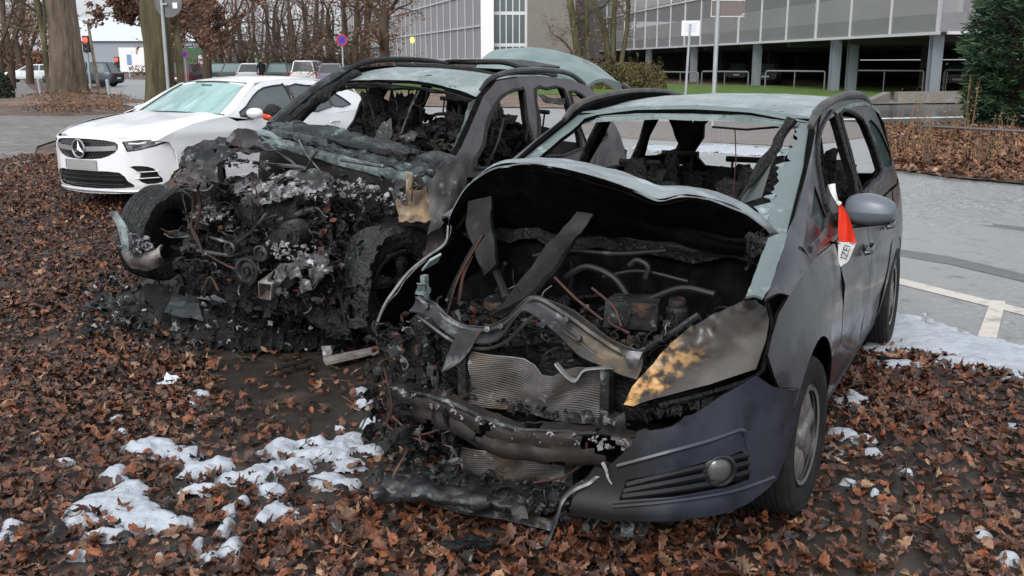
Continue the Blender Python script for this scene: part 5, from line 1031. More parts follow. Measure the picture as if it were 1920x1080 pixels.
# inner fender in baked tan, hinge pillar, wing panel down to the van
mb = MB(); mb.grid(field([[(740, 375, .15), (765, 360, .1), (800, 352, .05), (840, 318, -.1)], [(745, 395, .2), (775, 388, .15), (808, 385, .1), (850, 350, -.05)], [(752, 415, .22), (782, 415, .2), (815, 415, .15), (855, 390, .0)]], .02, 9, 41, k=5), 0, .012); mb.obj('inner_fender', M_tan, suv)
mb = MB(); mb.grid(field([[(738, 345, .25), (760, 335, .2), (790, 322, .1), (830, 300, -.1)], [(740, 378, .3), (760, 366, .25), (795, 345, .15), (845, 318, -.05)]], .03, 12, 42, k=6), 0, .012); tear(mb, 14, .25, 3); mb.obj('strut_tower', M_ashm, suv)
mb = MB(); mb.grid(field([[(800, 350, .15), (830, 315, .05), (858, 296, -.1), (878, 290, -.2)], [(808, 400, .2), (835, 365, .1), (858, 335, .0), (872, 330, -.1)], [(800, 445, .3), (828, 420, .2), (846, 395, .1), (860, 385, .05)]], .014, 8, 43, k=5), 0, .02); mb.obj('hinge_pillar', pm('pillar_steel', (.055, .05, .05), .5, .3, [((.02, .02, .02), 5, .5, .09), ((.2, .19, .19), 12, .62, .05)], (.5, 20, .006)), suv)
mb = MB()
for q, r in (((775, 350), .028), ((760, 380), .018)): mb.lathe([(r, 0), (r * .9, .01), (r * .5, -.01), (0, -.012)], sp(*q, x=.2), (1, .4, .2), 16)
mb.box(sp(768, 352, x=.22), (.02, .04, .16)); mb.obj('mount_bracket', M_tan, suv)
# front beam with stub rails, bare crush can
mb = MB(); P = [sp(238, 470, x=.80), sp(255, 486, x=.80), sp(285, 486, x=.78), sp(306, 474, x=.74)]
mb.grid(rough(crg([[p + Vector((0, 0, .04)) for p in P], [p + Vector((.02, 0, .0)) for p in P], [p + Vector((0, 0, -.05)) for p in P]], 4, 4), .015, 10, 4), 0, .02); mb.obj('beam_end', pm('pinkish_scorched_steel', (.14, .12, .115), .5, .3, [((.02, .018, .018), 7, .52, .08), ((.36, .33, .32), 9, .6, .06)], (.5, 20, .006)), suv)
mb = MB(); mb.grid(crg([[sp(206, 397, x=.9), sp(218, 395, x=.9)], [sp(222, 425, x=.9), sp(240, 430, x=.9)], [sp(232, 470, x=.88), sp(244, 470, x=.88)]], 4, 3), 0, .01); mb.obj('bent_blade', M_tealash, suv)
def boxrail(u0, v0, u1, v1, x0, x1, hw, m, name):
    p, q = sp(u0, v0, x=x0), sp(u1, v1, x=x1); mb = MB(); d = (q - p); s = []
    for y, z in ((-hw, -hw), (hw, -hw), (hw, hw), (-hw, hw), (-hw, -hw)): s.append((y, z))
    g = [[p + d * t + Vector((0, y, z)) for y, z in s] for t in (0, .25, .5, .75, 1)]; mb.grid(rough(g, .008, 12, 3), 0, .007); return mb.obj(name, m, suv)
boxrail(496, 546, 560, 500, .78, .45, .045, pm('pale_crush_can', (.42, .38, .35), .5, .3, [((.12, .1, .09), 8, .52, .08), ((.6, .58, .56), 10, .62, .05)]), 'chassis_rail')
mb = MB(); mb.grid(field([[(505, 520, .72), (540, 490, .68), (580, 480, .6), (612, 478, .55)], [(515, 545, .76), (550, 520, .72), (590, 505, .66), (625, 500, .6)], [(540, 560, .76), (570, 545, .74), (600, 530, .7), (630, 520, .62)]], .04, 10, 51), 0, .02)
mb.v = [tuple(Vector(v) + noise.noise_vector(Vector(v) * 40) * .012) for v in mb.v]; tear(mb, 14, .2, 5); mb.obj('melted_casting', pm('grey_melt_ash', (.075, .075, .078), .6, .1, [((.012, .012, .012), 12, .5, .07), ((.4, .4, .41), 16, .62, .05)], (.9, 35, .01)), suv)
mb = MB(); rg = random.Random(29)
for c, e, n in ((sp(250, 455, x=.8), (.08, .12, .04), 40), (sp(400, 400, x=.62), (.06, .12, .04), 24), (sp(545, 470, x=.66), (.05, .2, .05), 30), (sp(690, 360, x=.3), (.1, .25, .05), 40), (sp(420, 300, x=.5), (.1, .3, .03), 30)): junk(mb, rg, c, e, n * 2, (.006, .024), .6, 'sssl')
tagp(mb.obj('ash_crust', M_ashw, suv), kind='stuff')
# wheels: left front turned out with burnt tyre, right front splayed
wc = SF.I @ Vector((AT(712, 520, 6.42))); W = wheel_parts(suv, sp(742, 528, y=.84), (.42, 1, .02), .36, .235, burnt=True, seed=8, spokes=5, tm=M_rubburnt, rr=.62)
pr_ = SF.I @ Vector(AT(300, 436, 7.3)); wheel_parts(suv, pr_, (.15, -1, .12), .36, .24, burnt=True, seed=9, spokes=5, tm=M_rubburnt, rr=.6)
mb = MB(); mb.tube([pr_ + Vector((0, .08, 0)), pr_ + Vector((-.08, .3, .0)), Vector((.2, -.45, .38)), Vector((.2, -.1, .4))], [.03, .025, .03, .03], 8, smooth=3); mb.tube([pr_ + Vector((-.02, .1, -.1)), Vector((.1, -.4, .25))], .018, 6); mb.obj('axle', M_ashm, suv)
mb = MB(); g = crg([[sp(655, 445, x=.40), sp(690, 425, x=.38), (sp(740, 425, x=.30))], [sp(642, 500, x=.46), sp(670, 490, x=.46), sp(705, 480, x=.42)], [sp(640, 560, x=.5), sp(665, 560, x=.5), sp(690, 555, x=.48)], [sp(648, 612, x=.5), sp(668, 615, x=.5), sp(690, 610, x=.48)]], 6, 6); mb.grid(rough(rough(g, .012, 7, 3), .008, 30, 5), 0, .02, flip=True); tear(mb, 15, .34, 2); mb.obj('peeled_tread', M_rubburnt, suv)
wheel_parts(suv, (-2.80, .80, .27), (0, 1, 0), .35, .22, burnt=True, seed=10, spokes=5, tm=M_rubburnt)
wheel_parts(suv, (-2.80, -.80, .27), (0, -1, 0), .35, .22, seed=11)
# tailgate swung up
hg = [[(-3.10, -.60, 1.585), (-3.10, -.2, 1.63), (-3.10, .2, 1.62), (-3.08, .60, 1.56)], [(-3.30, -.64, 1.70), (-3.30, -.2, 1.75), (-3.28, .25, 1.70), (-3.22, .63, 1.60)], [(-3.62, -.66, 1.80), (-3.6, -.2, 1.84), (-3.58, .25, 1.77), (-3.52, .64, 1.60)], [(-3.86, -.62, 1.79), (-3.88, -.2, 1.82), (-3.88, .25, 1.74), (-3.78, .63, 1.56)]]
mb = MB(); mb.grid(rough(crg(hg, 5, 5), .008, 4, 3), 0, .03, flip=False, bi=1, dr=(0, 0, -1)); mb.obj('tailgate', [pm('tailgate_ash', (.22, .30, .29), .45, .15, [((.15, .21, .205), 2, .5, .1), ((.10, .13, .13), 6, .62, .05)], (.2, 12, .004)), M_sootm], suv)
mb = MB(); g = crg([[(-3.88, -.58, 1.79), (-3.9, 0, 1.79), (-3.80, .61, 1.56)], [(-4.12, -.58, 1.66), (-4.18, 0, 1.66), (-4.14, .61, 1.43)]], 4, 5); mb.grid(g, 0, .02, dr=(0, 0, -1)); mb.tube([(-3.80, .63, 1.56), (-3.95, .64, 1.52), (-4.15, .63, 1.44)], .02, 6); mb.obj('rear_window', pm('smoked_glass', (.03, .032, .04), .25, 0, [((.08, .08, .09), 5, .6, .08)]), suv)
# scraped red lamp edge on the far door mirror
mb = MB(); c = sp(513, 212, y=-.98); mb.lump(c, (.06, .09, .07), random.Random(3), .15, 3); o = mb.obj('mirror', M_soot, suv)
mb = MB(); mb.lump(c + Vector((.035, -.02, -.03)), (.035, .06, .03), random.Random(3), .1, 2); mb.obj('signal_lens', pm('orange_red_lens', (.55, .06, .02), .3), o)
# ------------------------------------------------ heap of debris at the nose of the SUV (countless bits)
mb = MB(); rg = random.Random(71)
def gz_(u, v, dz=0): x, y = G(u, v); return Vector((x, y, gh(x, y) + dz))
V, T = flat([(150, 590), (205, 560), (260, 520), (330, 500), (450, 510), (560, 540), (640, 560), (740, 560), (830, 590), (800, 640), (720, 652), (600, 655), (480, 660), (330, 640), (240, 612)], [], 7)
P = []
ol = [(150, 590), (205, 560), (260, 520), (330, 500), (450, 510), (560, 540), (640, 560), (740, 560), (830, 590), (800, 640), (720, 652), (600, 655), (480, 660), (330, 640), (240, 612)]
for u, v in V:
    p = gz_(u, v); e = min(math.dist((u, v), ((ol[i][0] + (ol[(i + 1) % len(ol)][0] - ol[i][0]) * t / 6), (ol[i][1] + (ol[(i + 1) % len(ol)][1] - ol[i][1]) * t / 6))) for i in range(len(ol)) for t in range(6))
    h = .10 * min(1, e / 50) ** .7; p.z += -.02 + h * (1 + .9 * noise.noise(p * 5)) + .03 * noise.noise(p * 16) * min(1, e / 15) + .02 * noise.noise(p * 38) * min(1, e / 15); P.append(p)
mb.add(P, [t[::-1] for t in T])
tagp(mb.obj('scorched_rubble', pm('rubble', (.011, .011, .012), .55, .1, [((.004, .004, .004), 7, .5, .08), ((.13, .135, .14), 34, .66, .04), ((.5, .52, .54), 42, .71, .02, .3), ((.07, .04, .03), 8, .66, .05)], (.9, 45, .02)), None), kind='stuff')
mb = MB()
for _ in range(1500):
    u, v = rg.uniform(150, 840), rg.uniform(520, 668)
    if v < 520 + (200 - u) * .6 or rg.random() < max(0, (v - 640) / 40): continue
    s = rg.uniform(.006, .03) * (1.8 if rg.random() < .12 else 1); p = gz_(u, v, rg.uniform(.01, .09 if v < 640 else .02)); k = rg.random(); mi = 0 if rg.random() < .72 else (1 if rg.random() < .5 else 2)
    if k < .5: mb.shard(p, s * 1.6, rg, rg.uniform(.3, 1), .7, mi, 3)
    elif k < .8: mb.lump(p, (s * .6, s * .5, s * .35), rg, .8, 2, mi)
    else: d = Vector((rg.uniform(-1, 1), rg.uniform(-1, 1), rg.uniform(-.3, .5))) * s * 2; mb.tube([p, p + d * .5 + Vector((0, 0, rg.uniform(-.02, .02))), p + d], rg.uniform(.002, .006), 4, mi, smooth=2)
for _ in range(170):
    u, v = rg.uniform(200, 800), rg.uniform(500, 640); p = gz_(u, v, .06); z_ = rg.random(); d = Vector((rg.gauss(0, 1), rg.gauss(0, 1), rg.gauss(.2, .5))).normalized(); l = rg.uniform(.05, .22)
    mb.tube([p, p + d * l * .4 + Vector((0, 0, rg.uniform(-.03, .04))), p + d * l * .7 + Vector((rg.uniform(-.04, .04), 0, 0)), p + d * l], rg.uniform(.0015, .006), 5, 0 if z_ < .5 else 1, smooth=3)
tagp(mb.obj('charred_fragments', [M_soot, M_ashm, M_ashw]), kind='stuff')
def loose(name, label, cat, px, h, m, th=.012, amp=.006, group=None):
    P = [gz_(u, v, h) for u, v in px]; c = sum(P, Vector()) / 4; t = thing(name, label, cat, Vector((c.x, c.y, gh(c.x, c.y))), group); t.empty_display_size = .05
    g = [[P[0].lerp(P[1], s).lerp(P[3].lerp(P[2], s), r_) - t.location for s in (0, .2, .4, .6, .8, 1)] for r_ in (0, .33, .66, 1)]
    mb = MB(); mb.grid(rough(crg(g, 3, 3), amp, 12, len(label)), 0, th, dr=(0, 0, -1), flip=True); o = mb.obj('plate', m, t); return t
loose('metal_strip', 'pale flat metal strip lying on the mud between the two wrecks', 'strip', [(606, 680), (702, 660), (706, 668), (612, 690)], .035, pm('pale_strip', (.40, .38, .36), .5, .3, [((.2, .18, .17), 9, .55, .08)]), .02, .002)
loose('metal_plate', 'grey flat plate in the rubble below the SUV engine', 'plate', [(372, 590), (440, 600), (470, 592), (400, 578)], .13, pm('grey_plate', (.22, .22, .225), .5, .3, [((.08, .08, .08), 7, .52, .08)]))
loose('plastic_sheet', 'pale crumpled sheet in the rubble below the SUV engine', 'sheet', [(420, 590), (462, 592), (460, 572), (425, 575)], .15, M_ashw, .008, .03)
loose('body_panel', 'dark torn panel piece at the left end of the rubble', 'panel', [(150, 592), (214, 590), (206, 556), (186, 566)], .05, M_ashm, .012, .02)
loose('cover_panel', 'dark teal plastic cover lying tilted in the rubble', 'panel', [(310, 610), (382, 625), (372, 590), (326, 580)], .10, pm('teal_cover', (.05, .06, .065), .4, 0, [((.12, .14, .145), 8, .6, .06)]), .012, .01)
loose('metal_sliver', 'thin black curved strip lying on the mud beside the pale strip', 'strip', [(510, 704), (575, 688), (580, 682), (530, 694)], .03, M_soot, .006, .006)
loose('paper_scrap', 'crumpled white scrap with a blue edge on the leaves', 'litter', [(294, 726), (328, 728), (337, 718), (316, 711)], .04, pm('scrap', (.66, .70, .76), .6, 0, [((.15, .2, .5), 6, .68, .03)]), .006, .03)
loose('plastic_remnant', 'flat black melted plastic remnant on leaves at the front edge', 'plastic', [(822, 1040), (900, 1032), (940, 1040), (850, 1052)], .05, M_soot, .01, .02)
# ================================================================ WHITE HATCHBACK (left)
WF = Frame(-4.371, 11.793, -118.86, .157)
M_white = pm('white_paint', (.84, .85, .87), .22, 0, [((.78, .79, .82), 1.5, .56, .15)], coat=.6)
M_wdark = pm('gloss_black_trim', (.015, .015, .017), .2)
M_chrome = pm('satin_chrome', (.62, .62, .64), .22, .8)
M_wglass = pm('tinted_glass', (.035, .045, .05), .05, 0, [((.10, .12, .125), .7, .52, .15)], spec=.8)
M_skyglass = pm('frosted_windscreen', (.30, .47, .46), .12, 0, [((.18, .32, .32), 1.6, .53, .06), ((.42, .60, .58), 3.0, .6, .1)], spec=.8, stretch=(.5, 2.2, .5))  # windscreen glass: reflected sky and trees painted into the colour as teal streaks
M_lamp2 = pm('lamp_glass', (.22, .23, .24), .08, .3, [((.03, .03, .035), 9, .5, .06), ((.6, .6, .62), 14, .62, .04)])
def WY(x, z):
    y = .90 - .22 * (z - .62) ** 2 if z < .97 else .873 - .62 * (z - .97)
    if z > .90: y -= .0
    if x > .2: y -= .30 * (x - .2) ** 2
    if x < -2.7: y -= .16 * (x + 2.7) ** 2
    return y
hb_ = thing('white_hatchback', 'white hatchback with star emblem grille, windscreen with pale sky reflection painted in and blank plate', 'car', WF.M)
def wp(u, v, **k): return WF.bp(u, v, **k)
W2 = [M_white, M_sootm]
wout = [(-.40, .965), (-.60, 1.03), (-.85, 1.16), (-1.10, 1.285), (-1.35, 1.345), (-1.8, 1.375), (-2.3, 1.35), (-2.75, 1.27), (-3.1, 1.17), (-3.25, 1.05), (-3.30, .95), (-2.0, .90), (-1.0, .88)]
ww = [smoothpoly([(-.66, .955), (-.82, 1.06), (-1.05, 1.19), (-1.28, 1.275), (-1.62, 1.305), (-1.68, 1.29), (-1.66, .965)], 2), smoothpoly([(-1.76, .97), (-1.77, 1.29), (-2.1, 1.29), (-2.40, 1.245), (-2.42, 1.0)], 2), smoothpoly([(-2.46, 1.0), (-2.45, 1.23), (-2.62, 1.17), (-2.82, 1.04), (-2.80, 1.01)], 2)]
for sgn in (1, -1):
    Y_ = lambda x, z: (x, sgn * (WY(x, z)), z)
    mb = MB(); mb.sheet(wout, ww, .07, Y_, .03, (0, -sgn, 0), bi=1, ri=0, flip=sgn < 0); mb.obj('window_surround', W2, hb_)
    for w in ww:
        mb = MB(); mb.sheet(w, [], .1, lambda x, z: (x, sgn * (WY(x, z) - .006), z), .004, (0, -sgn, 0), flip=sgn < 0); mb.obj('side_window', M_wglass, hb_)
        mb = MB(); mb.tube([(x, sgn * (WY(x, z) + .002), z) for x, z in w + w[:1]], .010, 5); mb.obj('window_seal', M_wdark, hb_)
    mb = MB(); mb.sheet([(-1.675, .96), (-1.76, .97), (-1.765, 1.30), (-1.68, 1.295)], [], .1, lambda x, z: (x, sgn * (WY(x, z) + .004), z), .004, (0, -sgn, 0)); mb.obj('pillar_cover', M_wdark, hb_)
    ra2 = .36
    cr_ = lambda x, z: (x, sgn * (WY(x, z) + .016 * math.exp(-((z - .80 - .03 * x) / .05) ** 2) - .014 * math.exp(-((z - .42) / .08) ** 2)), z)
    f = [(.36, .42)] + arch(0, .33, ra2, 20, 180) + [(-.37, .25), (-.62, .24), (-.60, .6), (-.58, .90), (-.42, .965), (-.2, .945), (.1, .905), (.35, .85), (.50, .80), (.62, .745), (.46, .72), (.40, .62)]
    mb = MB(); mb.sheet(f, [], .05, cr_, .012, (0, -sgn, 0), bi=1, ri=0, flip=sgn < 0); mb.obj('fender', W2, hb_)
    for d in ([(-.625, .24), (-1.70, .24), (-1.70, .90), (-.585, .90)], [(-1.71, .24), (-2.26, .24)] + arch(-2.73, .33, .46, 185, 120, 6) + [(-2.6, .92), (-1.71, .90)]):
        mb = MB(); mb.sheet(d, [], .08, cr_, .02, (0, -sgn, 0), bi=1, ri=0, flip=sgn < 0); o = mb.obj('door', W2, hb_)
        hx = -1.5 if d[0][0] > -1 else -2.42; h2 = MB(); h2.tube([cr_(hx + .09, .80), tuple(Vector(cr_(hx + .06, .805)) + Vector((0, sgn * .03, 0))), tuple(Vector(cr_(hx - .06, .805)) + Vector((0, sgn * .03, 0))), cr_(hx - .09, .80)], .012, 6, smooth=2); h2.obj('handle', M_chrome, o)
    qq = [(-2.61, .92), (-3.30, .95), (-3.42, .7), (-3.45, .35), (-3.09, .26)] + arch(-2.73, .33, ra2, 188, -8, 16) + [(-2.27, .24)] + arch(-2.73, .33, .45, 0, 60, 6)
    mb = MB(); mb.sheet(qq, [], .07, cr_, .015, (0, -sgn, 0), bi=1, ri=0, flip=sgn < 0); mb.obj('rear_quarter', W2, hb_)
    mb = MB(); mb.grid([[(x, sgn * (WY(x, z) + o), z) for x in (-.38, -1.0, -1.6, -2.25)] for z, o in ((.16, -.04), (.20, .0), (.245, .01))], 0, .03, dr=(0, -sgn, 0)); mb.obj('sill', M_white, hb_)
    wheel_parts(hb_, (0, sgn * .79, .315 + 0), (0, sgn, 0), .32, .21, seed=3, rim=M_hub); wheel_parts(hb_, (-2.73, sgn * .79, .315), (0, sgn, 0), .32, .21, seed=4, rim=M_hub)
    mb = MB(); mb.grid([[(0 + ra2 * math.cos(t), y, .33 + ra2 * math.sin(t)) for y in (sgn * .85, sgn * .5)] for t in [math.pi * k / 12 for k in range(13)]], 0, .01); mb.grid([[(-2.73 + ra2 * math.cos(t), y, .33 + ra2 * math.sin(t)) for y in (sgn * .85, sgn * .5)] for t in [math.pi * k / 12 for k in range(13)]], 0, .01); mb.obj('wheel_arch', M_sootm, hb_)
    mb = MB(); c = Vector((-.80, sgn * .985, .985))
    g = []
    for i in range(11):
        th = math.pi * i / 10; row = []
        for j in range(15):
            ph = 2 * math.pi * j / 14; s_x = math.sin(th) ** .6; x = math.cos(ph) * s_x; z = math.sin(ph) * s_x
            row.append(c + Vector((.085 * x * (1 if x > 0 else .4), -sgn * .115 * math.cos(th), .068 * z)))
        g.append(row)
    mb.grid(g, 0, flip=sgn < 0); o = mb.obj('mirror', M_white, hb_, angle=60)
    mb = MB(); mb.tube([c + Vector((0, -sgn * .04, -.055)), c + Vector((0, -sgn * .15, -.045))], [.04, .03], 8, flat=.6); mb.obj('mirror_arm', M_wdark, o)
hc = []
for x, zc_, ze, ye in ((.90, .772, .742, .56), (.85, .81, .742, .66), (.74, .848, .748, .79), (.56, .88, .775, .868), (.36, .91, .838, .888), (0.0, .955, .900, .884), (-.40, 1.0, .962, .876)):
    hc.append([(x - (.0 if x < .5 else .55 * (x - .5)) * (abs(t)) ** 2.5 + (-.06 * abs(t) ** 2 if x < -.3 else 0), ye * t, zc_ + (ze - zc_) * abs(t) ** 3.2 + .012 * math.exp(-((abs(t) - .62) / .12) ** 2)) for t in (-1, -.8, -.6, -.3, 0, .3, .6, .8, 1)])
mb = MB(); mb.grid(crg(hc, 5, 4), 0, .01, dr=(0, 0, -1)); mb.obj('hood', M_white, hb_)
mb = MB(); mb.grid(crg([[(min(p[0] - .02, .80 - .1 * abs(p[1])), p[1] * .985, p[2] - .022) for p in r_] for r_ in hc], 3, 3), 0, .02, dr=(0, 0, -1)); mb.obj('inner_body', M_white, hb_)
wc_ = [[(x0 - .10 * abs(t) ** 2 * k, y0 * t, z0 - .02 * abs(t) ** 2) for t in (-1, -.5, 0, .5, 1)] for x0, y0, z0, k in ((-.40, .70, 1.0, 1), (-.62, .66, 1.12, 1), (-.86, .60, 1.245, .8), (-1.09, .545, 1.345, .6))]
mb = MB(); mb.grid(crg(wc_, 4, 4), 0, .008, dr=(-.4, 0, -1)); mb.obj('windscreen', M_skyglass, hb_)
mb = MB(); P = crg(wc_, 4, 4); L4 = [Vector(P[i][0]) for i in range(len(P))]; R4 = [Vector(P[i][-1]) for i in range(len(P))]; mb.tube(L4, .014, 5); mb.tube(R4, .014, 5); mb.tube([Vector(p) for p in P[-1]], .014, 5); mb.tube([Vector(p) + Vector((.03, 0, -.012)) for p in P[0]], .022, 5)
mb.obj('windscreen_seal', M_wdark, hb_)
mb = MB(); mb.box((-1.02, 0, 1.29), (.07, .16, .05)); mb.obj('sensor_housing', M_wdark, hb_)
for sgn in (1, -1):
    mb = MB(); g = [[(p[0] + .01, p[1] * 1.0 + sgn * .012, p[2] - .0), (p[0] - .02, sgn * (WY(p[0] - .06, p[2]) if p[2] > .97 else .85), p[2] - .01)] for p in [L4, R4][sgn > 0]]; mb.grid(crg(g, 2, 3), 0, .012, flip=sgn > 0); mb.obj('pillar', M_white, hb_)
rc = [[(x - .02 * abs(t), y0 * t, z0 - .035 * abs(t) ** 2.5) for t in (-1, -.75, -.4, 0, .4, .75, 1)] for x, y0, z0 in ((-1.085, .555, 1.352), (-1.3, .60, 1.385), (-1.8, .62, 1.415), (-2.4, .61, 1.40), (-2.9, .58, 1.34), (-3.22, .56, 1.265), (-3.30, .55, 1.24))]
mb = MB(); mb.grid(crg(rc, 4, 4), 0, .02, dr=(0, 0, -1)); mb.obj('roof', M_white, hb_)
tc_ = [[(x - .05 * (1 - abs(t) ** 2), y0 * t, z0) for t in (-1, -.6, 0, .6, 1)] for x, y0, z0 in ((-3.20, .60, 1.23), (-3.38, .72, 1.0), (-3.50, .80, .85), (-3.55, .82, .6), (-3.55, .82, .3))]
mb = MB(); mb.grid(crg(tc_, 3, 3), 0, .02, dr=(1, 0, 0)); mb.obj('tailgate', M_white, hb_)
mb = MB(); mb.sheet([(.5, -.8), (.5, .8), (-3.4, .8), (-3.4, -.8)], [], .5, lambda x, y: (x, y, .2), .03, (0, 0, -1)); mb.sheet([(-.3, -.8), (-.3, .8), (-3.3, .8), (-3.3, -.8)], [], .5, lambda x, y: (x, y, .86), .03, (0, 0, -1)); mb.obj('floor_pan', M_sootm, hb_)
# front
WPX = [(0, .965), (.2, .955), (.42, .905), (.58, .83), (.72, .71), (.80, .58), (.85, .44), (.88, .30)]
def WX(y, z):
    y = abs(y); x = float(np.interp(y, [p[0] for p in WPX], [p[1] for p in WPX]))
    return x - .55 * max(0, z - .66) ** 1.3 * (1 - .3 * y) - .25 * max(0, .33 - z) + .012 * math.exp(-((z - .25) / .03) ** 2)
def wfr(u, v):
    o = WF.I @ Vector((0, 0, CAMH)); r = WF.I.to_3x3() @ Vector(ray(u, v)); t = 8.0
    for _ in range(4000):
        p = o + r * t
        if p.x < 1.3 and p.x - WX(p.y, p.z) < 0: break
        t += .003
    return (p.y, p.z)
wo = [(-.855, .45), (-.85, .30), (-.80, .20), (-.6, .165), (-.3, .155), (0, .15), (.3, .155), (.6, .165), (.80, .20), (.85, .30), (.87, .42), (.875, .62), (.862, .77), (.70, .775), (.55, .765), (.30, .775), (0, .785), (-.30, .775), (-.55, .765), (-.70, .775), (-.862, .77), (-.875, .62)]
grl = [(-.47, .735), (-.25, .758), (0, .762), (.25, .758), (.47, .735), (.51, .68), (.47, .615), (.30, .55), (0, .535), (-.30, .55), (-.47, .615), (-.51, .68)]
grl = smoothpoly(grl, 2)
low = smoothpoly([(-.50, .40), (-.20, .41), (.20, .41), (.50, .40), (.58, .30), (.62, .235), (.3, .215), (0, .21), (-.3, .215), (-.62, .235), (-.58, .30)], 2)
def hlp(s): return [(s * y, z) for y, z in [(.555, .735), (.60, .635), (.70, .65), (.79, .685), (.845, .728), (.80, .742), (.70, .748)]]
def vent(s): return smoothpoly([(s * y, z) for y, z in [(.60, .46), (.70, .47), (.77, .44), (.80, .36), (.81, .28), (.72, .265), (.66, .31), (.68, .38)]], 2)
mb = MB(); mb.sheet(wo, [grl, low, vent(1), vent(-1)] + [[(y, z - .008) for y, z in (hlp(s) if s > 0 else hlp(s)[::-1])] for s in (1, -1)], .03, lambda y, z: (WX(y, z), y, z), .02, (-1, 0, 0), bi=1, ri=0, flip=False); mb.obj('bumper', W2, hb_)
def recess(pl, d, name, m, parent=None): mb = MB(); mb.sheet(pl, [], .05, lambda y, z: (WX(y, z) - d, y, z), .01, (-1, 0, 0)); return mb.obj(name, m, parent or hb_)
o = recess(grl, .03, 'grille', M_wdark)
mb = MB()
for i in range(9):
    for k in range(22):
        y, z = -.46 + k * .044 + (i % 2) * .022, .55 + i * .024
        if inside(y, z, grl): mb.box((WX(y, z) - .022, y, z), (.006, .014, .010))
mb.obj('grille_stud', pm('stud', (.12, .12, .125), .3, .6), o)
mb = MB()
for s in (1, -1): mb.grid([[(WX(y, z) + .006, y, z + h) for y, z in ((s * .10, .65), (s * .2, .655), (s * .35, .66), (s * .49, .67))] for h in (.026, 0, -.026)], 0, .02, dr=(-1, 0, 0), flip=s < 0)
mb.obj('grille_bar', M_chrome, o)
mb = MB(); c = Vector((WX(0, .65) + .012, 0, .652)); mb.lathe([(.088, 0), (.094, .010), (.104, .010), (.108, 0), (.104, -.01), (.088, -.01)], c, (1, 0, 0), 36)
for k in range(3):
    t = math.pi / 2 + k * 2 * math.pi / 3; d = Vector((0, math.cos(t), math.sin(t))); e = Vector((0, -math.sin(t), math.cos(t)))
    mb.add([c + Vector((.016, 0, 0)), c + e * .022 + d * .012, c + d * .096, c - e * .022 + d * .012, c + e * .022 + d * .012 - Vector((.008, 0, 0)), c - e * .022 + d * .012 - Vector((.008, 0, 0))], [(0, 1, 2), (0, 2, 3), (1, 4, 2), (5, 3, 2)])
mb.obj('star_emblem', M_chrome, o, False)
mb = MB(); mb.lathe([(0, .0), (.09, .0)], c - Vector((.006, 0, 0)), (1, 0, 0), 30); mb.obj('emblem_disc', M_wdark, o)
recess(low, .04, 'lower_intake', M_wdark)
mb = MB()
for z in (.26, .31, .36): mb.tube([(WX(y, z) - .02, y, z) for y in (-.52, -.3, 0, .3, .52)], .006, 5)
mb.obj('intake_slat', M_black, hb_)
for s in (1, -1):
    recess(vent(s), .035, 'side_vent', M_wdark)
    mb = MB()
    for z in (.33, .40): mb.tube([(WX(y, z) - .004, s * y, z + .02 * (y - .6)) for y in (.64, .71, .80)], .012, 6, flat=.5)
    mb.obj('vent_fin', M_white, hb_)
    o = recess(hlp(s), .012, 'headlamp', M_lamp2); mb = MB()
    mb.tube([(WX(y, z) + .001, y, z) for y, z in hlp(s)[1:5]], .006, 5); mb.tube([(WX(y, z) + .001, y, z) for y, z in hlp(s)[:2]], .012, 5); mb.tube([(WX(y, z) + .001, y, z) for y, z in hlp(s)[4:] + hlp(s)[:1]], .008, 5); mb.obj('surround', M_wdark, o)
    mb = MB(); mb.tube([(WX(y, z) + .003, s * y, z) for y, z in ((.61, .715), (.68, .712), (.74, .722))], .012, 6); mb.obj('led_strip', pm('led', (.75, .75, .78), .2), o)
mb = MB(); mb.tube([(WX(y, .185) + .012, y, .185) for y in (-.75, -.6, -.3, 0, .3, .6, .75)], .012, 6, smooth=2, flat=1); mb.obj('chin_spoiler', M_chrome, hb_)
mb = MB(); mb.grid([[(WX(y, .46) + .016, y, z) for y in (-.25, 0, .25)] for z in (.42, .53)], 0, .008, dr=(-1, 0, 0)); mb.obj('number_plate', pm('blank_plate', (.33, .33, .34), .5, 0, [((.25, .25, .26), 4, .5, .2)]), hb_)
mb = MB(); mb.grid([[(WX(-.26, .46) + .018, y, z) for y in (-.262, -.235)] for z in (.425, .525)], 0, .006, dr=(-1, 0, 0)); mb.obj('plate_band', pm('plate_blue', (.02, .05, .25), .4), hb_)
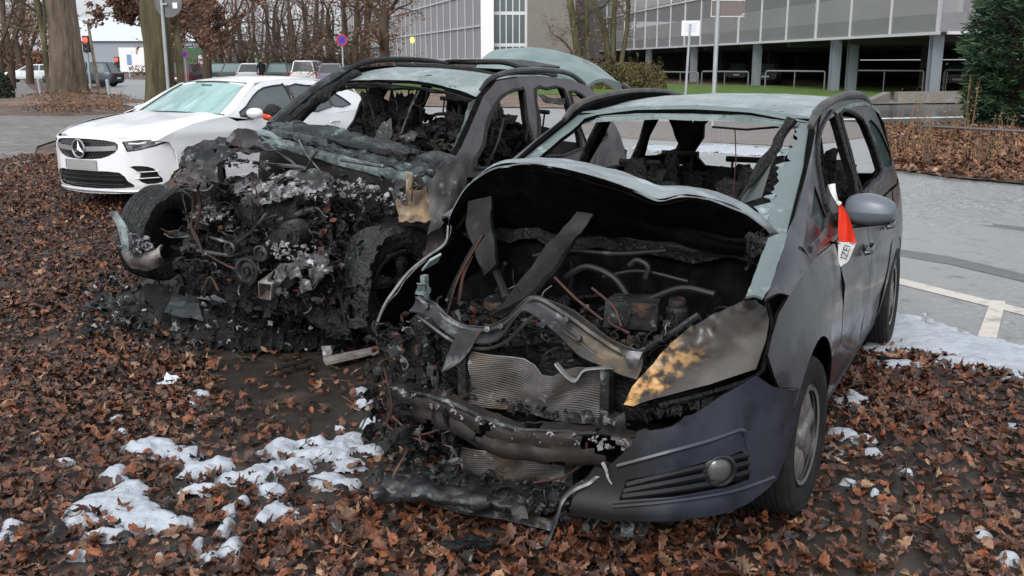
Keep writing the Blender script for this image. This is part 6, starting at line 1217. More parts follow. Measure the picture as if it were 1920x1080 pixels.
# ================================================================ DISTANT CARS
def bgcar(name, label, cat, x, y, yaw, L=4.3, W=1.76, H=1.48, paint=(.5, .5, .5), van=0, tail=True, group='cars parked in the far row', glass=(.05, .07, .075), slope=.35):
    t = thing(name, label, cat, Matrix.Translation((x, y, gh(x, y))) @ Matrix.Rotation(yaw, 4, 'Z'), group)
    mp = pm('far_paint', paint, .3, .2, coat=.3); mgl = pm('far_glass', glass, .1, 0, spec=.8)
    h2 = L / 2; bz = .92 if not van else 1.0; w = W / 2
    st = [(h2, .35, .62, .80), (h2 - .15, .22, .74, .92), (h2 - .9, .2, .88, .98), (h2 - 1.3, .2, bz, 1.0), (0, .2, bz, 1.0), (-h2 + .6, .2, bz + .02, 1.0), (-h2 + .12, .22, bz, .95), (-h2, .34, bz - .1, .86)]
    g = [[(x_, -w * k * .6, zb_), (x_, -w * k * .97, zb_ + .06), (x_, -w * k, zb_ + .3), (x_, -w * k * .94, zt_ - .06), (x_, -w * k * .8, zt_), (x_, 0, zt_ + .03), (x_, w * k * .8, zt_), (x_, w * k * .94, zt_ - .06), (x_, w * k, zb_ + .3), (x_, w * k * .97, zb_ + .06), (x_, w * k * .6, zb_)] for x_, zb_, zt_, k in st]
    mb = MB(); G2 = crg(g, 3, 2); mb.grid(G2, 0); n_ = G2.shape[1]
    for e in (0, -1): mb.add(G2[e], [tuple(range(n_)) if e == 0 else tuple(range(n_))[::-1]])
    mb.obj('body', mp, t)
    xf, xr = (h2 - 1.15, -h2 + .16) if not van else (h2 - .9, -h2 + .08); tf, tr = xf - .75 + (.2 if van else 0), xr + slope * (.3 if van else 1)
    base = [(xf, w * .78), (xf - .5, w * .90), (xr + .3, w * .90), (xr, w * .76)]; top = [(tf, w * .62), (tf - .4, w * .70), (tr + .2, w * .69), (tr, w * .60)]
    ring = lambda P, z: [(x_, y_, z) for x_, y_ in P] + [(x_, -y_, z) for x_, y_ in P[::-1]]
    g = [ring(base, bz - .02), ring(top, H - .07)]; mb = MB(); V = g[0] + g[1]; mb.add(V, [(i, (i + 1) % 8, 8 + (i + 1) % 8, 8 + i) for i in range(8)]); mb.obj('glass', mgl, t, False)
    mb = MB(); r1 = ring(top, H - .08); r2 = ring([(x_ * .97, y_ * .86) for x_, y_ in top], H); mb.add(r1 + r2, [(i, (i + 1) % 8, 8 + (i + 1) % 8, 8 + i) for i in range(8)] + [tuple(range(8, 16))]); mb.obj('roof', mp, t)
    for s in (1, -1):
        xm = (xf + xr) / 2 - .1
        for (a, b) in ((base[0], top[0]), (base[3], top[3]), ((xm, w * .90), (xm - .05, w * .70))): mb = MB(); mb.tube([(a[0], s * a[1], bz - .02), (b[0], s * b[1], H - .07)], .045, 5); mb.obj('pillar', mp, t)
    for sx in (h2 - .85, -h2 + .8):
        for s in (1, -1):
            mb = MB(); mb.lathe([(0, .1), (.2, .1), (.22, .08), (.3, .1), (.32, .06), (.32, -.1), (.0, -.1)], (sx, s * (w - .12), .32), (0, s, 0), 20); mb.obj('wheel', M_tyre, t)
    for s in (1, -1):
        mb = MB(); mb.box((-h2 + .06, s * w * .78, bz - .12), (.10, .22, .16)); mb.obj('tail_lamp', pm('red_lens', (.35, .02, .015), .2), t, False)
        mb = MB(); mb.box((h2 - .10, s * w * .70, .68), (.12, .30, .12)); mb.obj('headlamp', pm('clear_lens', (.6, .6, .62), .15), t, False)
    mb = MB(); mb.box((-h2 + .005, 0, .55), (.03, .52, .11)); mb.obj('number_plate', M_wht, t, False)
    return t
def gat(u, v): return G(u, v)
p = gat(163, 163); bgcar('dark_estate', 'dark blue estate car with silver roof bars behind the thick left trunk', 'car', p[0] - .6, p[1] + 1, R(176), 4.8, 1.82, 1.56, (.02, .03, .055), group='cars on the far street', glass=(.10, .14, .15))
p = gat(62, 154); bgcar('silver_saloon', 'small white car at the end of the pavement, left of the thick trunk', 'car', p[0], p[1], R(200), 4.2, 1.7, 1.4, (.75, .78, .8), group='cars on the far street')
far = [(343, 64, 'dark red car just right of the second trunk', (.12, .04, .05), 0), (362, 66, 'white small car right of the dark red one', (.7, .7, .72), 0), (410, 66, 'dark green car, first of the pair left of the white one', (.03, .06, .06), 0), (438, 65, 'grey green car touching the white one on its left', (.06, .09, .09), 0), (468, 64, 'white car beside the standing person', (.78, .78, .78), 0), (520, 63, 'dark teal car right of the standing person', (.06, .08, .09), 0), (568, 60, 'white van with a dark rear window in the far row', (.8, .8, .8), 1), (616, 58, 'lilac grey car at the right end of the far row', (.22, .19, .26), 0)]
for u, D, lab, c, v in far:
    q = AT(u, 150, D); bgcar('parked_van' if v else 'parked_car', lab, 'van' if v else 'car', q.x, q.y + 2, R(88 + (u - 500) * .04), 4.2, 1.78, 1.66 if v else 1.5, c, v, glass=(.16, .24, .24) if u in (410, 438, 520) else (.05, .06, .065))
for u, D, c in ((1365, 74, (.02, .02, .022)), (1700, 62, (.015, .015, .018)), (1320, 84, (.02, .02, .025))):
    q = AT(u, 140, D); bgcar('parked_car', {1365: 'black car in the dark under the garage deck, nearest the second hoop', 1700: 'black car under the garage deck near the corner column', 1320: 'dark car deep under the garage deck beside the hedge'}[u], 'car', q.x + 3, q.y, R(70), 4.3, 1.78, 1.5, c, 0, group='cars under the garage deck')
# ================================================================ PERSON in the far car park
def skin_body(name, joints, edges, radii, m, parent, sub=2):
    me = bpy.data.meshes.new(name); me.from_pydata(joints, edges, []); o = link(bpy.data.objects.new(name, me)); me.materials.append(m)
    md = o.modifiers.new('s', 'SKIN'); o.modifiers.new('u', 'SUBSURF').levels = sub; o.modifiers['u'].render_levels = sub
    me.skin_vertices[0].data[0].use_root = True
    for i, r in enumerate(radii): me.skin_vertices[0].data[i].radius = (r, r * .85) if not isinstance(r, tuple) else r
    bpy.context.view_layer.update(); m2 = bpy.data.meshes.new_from_object(o.evaluated_get(bpy.context.evaluated_depsgraph_get()))
    bpy.data.objects.remove(o); o = link(bpy.data.objects.new(name, m2)); o.parent = parent
    for f in m2.polygons: f.use_smooth = True
    return o
q = AT(490, 140, 61)
per = thing('person', 'person in a dark jacket standing among the distant parked cars', 'person', Matrix.Translation((q.x, q.y, gh(q.x, q.y))) @ Matrix.Rotation(R(20), 4, 'Z'))
M_cloth = pm('dark_cloth', (.02, .022, .03), .9); M_skin = pm('skin', (.45, .28, .2), .6); M_hair = pm('hair', (.03, .02, .015), .8)
J = [(0, 0, .95), (0, .0, 1.2), (0, -.01, 1.42), (0, -.01, 1.52), (0, -.03, 1.62), (0, -.02, 1.70), (-.17, 0, 1.43), (-.24, .02, 1.15), (-.23, -.06, .90), (.17, 0, 1.43), (.24, .02, 1.15), (.22, -.08, .92), (-.09, 0, .9), (-.10, -.02, .5), (-.11, .02, .08), (-.11, -.12, .04), (.09, 0, .9), (.11, -.04, .5), (.13, .0, .08), (.13, -.14, .04)]
E_ = [(0, 1), (1, 2), (2, 3), (3, 4), (4, 5), (2, 6), (6, 7), (7, 8), (2, 9), (9, 10), (10, 11), (0, 12), (12, 13), (13, 14), (14, 15), (0, 16), (16, 17), (17, 18), (18, 19)]
skin_body('body', J, E_, [.14, .15, .15, .055, .085, .07, .075, .055, .04, .075, .055, .04, .09, .06, .045, .04, .09, .06, .045, .04], M_cloth, per)
mb = MB(); mb.lump((0, -.04, 1.645), (.074, .09, .105), random.Random(1), .03, 3); mb.lump((0, -.128, 1.635), (.013, .02, .02), random.Random(1), .03, 1); mb.obj('head', M_skin, per)
mb = MB(); mb.lump((0, -.015, 1.69), (.083, .09, .082), random.Random(1), .08, 3); mb.obj('hair', M_hair, per)
for s in (-1, 1):
    mb = MB(); c = Vector((s * .225, -.08, .84)); mb.lump(c, (.02, .035, .045), random.Random(1), .05, 2)
    for k in range(4): mb.tube([c + Vector((0, -.025 + k * .016, -.03)), c + Vector((0, -.03 + k * .016, -.065)), c + Vector((-s * .01, -.035 + k * .016, -.09 + abs(k - 1.5) * .008))], [.008, .008, .006], 5)
    mb.tube([c + Vector((0, -.03, .01)), c + Vector((0, -.055, -.02)), c + Vector((0, -.06, -.04))], [.009, .009, .007], 5); mb.obj('hand', M_skin, per)
# ================================================================ SIGNS, POSTS, LIGHTS
def post(name, label, cat, foot, top, r, m=M_steel, group=None, tilt=None):
    """upright tube whose foot stands where (u, v) meets the ground at distance D"""
    u, D = foot; q = AT(u, 300, D); z0 = gh(q.x, q.y); b = Vector((q.x, q.y, z0)); t = thing(name, label, cat, b, group); e = AT(top[0], top[1], D); d = e - b
    if tilt is None: d = Vector((0, 0, d.z))
    mb = MB(); mb.tube([(0, 0, -.02), d], r, 12); mb.obj('post', m, t); return t, d
k = CAMF
# round sign seen from behind
D = 22; t, d = post('traffic_sign', 'round traffic sign seen from its grey back, on a post by the second trunk', 'sign', (326, D), (310, -10), .036)
c = Vector((.05, -.03, AT(322, 22, D).z - gh(0, 0))); mb = MB(); mb.lathe([(0, -.01), (.30, -.01), (.30, .012), (.285, .012), (.28, .0), (0, .0)], c + Vector((.08, .06, 0)), (0, -1, .0), 40); mb.obj('disc', pm('sign_back', (.16, .165, .17), .5, .4, [((.12, .12, .13), 2, .5, .1)]), t)
mb = MB(); mb.box(c + Vector((-.0, .02, .19)), (.30, .05, .03)); mb.box(c + Vector((.0, .02, -.02)), (.14, .05, .03)); mb.obj('bracket', M_steel, t)
mb = MB(); mb.box(c + Vector((.23, .045, -.05)), (.10, .004, .12)); mb.obj('sticker', M_wht, t)
def nosign(u, v, D, r, label, cross=True, h=None, name='no_stopping_sign'):
    t, d = post(name, label, 'sign', (u, D), (u, v), .035)
    z = d.z; mb = MB(); mb.lathe([(0, .0), (r * .80, .0), (r * .80, .006)], (0, -.06, z), (0, -1, 0), 36); mb.obj('blue_face', pm('sign_blue', (.05, .05, .42), .4), t)
    mb = MB(); mb.lathe([(r * .78, .012), (r, .012), (r, -.01)], (0, -.06, z), (0, -1, 0), 36)
    for s in ((1, -1) if cross else (1,)):
        dv = Vector((s, 0, 1)).normalized(); mb.tube([Vector((0, -.075, z)) - dv * r * .8, Vector((0, -.075, z)) + dv * r * .8], r * .10, 4, flat=.3)
    mb.obj('red_ring', pm('sign_red', (.55, .02, .03), .4), t); mb = MB(); mb.lathe([(0, -.012), (r, -.012)], (0, -.06, z), (0, -1, 0), 30); mb.obj('back', M_steel, t); return t
nosign(650, 75, 40, .22, 'round blue sign with red ring and red cross above the SUV roof')
nosign(361, 102, 60, .22, 'tiny distant blue and red round sign between the far trees')
# white notice board on a leaning post
D = 24; t, d = post('notice_sign', 'small white notice board on a thin leaning post before the garage', 'sign', (1279, D), (1294, 45), .032, tilt=1)
z = AT(1295, 53, D) - t.location; mb = MB(); mb.box(z, (33 / k * D, .02, 27 / k * D)); o = mb.obj('board', pm('notice_white', (.72, .74, .78), .5), t)
mb = MB(); 
for i in range(4): mb.box(z + Vector((.0, -.013, .10 - i * .055)), (.30 - .05 * (i % 2), .003, .012))
mb.obj('faint_writing', pm('grey_print', (.45, .47, .52), .6), t)
# street name board seen from behind
t, d = post('street_name_sign', 'brown backed street name board on a tall grey pole above the van roof', 'sign', (1333, D), (1338, 0), .055)
zc_ = AT(1365, 16, D) - t.location; mb = MB(); mb.box(zc_ + Vector((0, .02, 0)), (58 / k * D, .02, 25 / k * D)); mb.obj('board', pm('board_back', (.16, .13, .125), .6), t)
mb = MB(); bx, bz_, w_, h_ = zc_.x, zc_.z, 30 / k * D, 14 / k * D
mb.tube([(bx - w_, zc_.y, bz_ - h_), (bx - w_, zc_.y, bz_ + h_), (bx + w_, zc_.y, bz_ + h_), (bx + w_, zc_.y, bz_ - h_), (bx - w_, zc_.y, bz_ - h_)], .014, 6); mb.tube([(bx + w_, zc_.y, bz_ - h_ * .6), (bx + w_ - .1, zc_.y - .02, bz_ - h_ * 1.1)], .015, 5); mb.obj('board_frame', M_frame, t)
t, d = post('sign_pole', 'bare grey steel pole standing in front of the evergreen shrub', 'pole', (1812, 26), (1826, 70), .06)
mb = MB(); mb.lathe([(.062, 0), (.064, .02), (0, .03)], d, (0, 0, 1), 12); mb.obj('cap', M_steel, t)
# small yellow light on a thin mast
t, d = post('mast_light', 'small yellow lit globe on a thin mast before the grey facade', 'lamp', (778, 75), (778, 70), .05, M_frame)
mb = MB(); mb.lump(d + Vector((0, 0, -.2)), (.17, .17, .24), random.Random(1), .05, 2); mb.obj('globe', pm('yellow_globe', (.6, .65, .1), .5, emit=((.8, .9, .15), .8)), t)
t, d = post('mast_light', 'tiny distant yellow lamp above the standing person', 'lamp', (481, 100), (481, 100), .05, M_frame)
mb = MB(); mb.lump(d, (.25, .2, .35), random.Random(1), .05, 2); mb.obj('globe', pm('lime_globe', (.5, .65, .1), .5, emit=((.7, .9, .2), .8)), t)
def tlight(u, v, D, label, hh=.9):
    t, d = post('traffic_light', label, 'traffic light', (u, D), (u, v), .07); z = d.z
    mb = MB(); mb.box((0, 0, z - .25), (.36, .3, 1.0)); mb.obj('housing', M_black, t)
    mb = MB(); mb.lathe([(0, .05), (.13, .03), (.16, 0)], (0, -.16, z), (0, -1, 0), 20); mb.obj('red_lamp', pm('red_light', (.8, .05, .02), .4, emit=((1, .04, .02), 2.2)), t)
    for i in (1, 2): mb = MB(); mb.lathe([(0, .02), (.11, .0)], (0, -.155, z - .3 * i), (0, -1, 0), 14); mb.obj('dark_lamp', M_wdark, t)
    return t
tlight(183, 75, 62, 'red traffic light high up beside the leaning stake'); tlight(236, 112, 92, 'distant red traffic light left of the blue and magenta billboard')
# leaning birch-like stake, bollards
t = thing('leaning_stake', 'thin weathered stake leaning beside the thick trunk', 'stake', Vector((*G(190, 187), gh(*G(190, 187))))); D = G(190, 187)[1]
mb = MB(); P = [AT(190, 188, D) - t.location, AT(182, 150, D) - t.location, AT(174, 100, D) - t.location, AT(165, 43, D) - t.location]; mb.tube(P, [.08, .07, .07, .06], 8, smooth=3); mb.obj('stake', pm('peeling_bark', (.42, .33, .25), .8, 0, [((.12, .07, .05), 3, .53, .08)], stretch=(1, 1, .6)), t)
for u, v, h, lab in ((207, 192, 40, 'grey post leaning by the street edge right of the stake'), (77, 183, 32, 'grey post at the pavement edge left of the thick trunk')):
    x, y = G(u, v); t = thing('bollard', lab, 'bollard', Vector((x, y, gh(x, y))), 'grey posts along the verge'); hh = h / k * y; mb = MB(); mb.tube([(0, 0, 0), (-.06 * hh, 0, hh)], .07, 10); mb.obj('post', M_steel, t); mb = MB(); mb.lump((-.06 * hh, 0, hh), (.07, .07, .04), random.Random(1), 0, 2); mb.obj('cap', M_steel, t)
# low pipe rail on the right verge
x, y = G(1728, 262); t = thing('pipe_rail', 'dark low pipe rail running over the leafy verge', 'railing', Vector((x, y, gh(x, y)))); D = y
a = AT(1728, 236, D) - t.location; b = AT(1990, 250, D * .93) - t.location
mb = MB(); mb.tube([(0, 0, 0), a - Vector((0, 0, .05)), a + (b - a) * .02, a + (b - a) * .5, b], .035, 8); mb.obj('rail', pm('dark_rail', (.10, .09, .09), .5, .4), t); mb = MB(); mb.tube([b, Vector((b.x, b.y, 0))], .035, 8); mb.obj('post', M_steel, t)
# far hall with white roof, billboard, green container
q = AT(245, 118, 150); t = thing('distant_hall', 'long low hall with pale roof far beyond the junction', 'building', Vector((q.x, q.y, 0)))
mb = MB(); mb.box((4, 4, 3.2), (26, 8, 3.2)); mb.obj('wall', pm('far_wall', (.30, .33, .38), .8), t, False); mb = MB(); mb.box((4, 4, 6.5), (30, 9, 3.4), taper=.92); mb.obj('roof', pm('far_roof', (.68, .76, .84), .6), t, False)
q = AT(259, 120, 110); t = thing('billboard', 'white and magenta billboard with a blue panel far behind the trees', 'billboard', Vector((q.x, q.y, 0)))
mb = MB(); mb.box((-.5, 0, 2.0), (3.0, .2, 2.6)); mb.obj('white_panel', M_wht, t, False); mb = MB(); mb.box((1.6, -.05, 2.3), (1.4, .2, 2.6)); mb.obj('magenta_panel', pm('magenta', (.35, .01, .18), .5), t, False)
mb = MB(); mb.box((-.9, -.12, 2.0), (.5, .05, 1.1)); mb.obj('blue_panel', pm('bill_blue', (.18, .30, .55), .5), t, False); mb = MB(); mb.box((-1, 0, .5), (.15, .15, 1.2)); mb.box((1, 0, .5), (.15, .15, 1.2)); mb.obj('leg', M_steel, t, False)
q = AT(510, 118, 95); t = thing('green_container', 'pale green container behind the distant parked cars', 'container', Vector((q.x, q.y, 0))); mb = MB(); mb.box((0, 0, 1.35), (4.2, 2.4, 2.5)); o = mb.obj('shell', pm('mint', (.25, .55, .33), .5), t, False)
mb = MB()
for i in range(14): mb.box((-1.95 + i * .3, -1.22, 1.35), (.10, .06, 2.3))
mb.obj('rib', pm('mint_rib', (.23, .50, .30), .5), t, False)
q = AT(362, 120, 90); t = thing('green_billboard', 'dark green board with a white mark behind the far trees', 'billboard', Vector((q.x, q.y, 0))); mb = MB(); mb.box((.9, 0, 1.7), (3.6, .15, 2.6)); mb.obj('panel', pm('board_green', (.04, .11, .05), .6), t, False); mb = MB(); mb.box((1.0, -.1, 2.0), (.9, .05, .7)); mb.box((1.0, -.13, 2.0), (.5, .05, .3)); mb.obj('mark', M_wht, t, False); mb = MB(); mb.box((-.6, .1, .4), (.1, .1, .9)); mb.box((2.4, .1, .4), (.1, .1, .9)); mb.obj('leg', M_steel, t, False)
# ================================================================ TREES AND SHRUBS
M_bark = pm('bark_grey_brown', (.15, .115, .092), .85, 0, [((.075, .06, .045), 3, .5, .1), ((.19, .15, .12), 1.2, .58, .1)], (.9, 14, .05), spec=.2, stretch=(1, 1, .25))
M_bark2 = pm('bark_olive', (.10, .09, .05), .85, 0, [((.055, .05, .03), 3, .5, .1), ((.15, .14, .08), 2, .6, .08)], (.9, 9, .05), spec=.2, stretch=(1, 1, .22))
M_bark_f = pm('bark_far', (.10, .075, .058), .9, 0, [((.06, .045, .035), 2, .5, .15)], spec=.15)
M_twig = pm('twig', (.17, .135, .12), .9, spec=.1, island=.3)
M_dryleaf = pm('dry_leaf', (.19, .105, .075), .8, spec=.2, island=.45)
M_dryleaf2 = pm('dry_leaf_pale', (.26, .14, .085), .8, spec=.2, island=.4)
def leafq(mb, p, s, rg, mi=0):
    a = Vector((rg.gauss(0, 1), rg.gauss(0, 1), rg.gauss(0, 1))).normalized(); b = a.orthogonal().normalized(); c = a.cross(b)
    mb.add([p + b * s, p + c * s * .6, p - b * s, p - c * s * .6], [(0, 1, 2, 3)], mi)
def grow(wood, twigs, p, d, L, r, lev, rg, leaf, cfg):
    n = 4 if lev > 1 else 3; pts = [p]; rr = [r]; q = p.copy(); dd = d.copy()
    for i in range(n):
        dd = (dd + Vector((rg.gauss(0, 1), rg.gauss(0, 1), rg.gauss(0, .8) + cfg.get('up', .25))) * cfg.get('wig', .22)).normalized()
        q = q + dd * (L / n); pts.append(q.copy()); rr.append(r * (1 - (i + 1) / n * .62))
    (wood if lev >= cfg.get('wl', 2) else twigs).tube(pts, rr, 7 if lev >= 3 else (5 if lev == 2 else 3))
    if lev <= 1:
        for _ in range(leaf):
            a = rg.random() * n; i = min(n - 1, int(a)); leafq(twigs, pts[i].lerp(pts[i + 1], a - i) + Vector((rg.gauss(0, .08), rg.gauss(0, .08), rg.gauss(0, .08))), cfg.get('ls', .07) * rg.uniform(.6, 1.3), rg, 1)
    if lev == 0: return
    k = cfg['k'][lev - 1]
    for j in range(k):
        a = n * (rg.uniform(.25, 1) if j else 1); i = min(n - 1, int(a)); o = pts[i].lerp(pts[i + 1], a - i)
        e = (dd if j == 0 else (pts[i + 1] - pts[i]).normalized()); pe = e.orthogonal().normalized(); pe.rotate(Matrix.Rotation(rg.uniform(0, 6.28), 3, e))
        nd = (e * rg.uniform(.5, 1.0) + pe * rg.uniform(.5, 1.1)).normalized()
        grow(wood, twigs, o, nd, L * rg.uniform(.45, .75), rr[i] * rg.uniform(.45, .62), lev - 1, rg, leaf, cfg)
def tree(name, label, x, y, stems, seed, leaf=2, cfg=None, group=None, bark=None, lm=None, cat='tree'):
    cfg = cfg or dict(k=(5, 5, 6)); rg = random.Random(seed); z = gh(x, y); t = thing(name, label, cat, Vector((x, y, z)), group)
    w = MB(); tw = MB()
    for (pts, rr, lev, nb, Lb) in stems:
        P = [Vector(p) for p in pts]; w.tube(P, rr, 12, smooth=4)
        A = cr(np.array([[*p, q] for p, q in zip(P, rr)]), 4)
        for j in range(nb):
            i = int(rg.uniform(.25, .98) * (len(A) - 1)); o = Vector(A[i][:3]); pe = Vector((rg.gauss(0, 1), rg.gauss(0, 1), rg.uniform(.1, .9))).normalized()
            grow(w, tw, o, pe, Lb * rg.uniform(.7, 1.2), A[i][3] * rg.uniform(.3, .5), lev, rg, leaf, cfg)
        e = Vector(A[-1][:3]); grow(w, tw, e, (P[-1] - P[-2]).normalized(), Lb, A[-1][3] * .95, lev, rg, leaf, cfg)
    w.obj('trunk', bark or M_bark_f, t); tw.obj('crown', [M_twig, lm or M_dryleaf], t, False); return t
def rel(x, y, px, D=None):
    b = Vector((x, y, gh(x, y))); return [AT(u, v, D or y) - b for u, v in px]
# the two thick trunks of the verge
def thick(name, label, foot, px, widths, bark, seed, roots=1.3):
    x, y = foot; t = thing(name, label, 'tree', Vector((x, y, gh(x, y)))); P = rel(x, y, px); rr = [w / 2 / CAMF * y for w in widths]
    P[0].z = -.1; A = cr(np.array([[*p, q] for p, q in zip(P, rr)]), 9); mb = MB(); rows = []; n = 90
    for a in A:
        zz = a[2]; row = []
        for k_ in range(n + 1):
            th = 2 * math.pi * k_ / n; f = 1 + .05 * math.sin(th * 5 + seed) + .05 * noise.noise(Vector((math.cos(th) * 2, math.sin(th) * 2, zz * .7 + seed))) + .35 * roots * math.exp(-max(0, zz) / .35) * (.6 + .4 * math.sin(th * 4 + seed)) * .5
            f += .05 * noise.noise(Vector((math.cos(th) * 9, math.sin(th) * 9, zz * 1.0))) + .03 * noise.noise(Vector((math.cos(th) * 22, math.sin(th) * 22, zz * 2)))
            row.append((a[0] + a[3] * f * math.cos(th), a[1] + a[3] * f * math.sin(th), zz))
        rows.append(row)
    mb.grid(rows, 0, flip=True)
    tw = MB(); rg = random.Random(seed); top = Vector(A[-1][:3])
    for j in range(5): grow(mb, tw, top - Vector((0, 0, .3)), Vector((rg.gauss(0, .6), rg.gauss(0, .6), 1)).normalized(), 2.6, A[-1][3] * .6, 3, rg, 3, dict(k=(3, 4, 4)))
    mb.obj('trunk', bark, t, angle=60); tw.obj('crown', [M_twig, M_dryleaf], t, False); return t
T1 = G(131, 190)
thick('thick_tree', 'thickest grey brown trunk at the left with a knot, rising from a leafy mound', T1, [(131, 192), (128, 165), (126, 120), (121, 60), (114, 0), (108, -70)], [84, 66, 58, 52, 50, 46], M_bark, 2, 1.6)
T2 = AT(300, 200, 27); thick('straight_tree', 'straight olive brown trunk behind the white car windscreen', (T2.x, 27), [(301, 212), (300, 160), (297, 100), (290, 40), (286, 0), (280, -70)], [60, 50, 49, 48, 47, 44], M_bark2, 5, .8)
def px_tree(name, label, u0, D, px, widths, lev, nb, Lb, seed, leaf, cfg=None, bark=None, group=None, extra=(), lm=None):
    q = AT(u0, 150, D); x, y = q.x, q.y; P = rel(x, y, px); P[0].z = -.1; P[0].x = 0; P[0].y = 0
    st = [(P, [w / 2 / CAMF * y for w in widths], lev, nb, Lb)]
    for epx, ew, enb, eL in extra: st.append((rel(x, y, epx), [w / 2 / CAMF * y for w in ew], lev, enb, eL))
    return tree(name, label, x, y, st, seed, leaf, cfg, group, bark, lm)
px_tree('slender_tree', 'slender dark curving trunk left of the thickest trunk', 92, 44, [(92, 190), (88, 130), (82, 70), (74, 25), (62, -30)], [11, 10, 10, 12, 10], 3, 5, 2.0, 11, 0, dict(k=(4, 4, 4)), M_bark2, extra=[([(82, 70), (84, 30), (80, -20)], [7, 6, 4], 3, 1.5)])
px_tree('oak_tree', 'brown leafed oak with forked limbs behind the round grey sign', 388, 58, [(390, 165), (388, 110), (386, 60), (380, 10), (372, -40)], [19, 16, 15, 13, 10], 3, 7, 2.2, 12, 5, dict(k=(4, 5, 5), ls=.10), M_bark_f, extra=[([(386, 80), (360, 60), (335, 45), (310, 10)], [9, 7, 6, 4], 4, 1.4), ([(387, 70), (410, 50), (440, 30), (460, -10)], [8, 7, 5, 4], 4, 1.6)])
px_tree('leafy_oak', 'oak branches with hanging brown leaves between the two thick trunks', 338, 46, [(338, 170), (336, 110), (330, 50), (322, -10), (315, -60)], [14, 13, 12, 10, 8], 2, 3, 1.4, 13, 9, dict(k=(5, 6), ls=.085), M_bark2, extra=[([(330, 30), (290, 20), (250, 30), (215, 25)], [7, 5, 4, 2.5], 9, .8), ([(325, 10), (290, 0), (255, 5), (225, -10)], [6, 5, 3, 2], 8, .8), ([(330, 60), (300, 55), (270, 50), (245, 45)], [5, 4, 3, 2], 5, .6)])
px_tree('lawn_tree', 'bare tree on the lawn before the grey garage wing', 720, 56, [(722, 170), (721, 110), (720, 60), (722, 20), (724, -30)], [22, 19, 18, 15, 10], 3, 6, 2.0, 14, 2, dict(k=(4, 4, 4), ls=.08), M_bark_f, extra=[([(720, 45), (700, 15), (680, -10), (660, -30)], [9, 8, 6, 4], 3, 1.5), ([(721, 40), (738, 10), (755, -20)], [9, 7, 5], 3, 1.4)])
px_tree('multi_stem_tree', 'tall tree with several olive stems rising beside the clipped hedge', 1120, 60, [(1100, 165), (1088, 120), (1078, 60), (1070, 10), (1062, -40)], [14, 13, 13, 12, 9], 3, 3, 1.8, 15, 1, dict(k=(3, 4, 4), ls=.07), M_bark2, extra=[([(1108, 165), (1102, 110), (1100, 40), (1096, -30)], [9, 8, 8, 6], 3, 1.4), ([(1142, 165), (1140, 110), (1132, 50), (1116, 10), (1098, -20)], [12, 11, 10, 8, 6], 3, 1.6), ([(1150, 165), (1150, 110), (1150, 50), (1155, -30)], [12, 11, 10, 8], 3, 1.6), ([(1160, 165), (1166, 110), (1176, 50), (1180, -30)], [10, 9, 8, 6], 3, 1.6)])
px_tree('twiggy_sapling', 'low spreading twigs in front of the bare concrete wall', 1085, 57, [(1085, 150), (1076, 110), (1060, 80), (1040, 66)], [5, 4, 3, 2], 3, 7, .8, 16, 1, dict(k=(4, 4, 3), ls=.04), M_bark_f)
# the stand of bare trees behind the far car park: each a thing
rg = random.Random(99)
row = [(418, 70, 9), (436, 78, 8), (460, 72, 10), (478, 84, 7), (500, 75, 9), (522, 70, 10), (540, 80, 8), (556, 68, 12), (574, 76, 10), (596, 66, 14), (618, 72, 10), (640, 62, 15), (664, 58, 12), (690, 66, 9)]
proto = []
for i, (u, D, w) in enumerate(row[:5]):
    h = [7, 8, 7.5, 8, 7][i]; r = w / 2 / CAMF * D
    lean = rg.uniform(-.4, .4); st = [([(0, 0, -.1), (lean * .3, 0, 1.5), (lean, .1, 3.4), (lean * 1.5, 0, 5.2)], [r * 1.1, r, r * .8, r * .5], 3, 7, 2.0)]
    for s in range(2): st.append(([(0, 0, .4), ((s - .5) * 1.2, .1, 2.2), ((s - .5) * 2.2 + lean, .2, 4.6)], [r * .7, r * .55, r * .4], 3, 4, 1.6))
    q = AT(u, 150, D); proto.append((tree('bare_tree', '', q.x, q.y, st, 200 + i, 1 if i % 2 else 0, dict(k=(4, 4, 4), ls=.08, up=.15), 'bare trees behind the far car park'), r))
places = ['farthest left of the stand', 'above the gap between the dark cars', 'above the white car', 'left behind the person', 'just right of the person', 'over the dark teal car', 'left of the white van roof', 'behind the white van', 'above the right end of the van', 'right of the van', 'left of the blue and red sign', 'right behind the blue and red sign', 'between the sign and the lawn tree', 'next to the lawn tree']
for i, (u, D, w) in enumerate(row):
    if i < 5: t = proto[i][0]
    else:
        src, r = proto[i % 5]; q = AT(u, 150, D); t = link(src.copy()); t.location = (q.x, q.y, gh(q.x, q.y)); t.rotation_euler = (0, 0, rg.uniform(0, 6)); s = w / 2 / CAMF * D / r; s = min(1.3, max(.8, s)); t.scale = (s, s, rg.uniform(.9, 1.1))
        for ch in list(src.children): c = link(ch.copy()); c.parent = t
    t['label'] = 'bare brown twiggy tree ' + places[i]
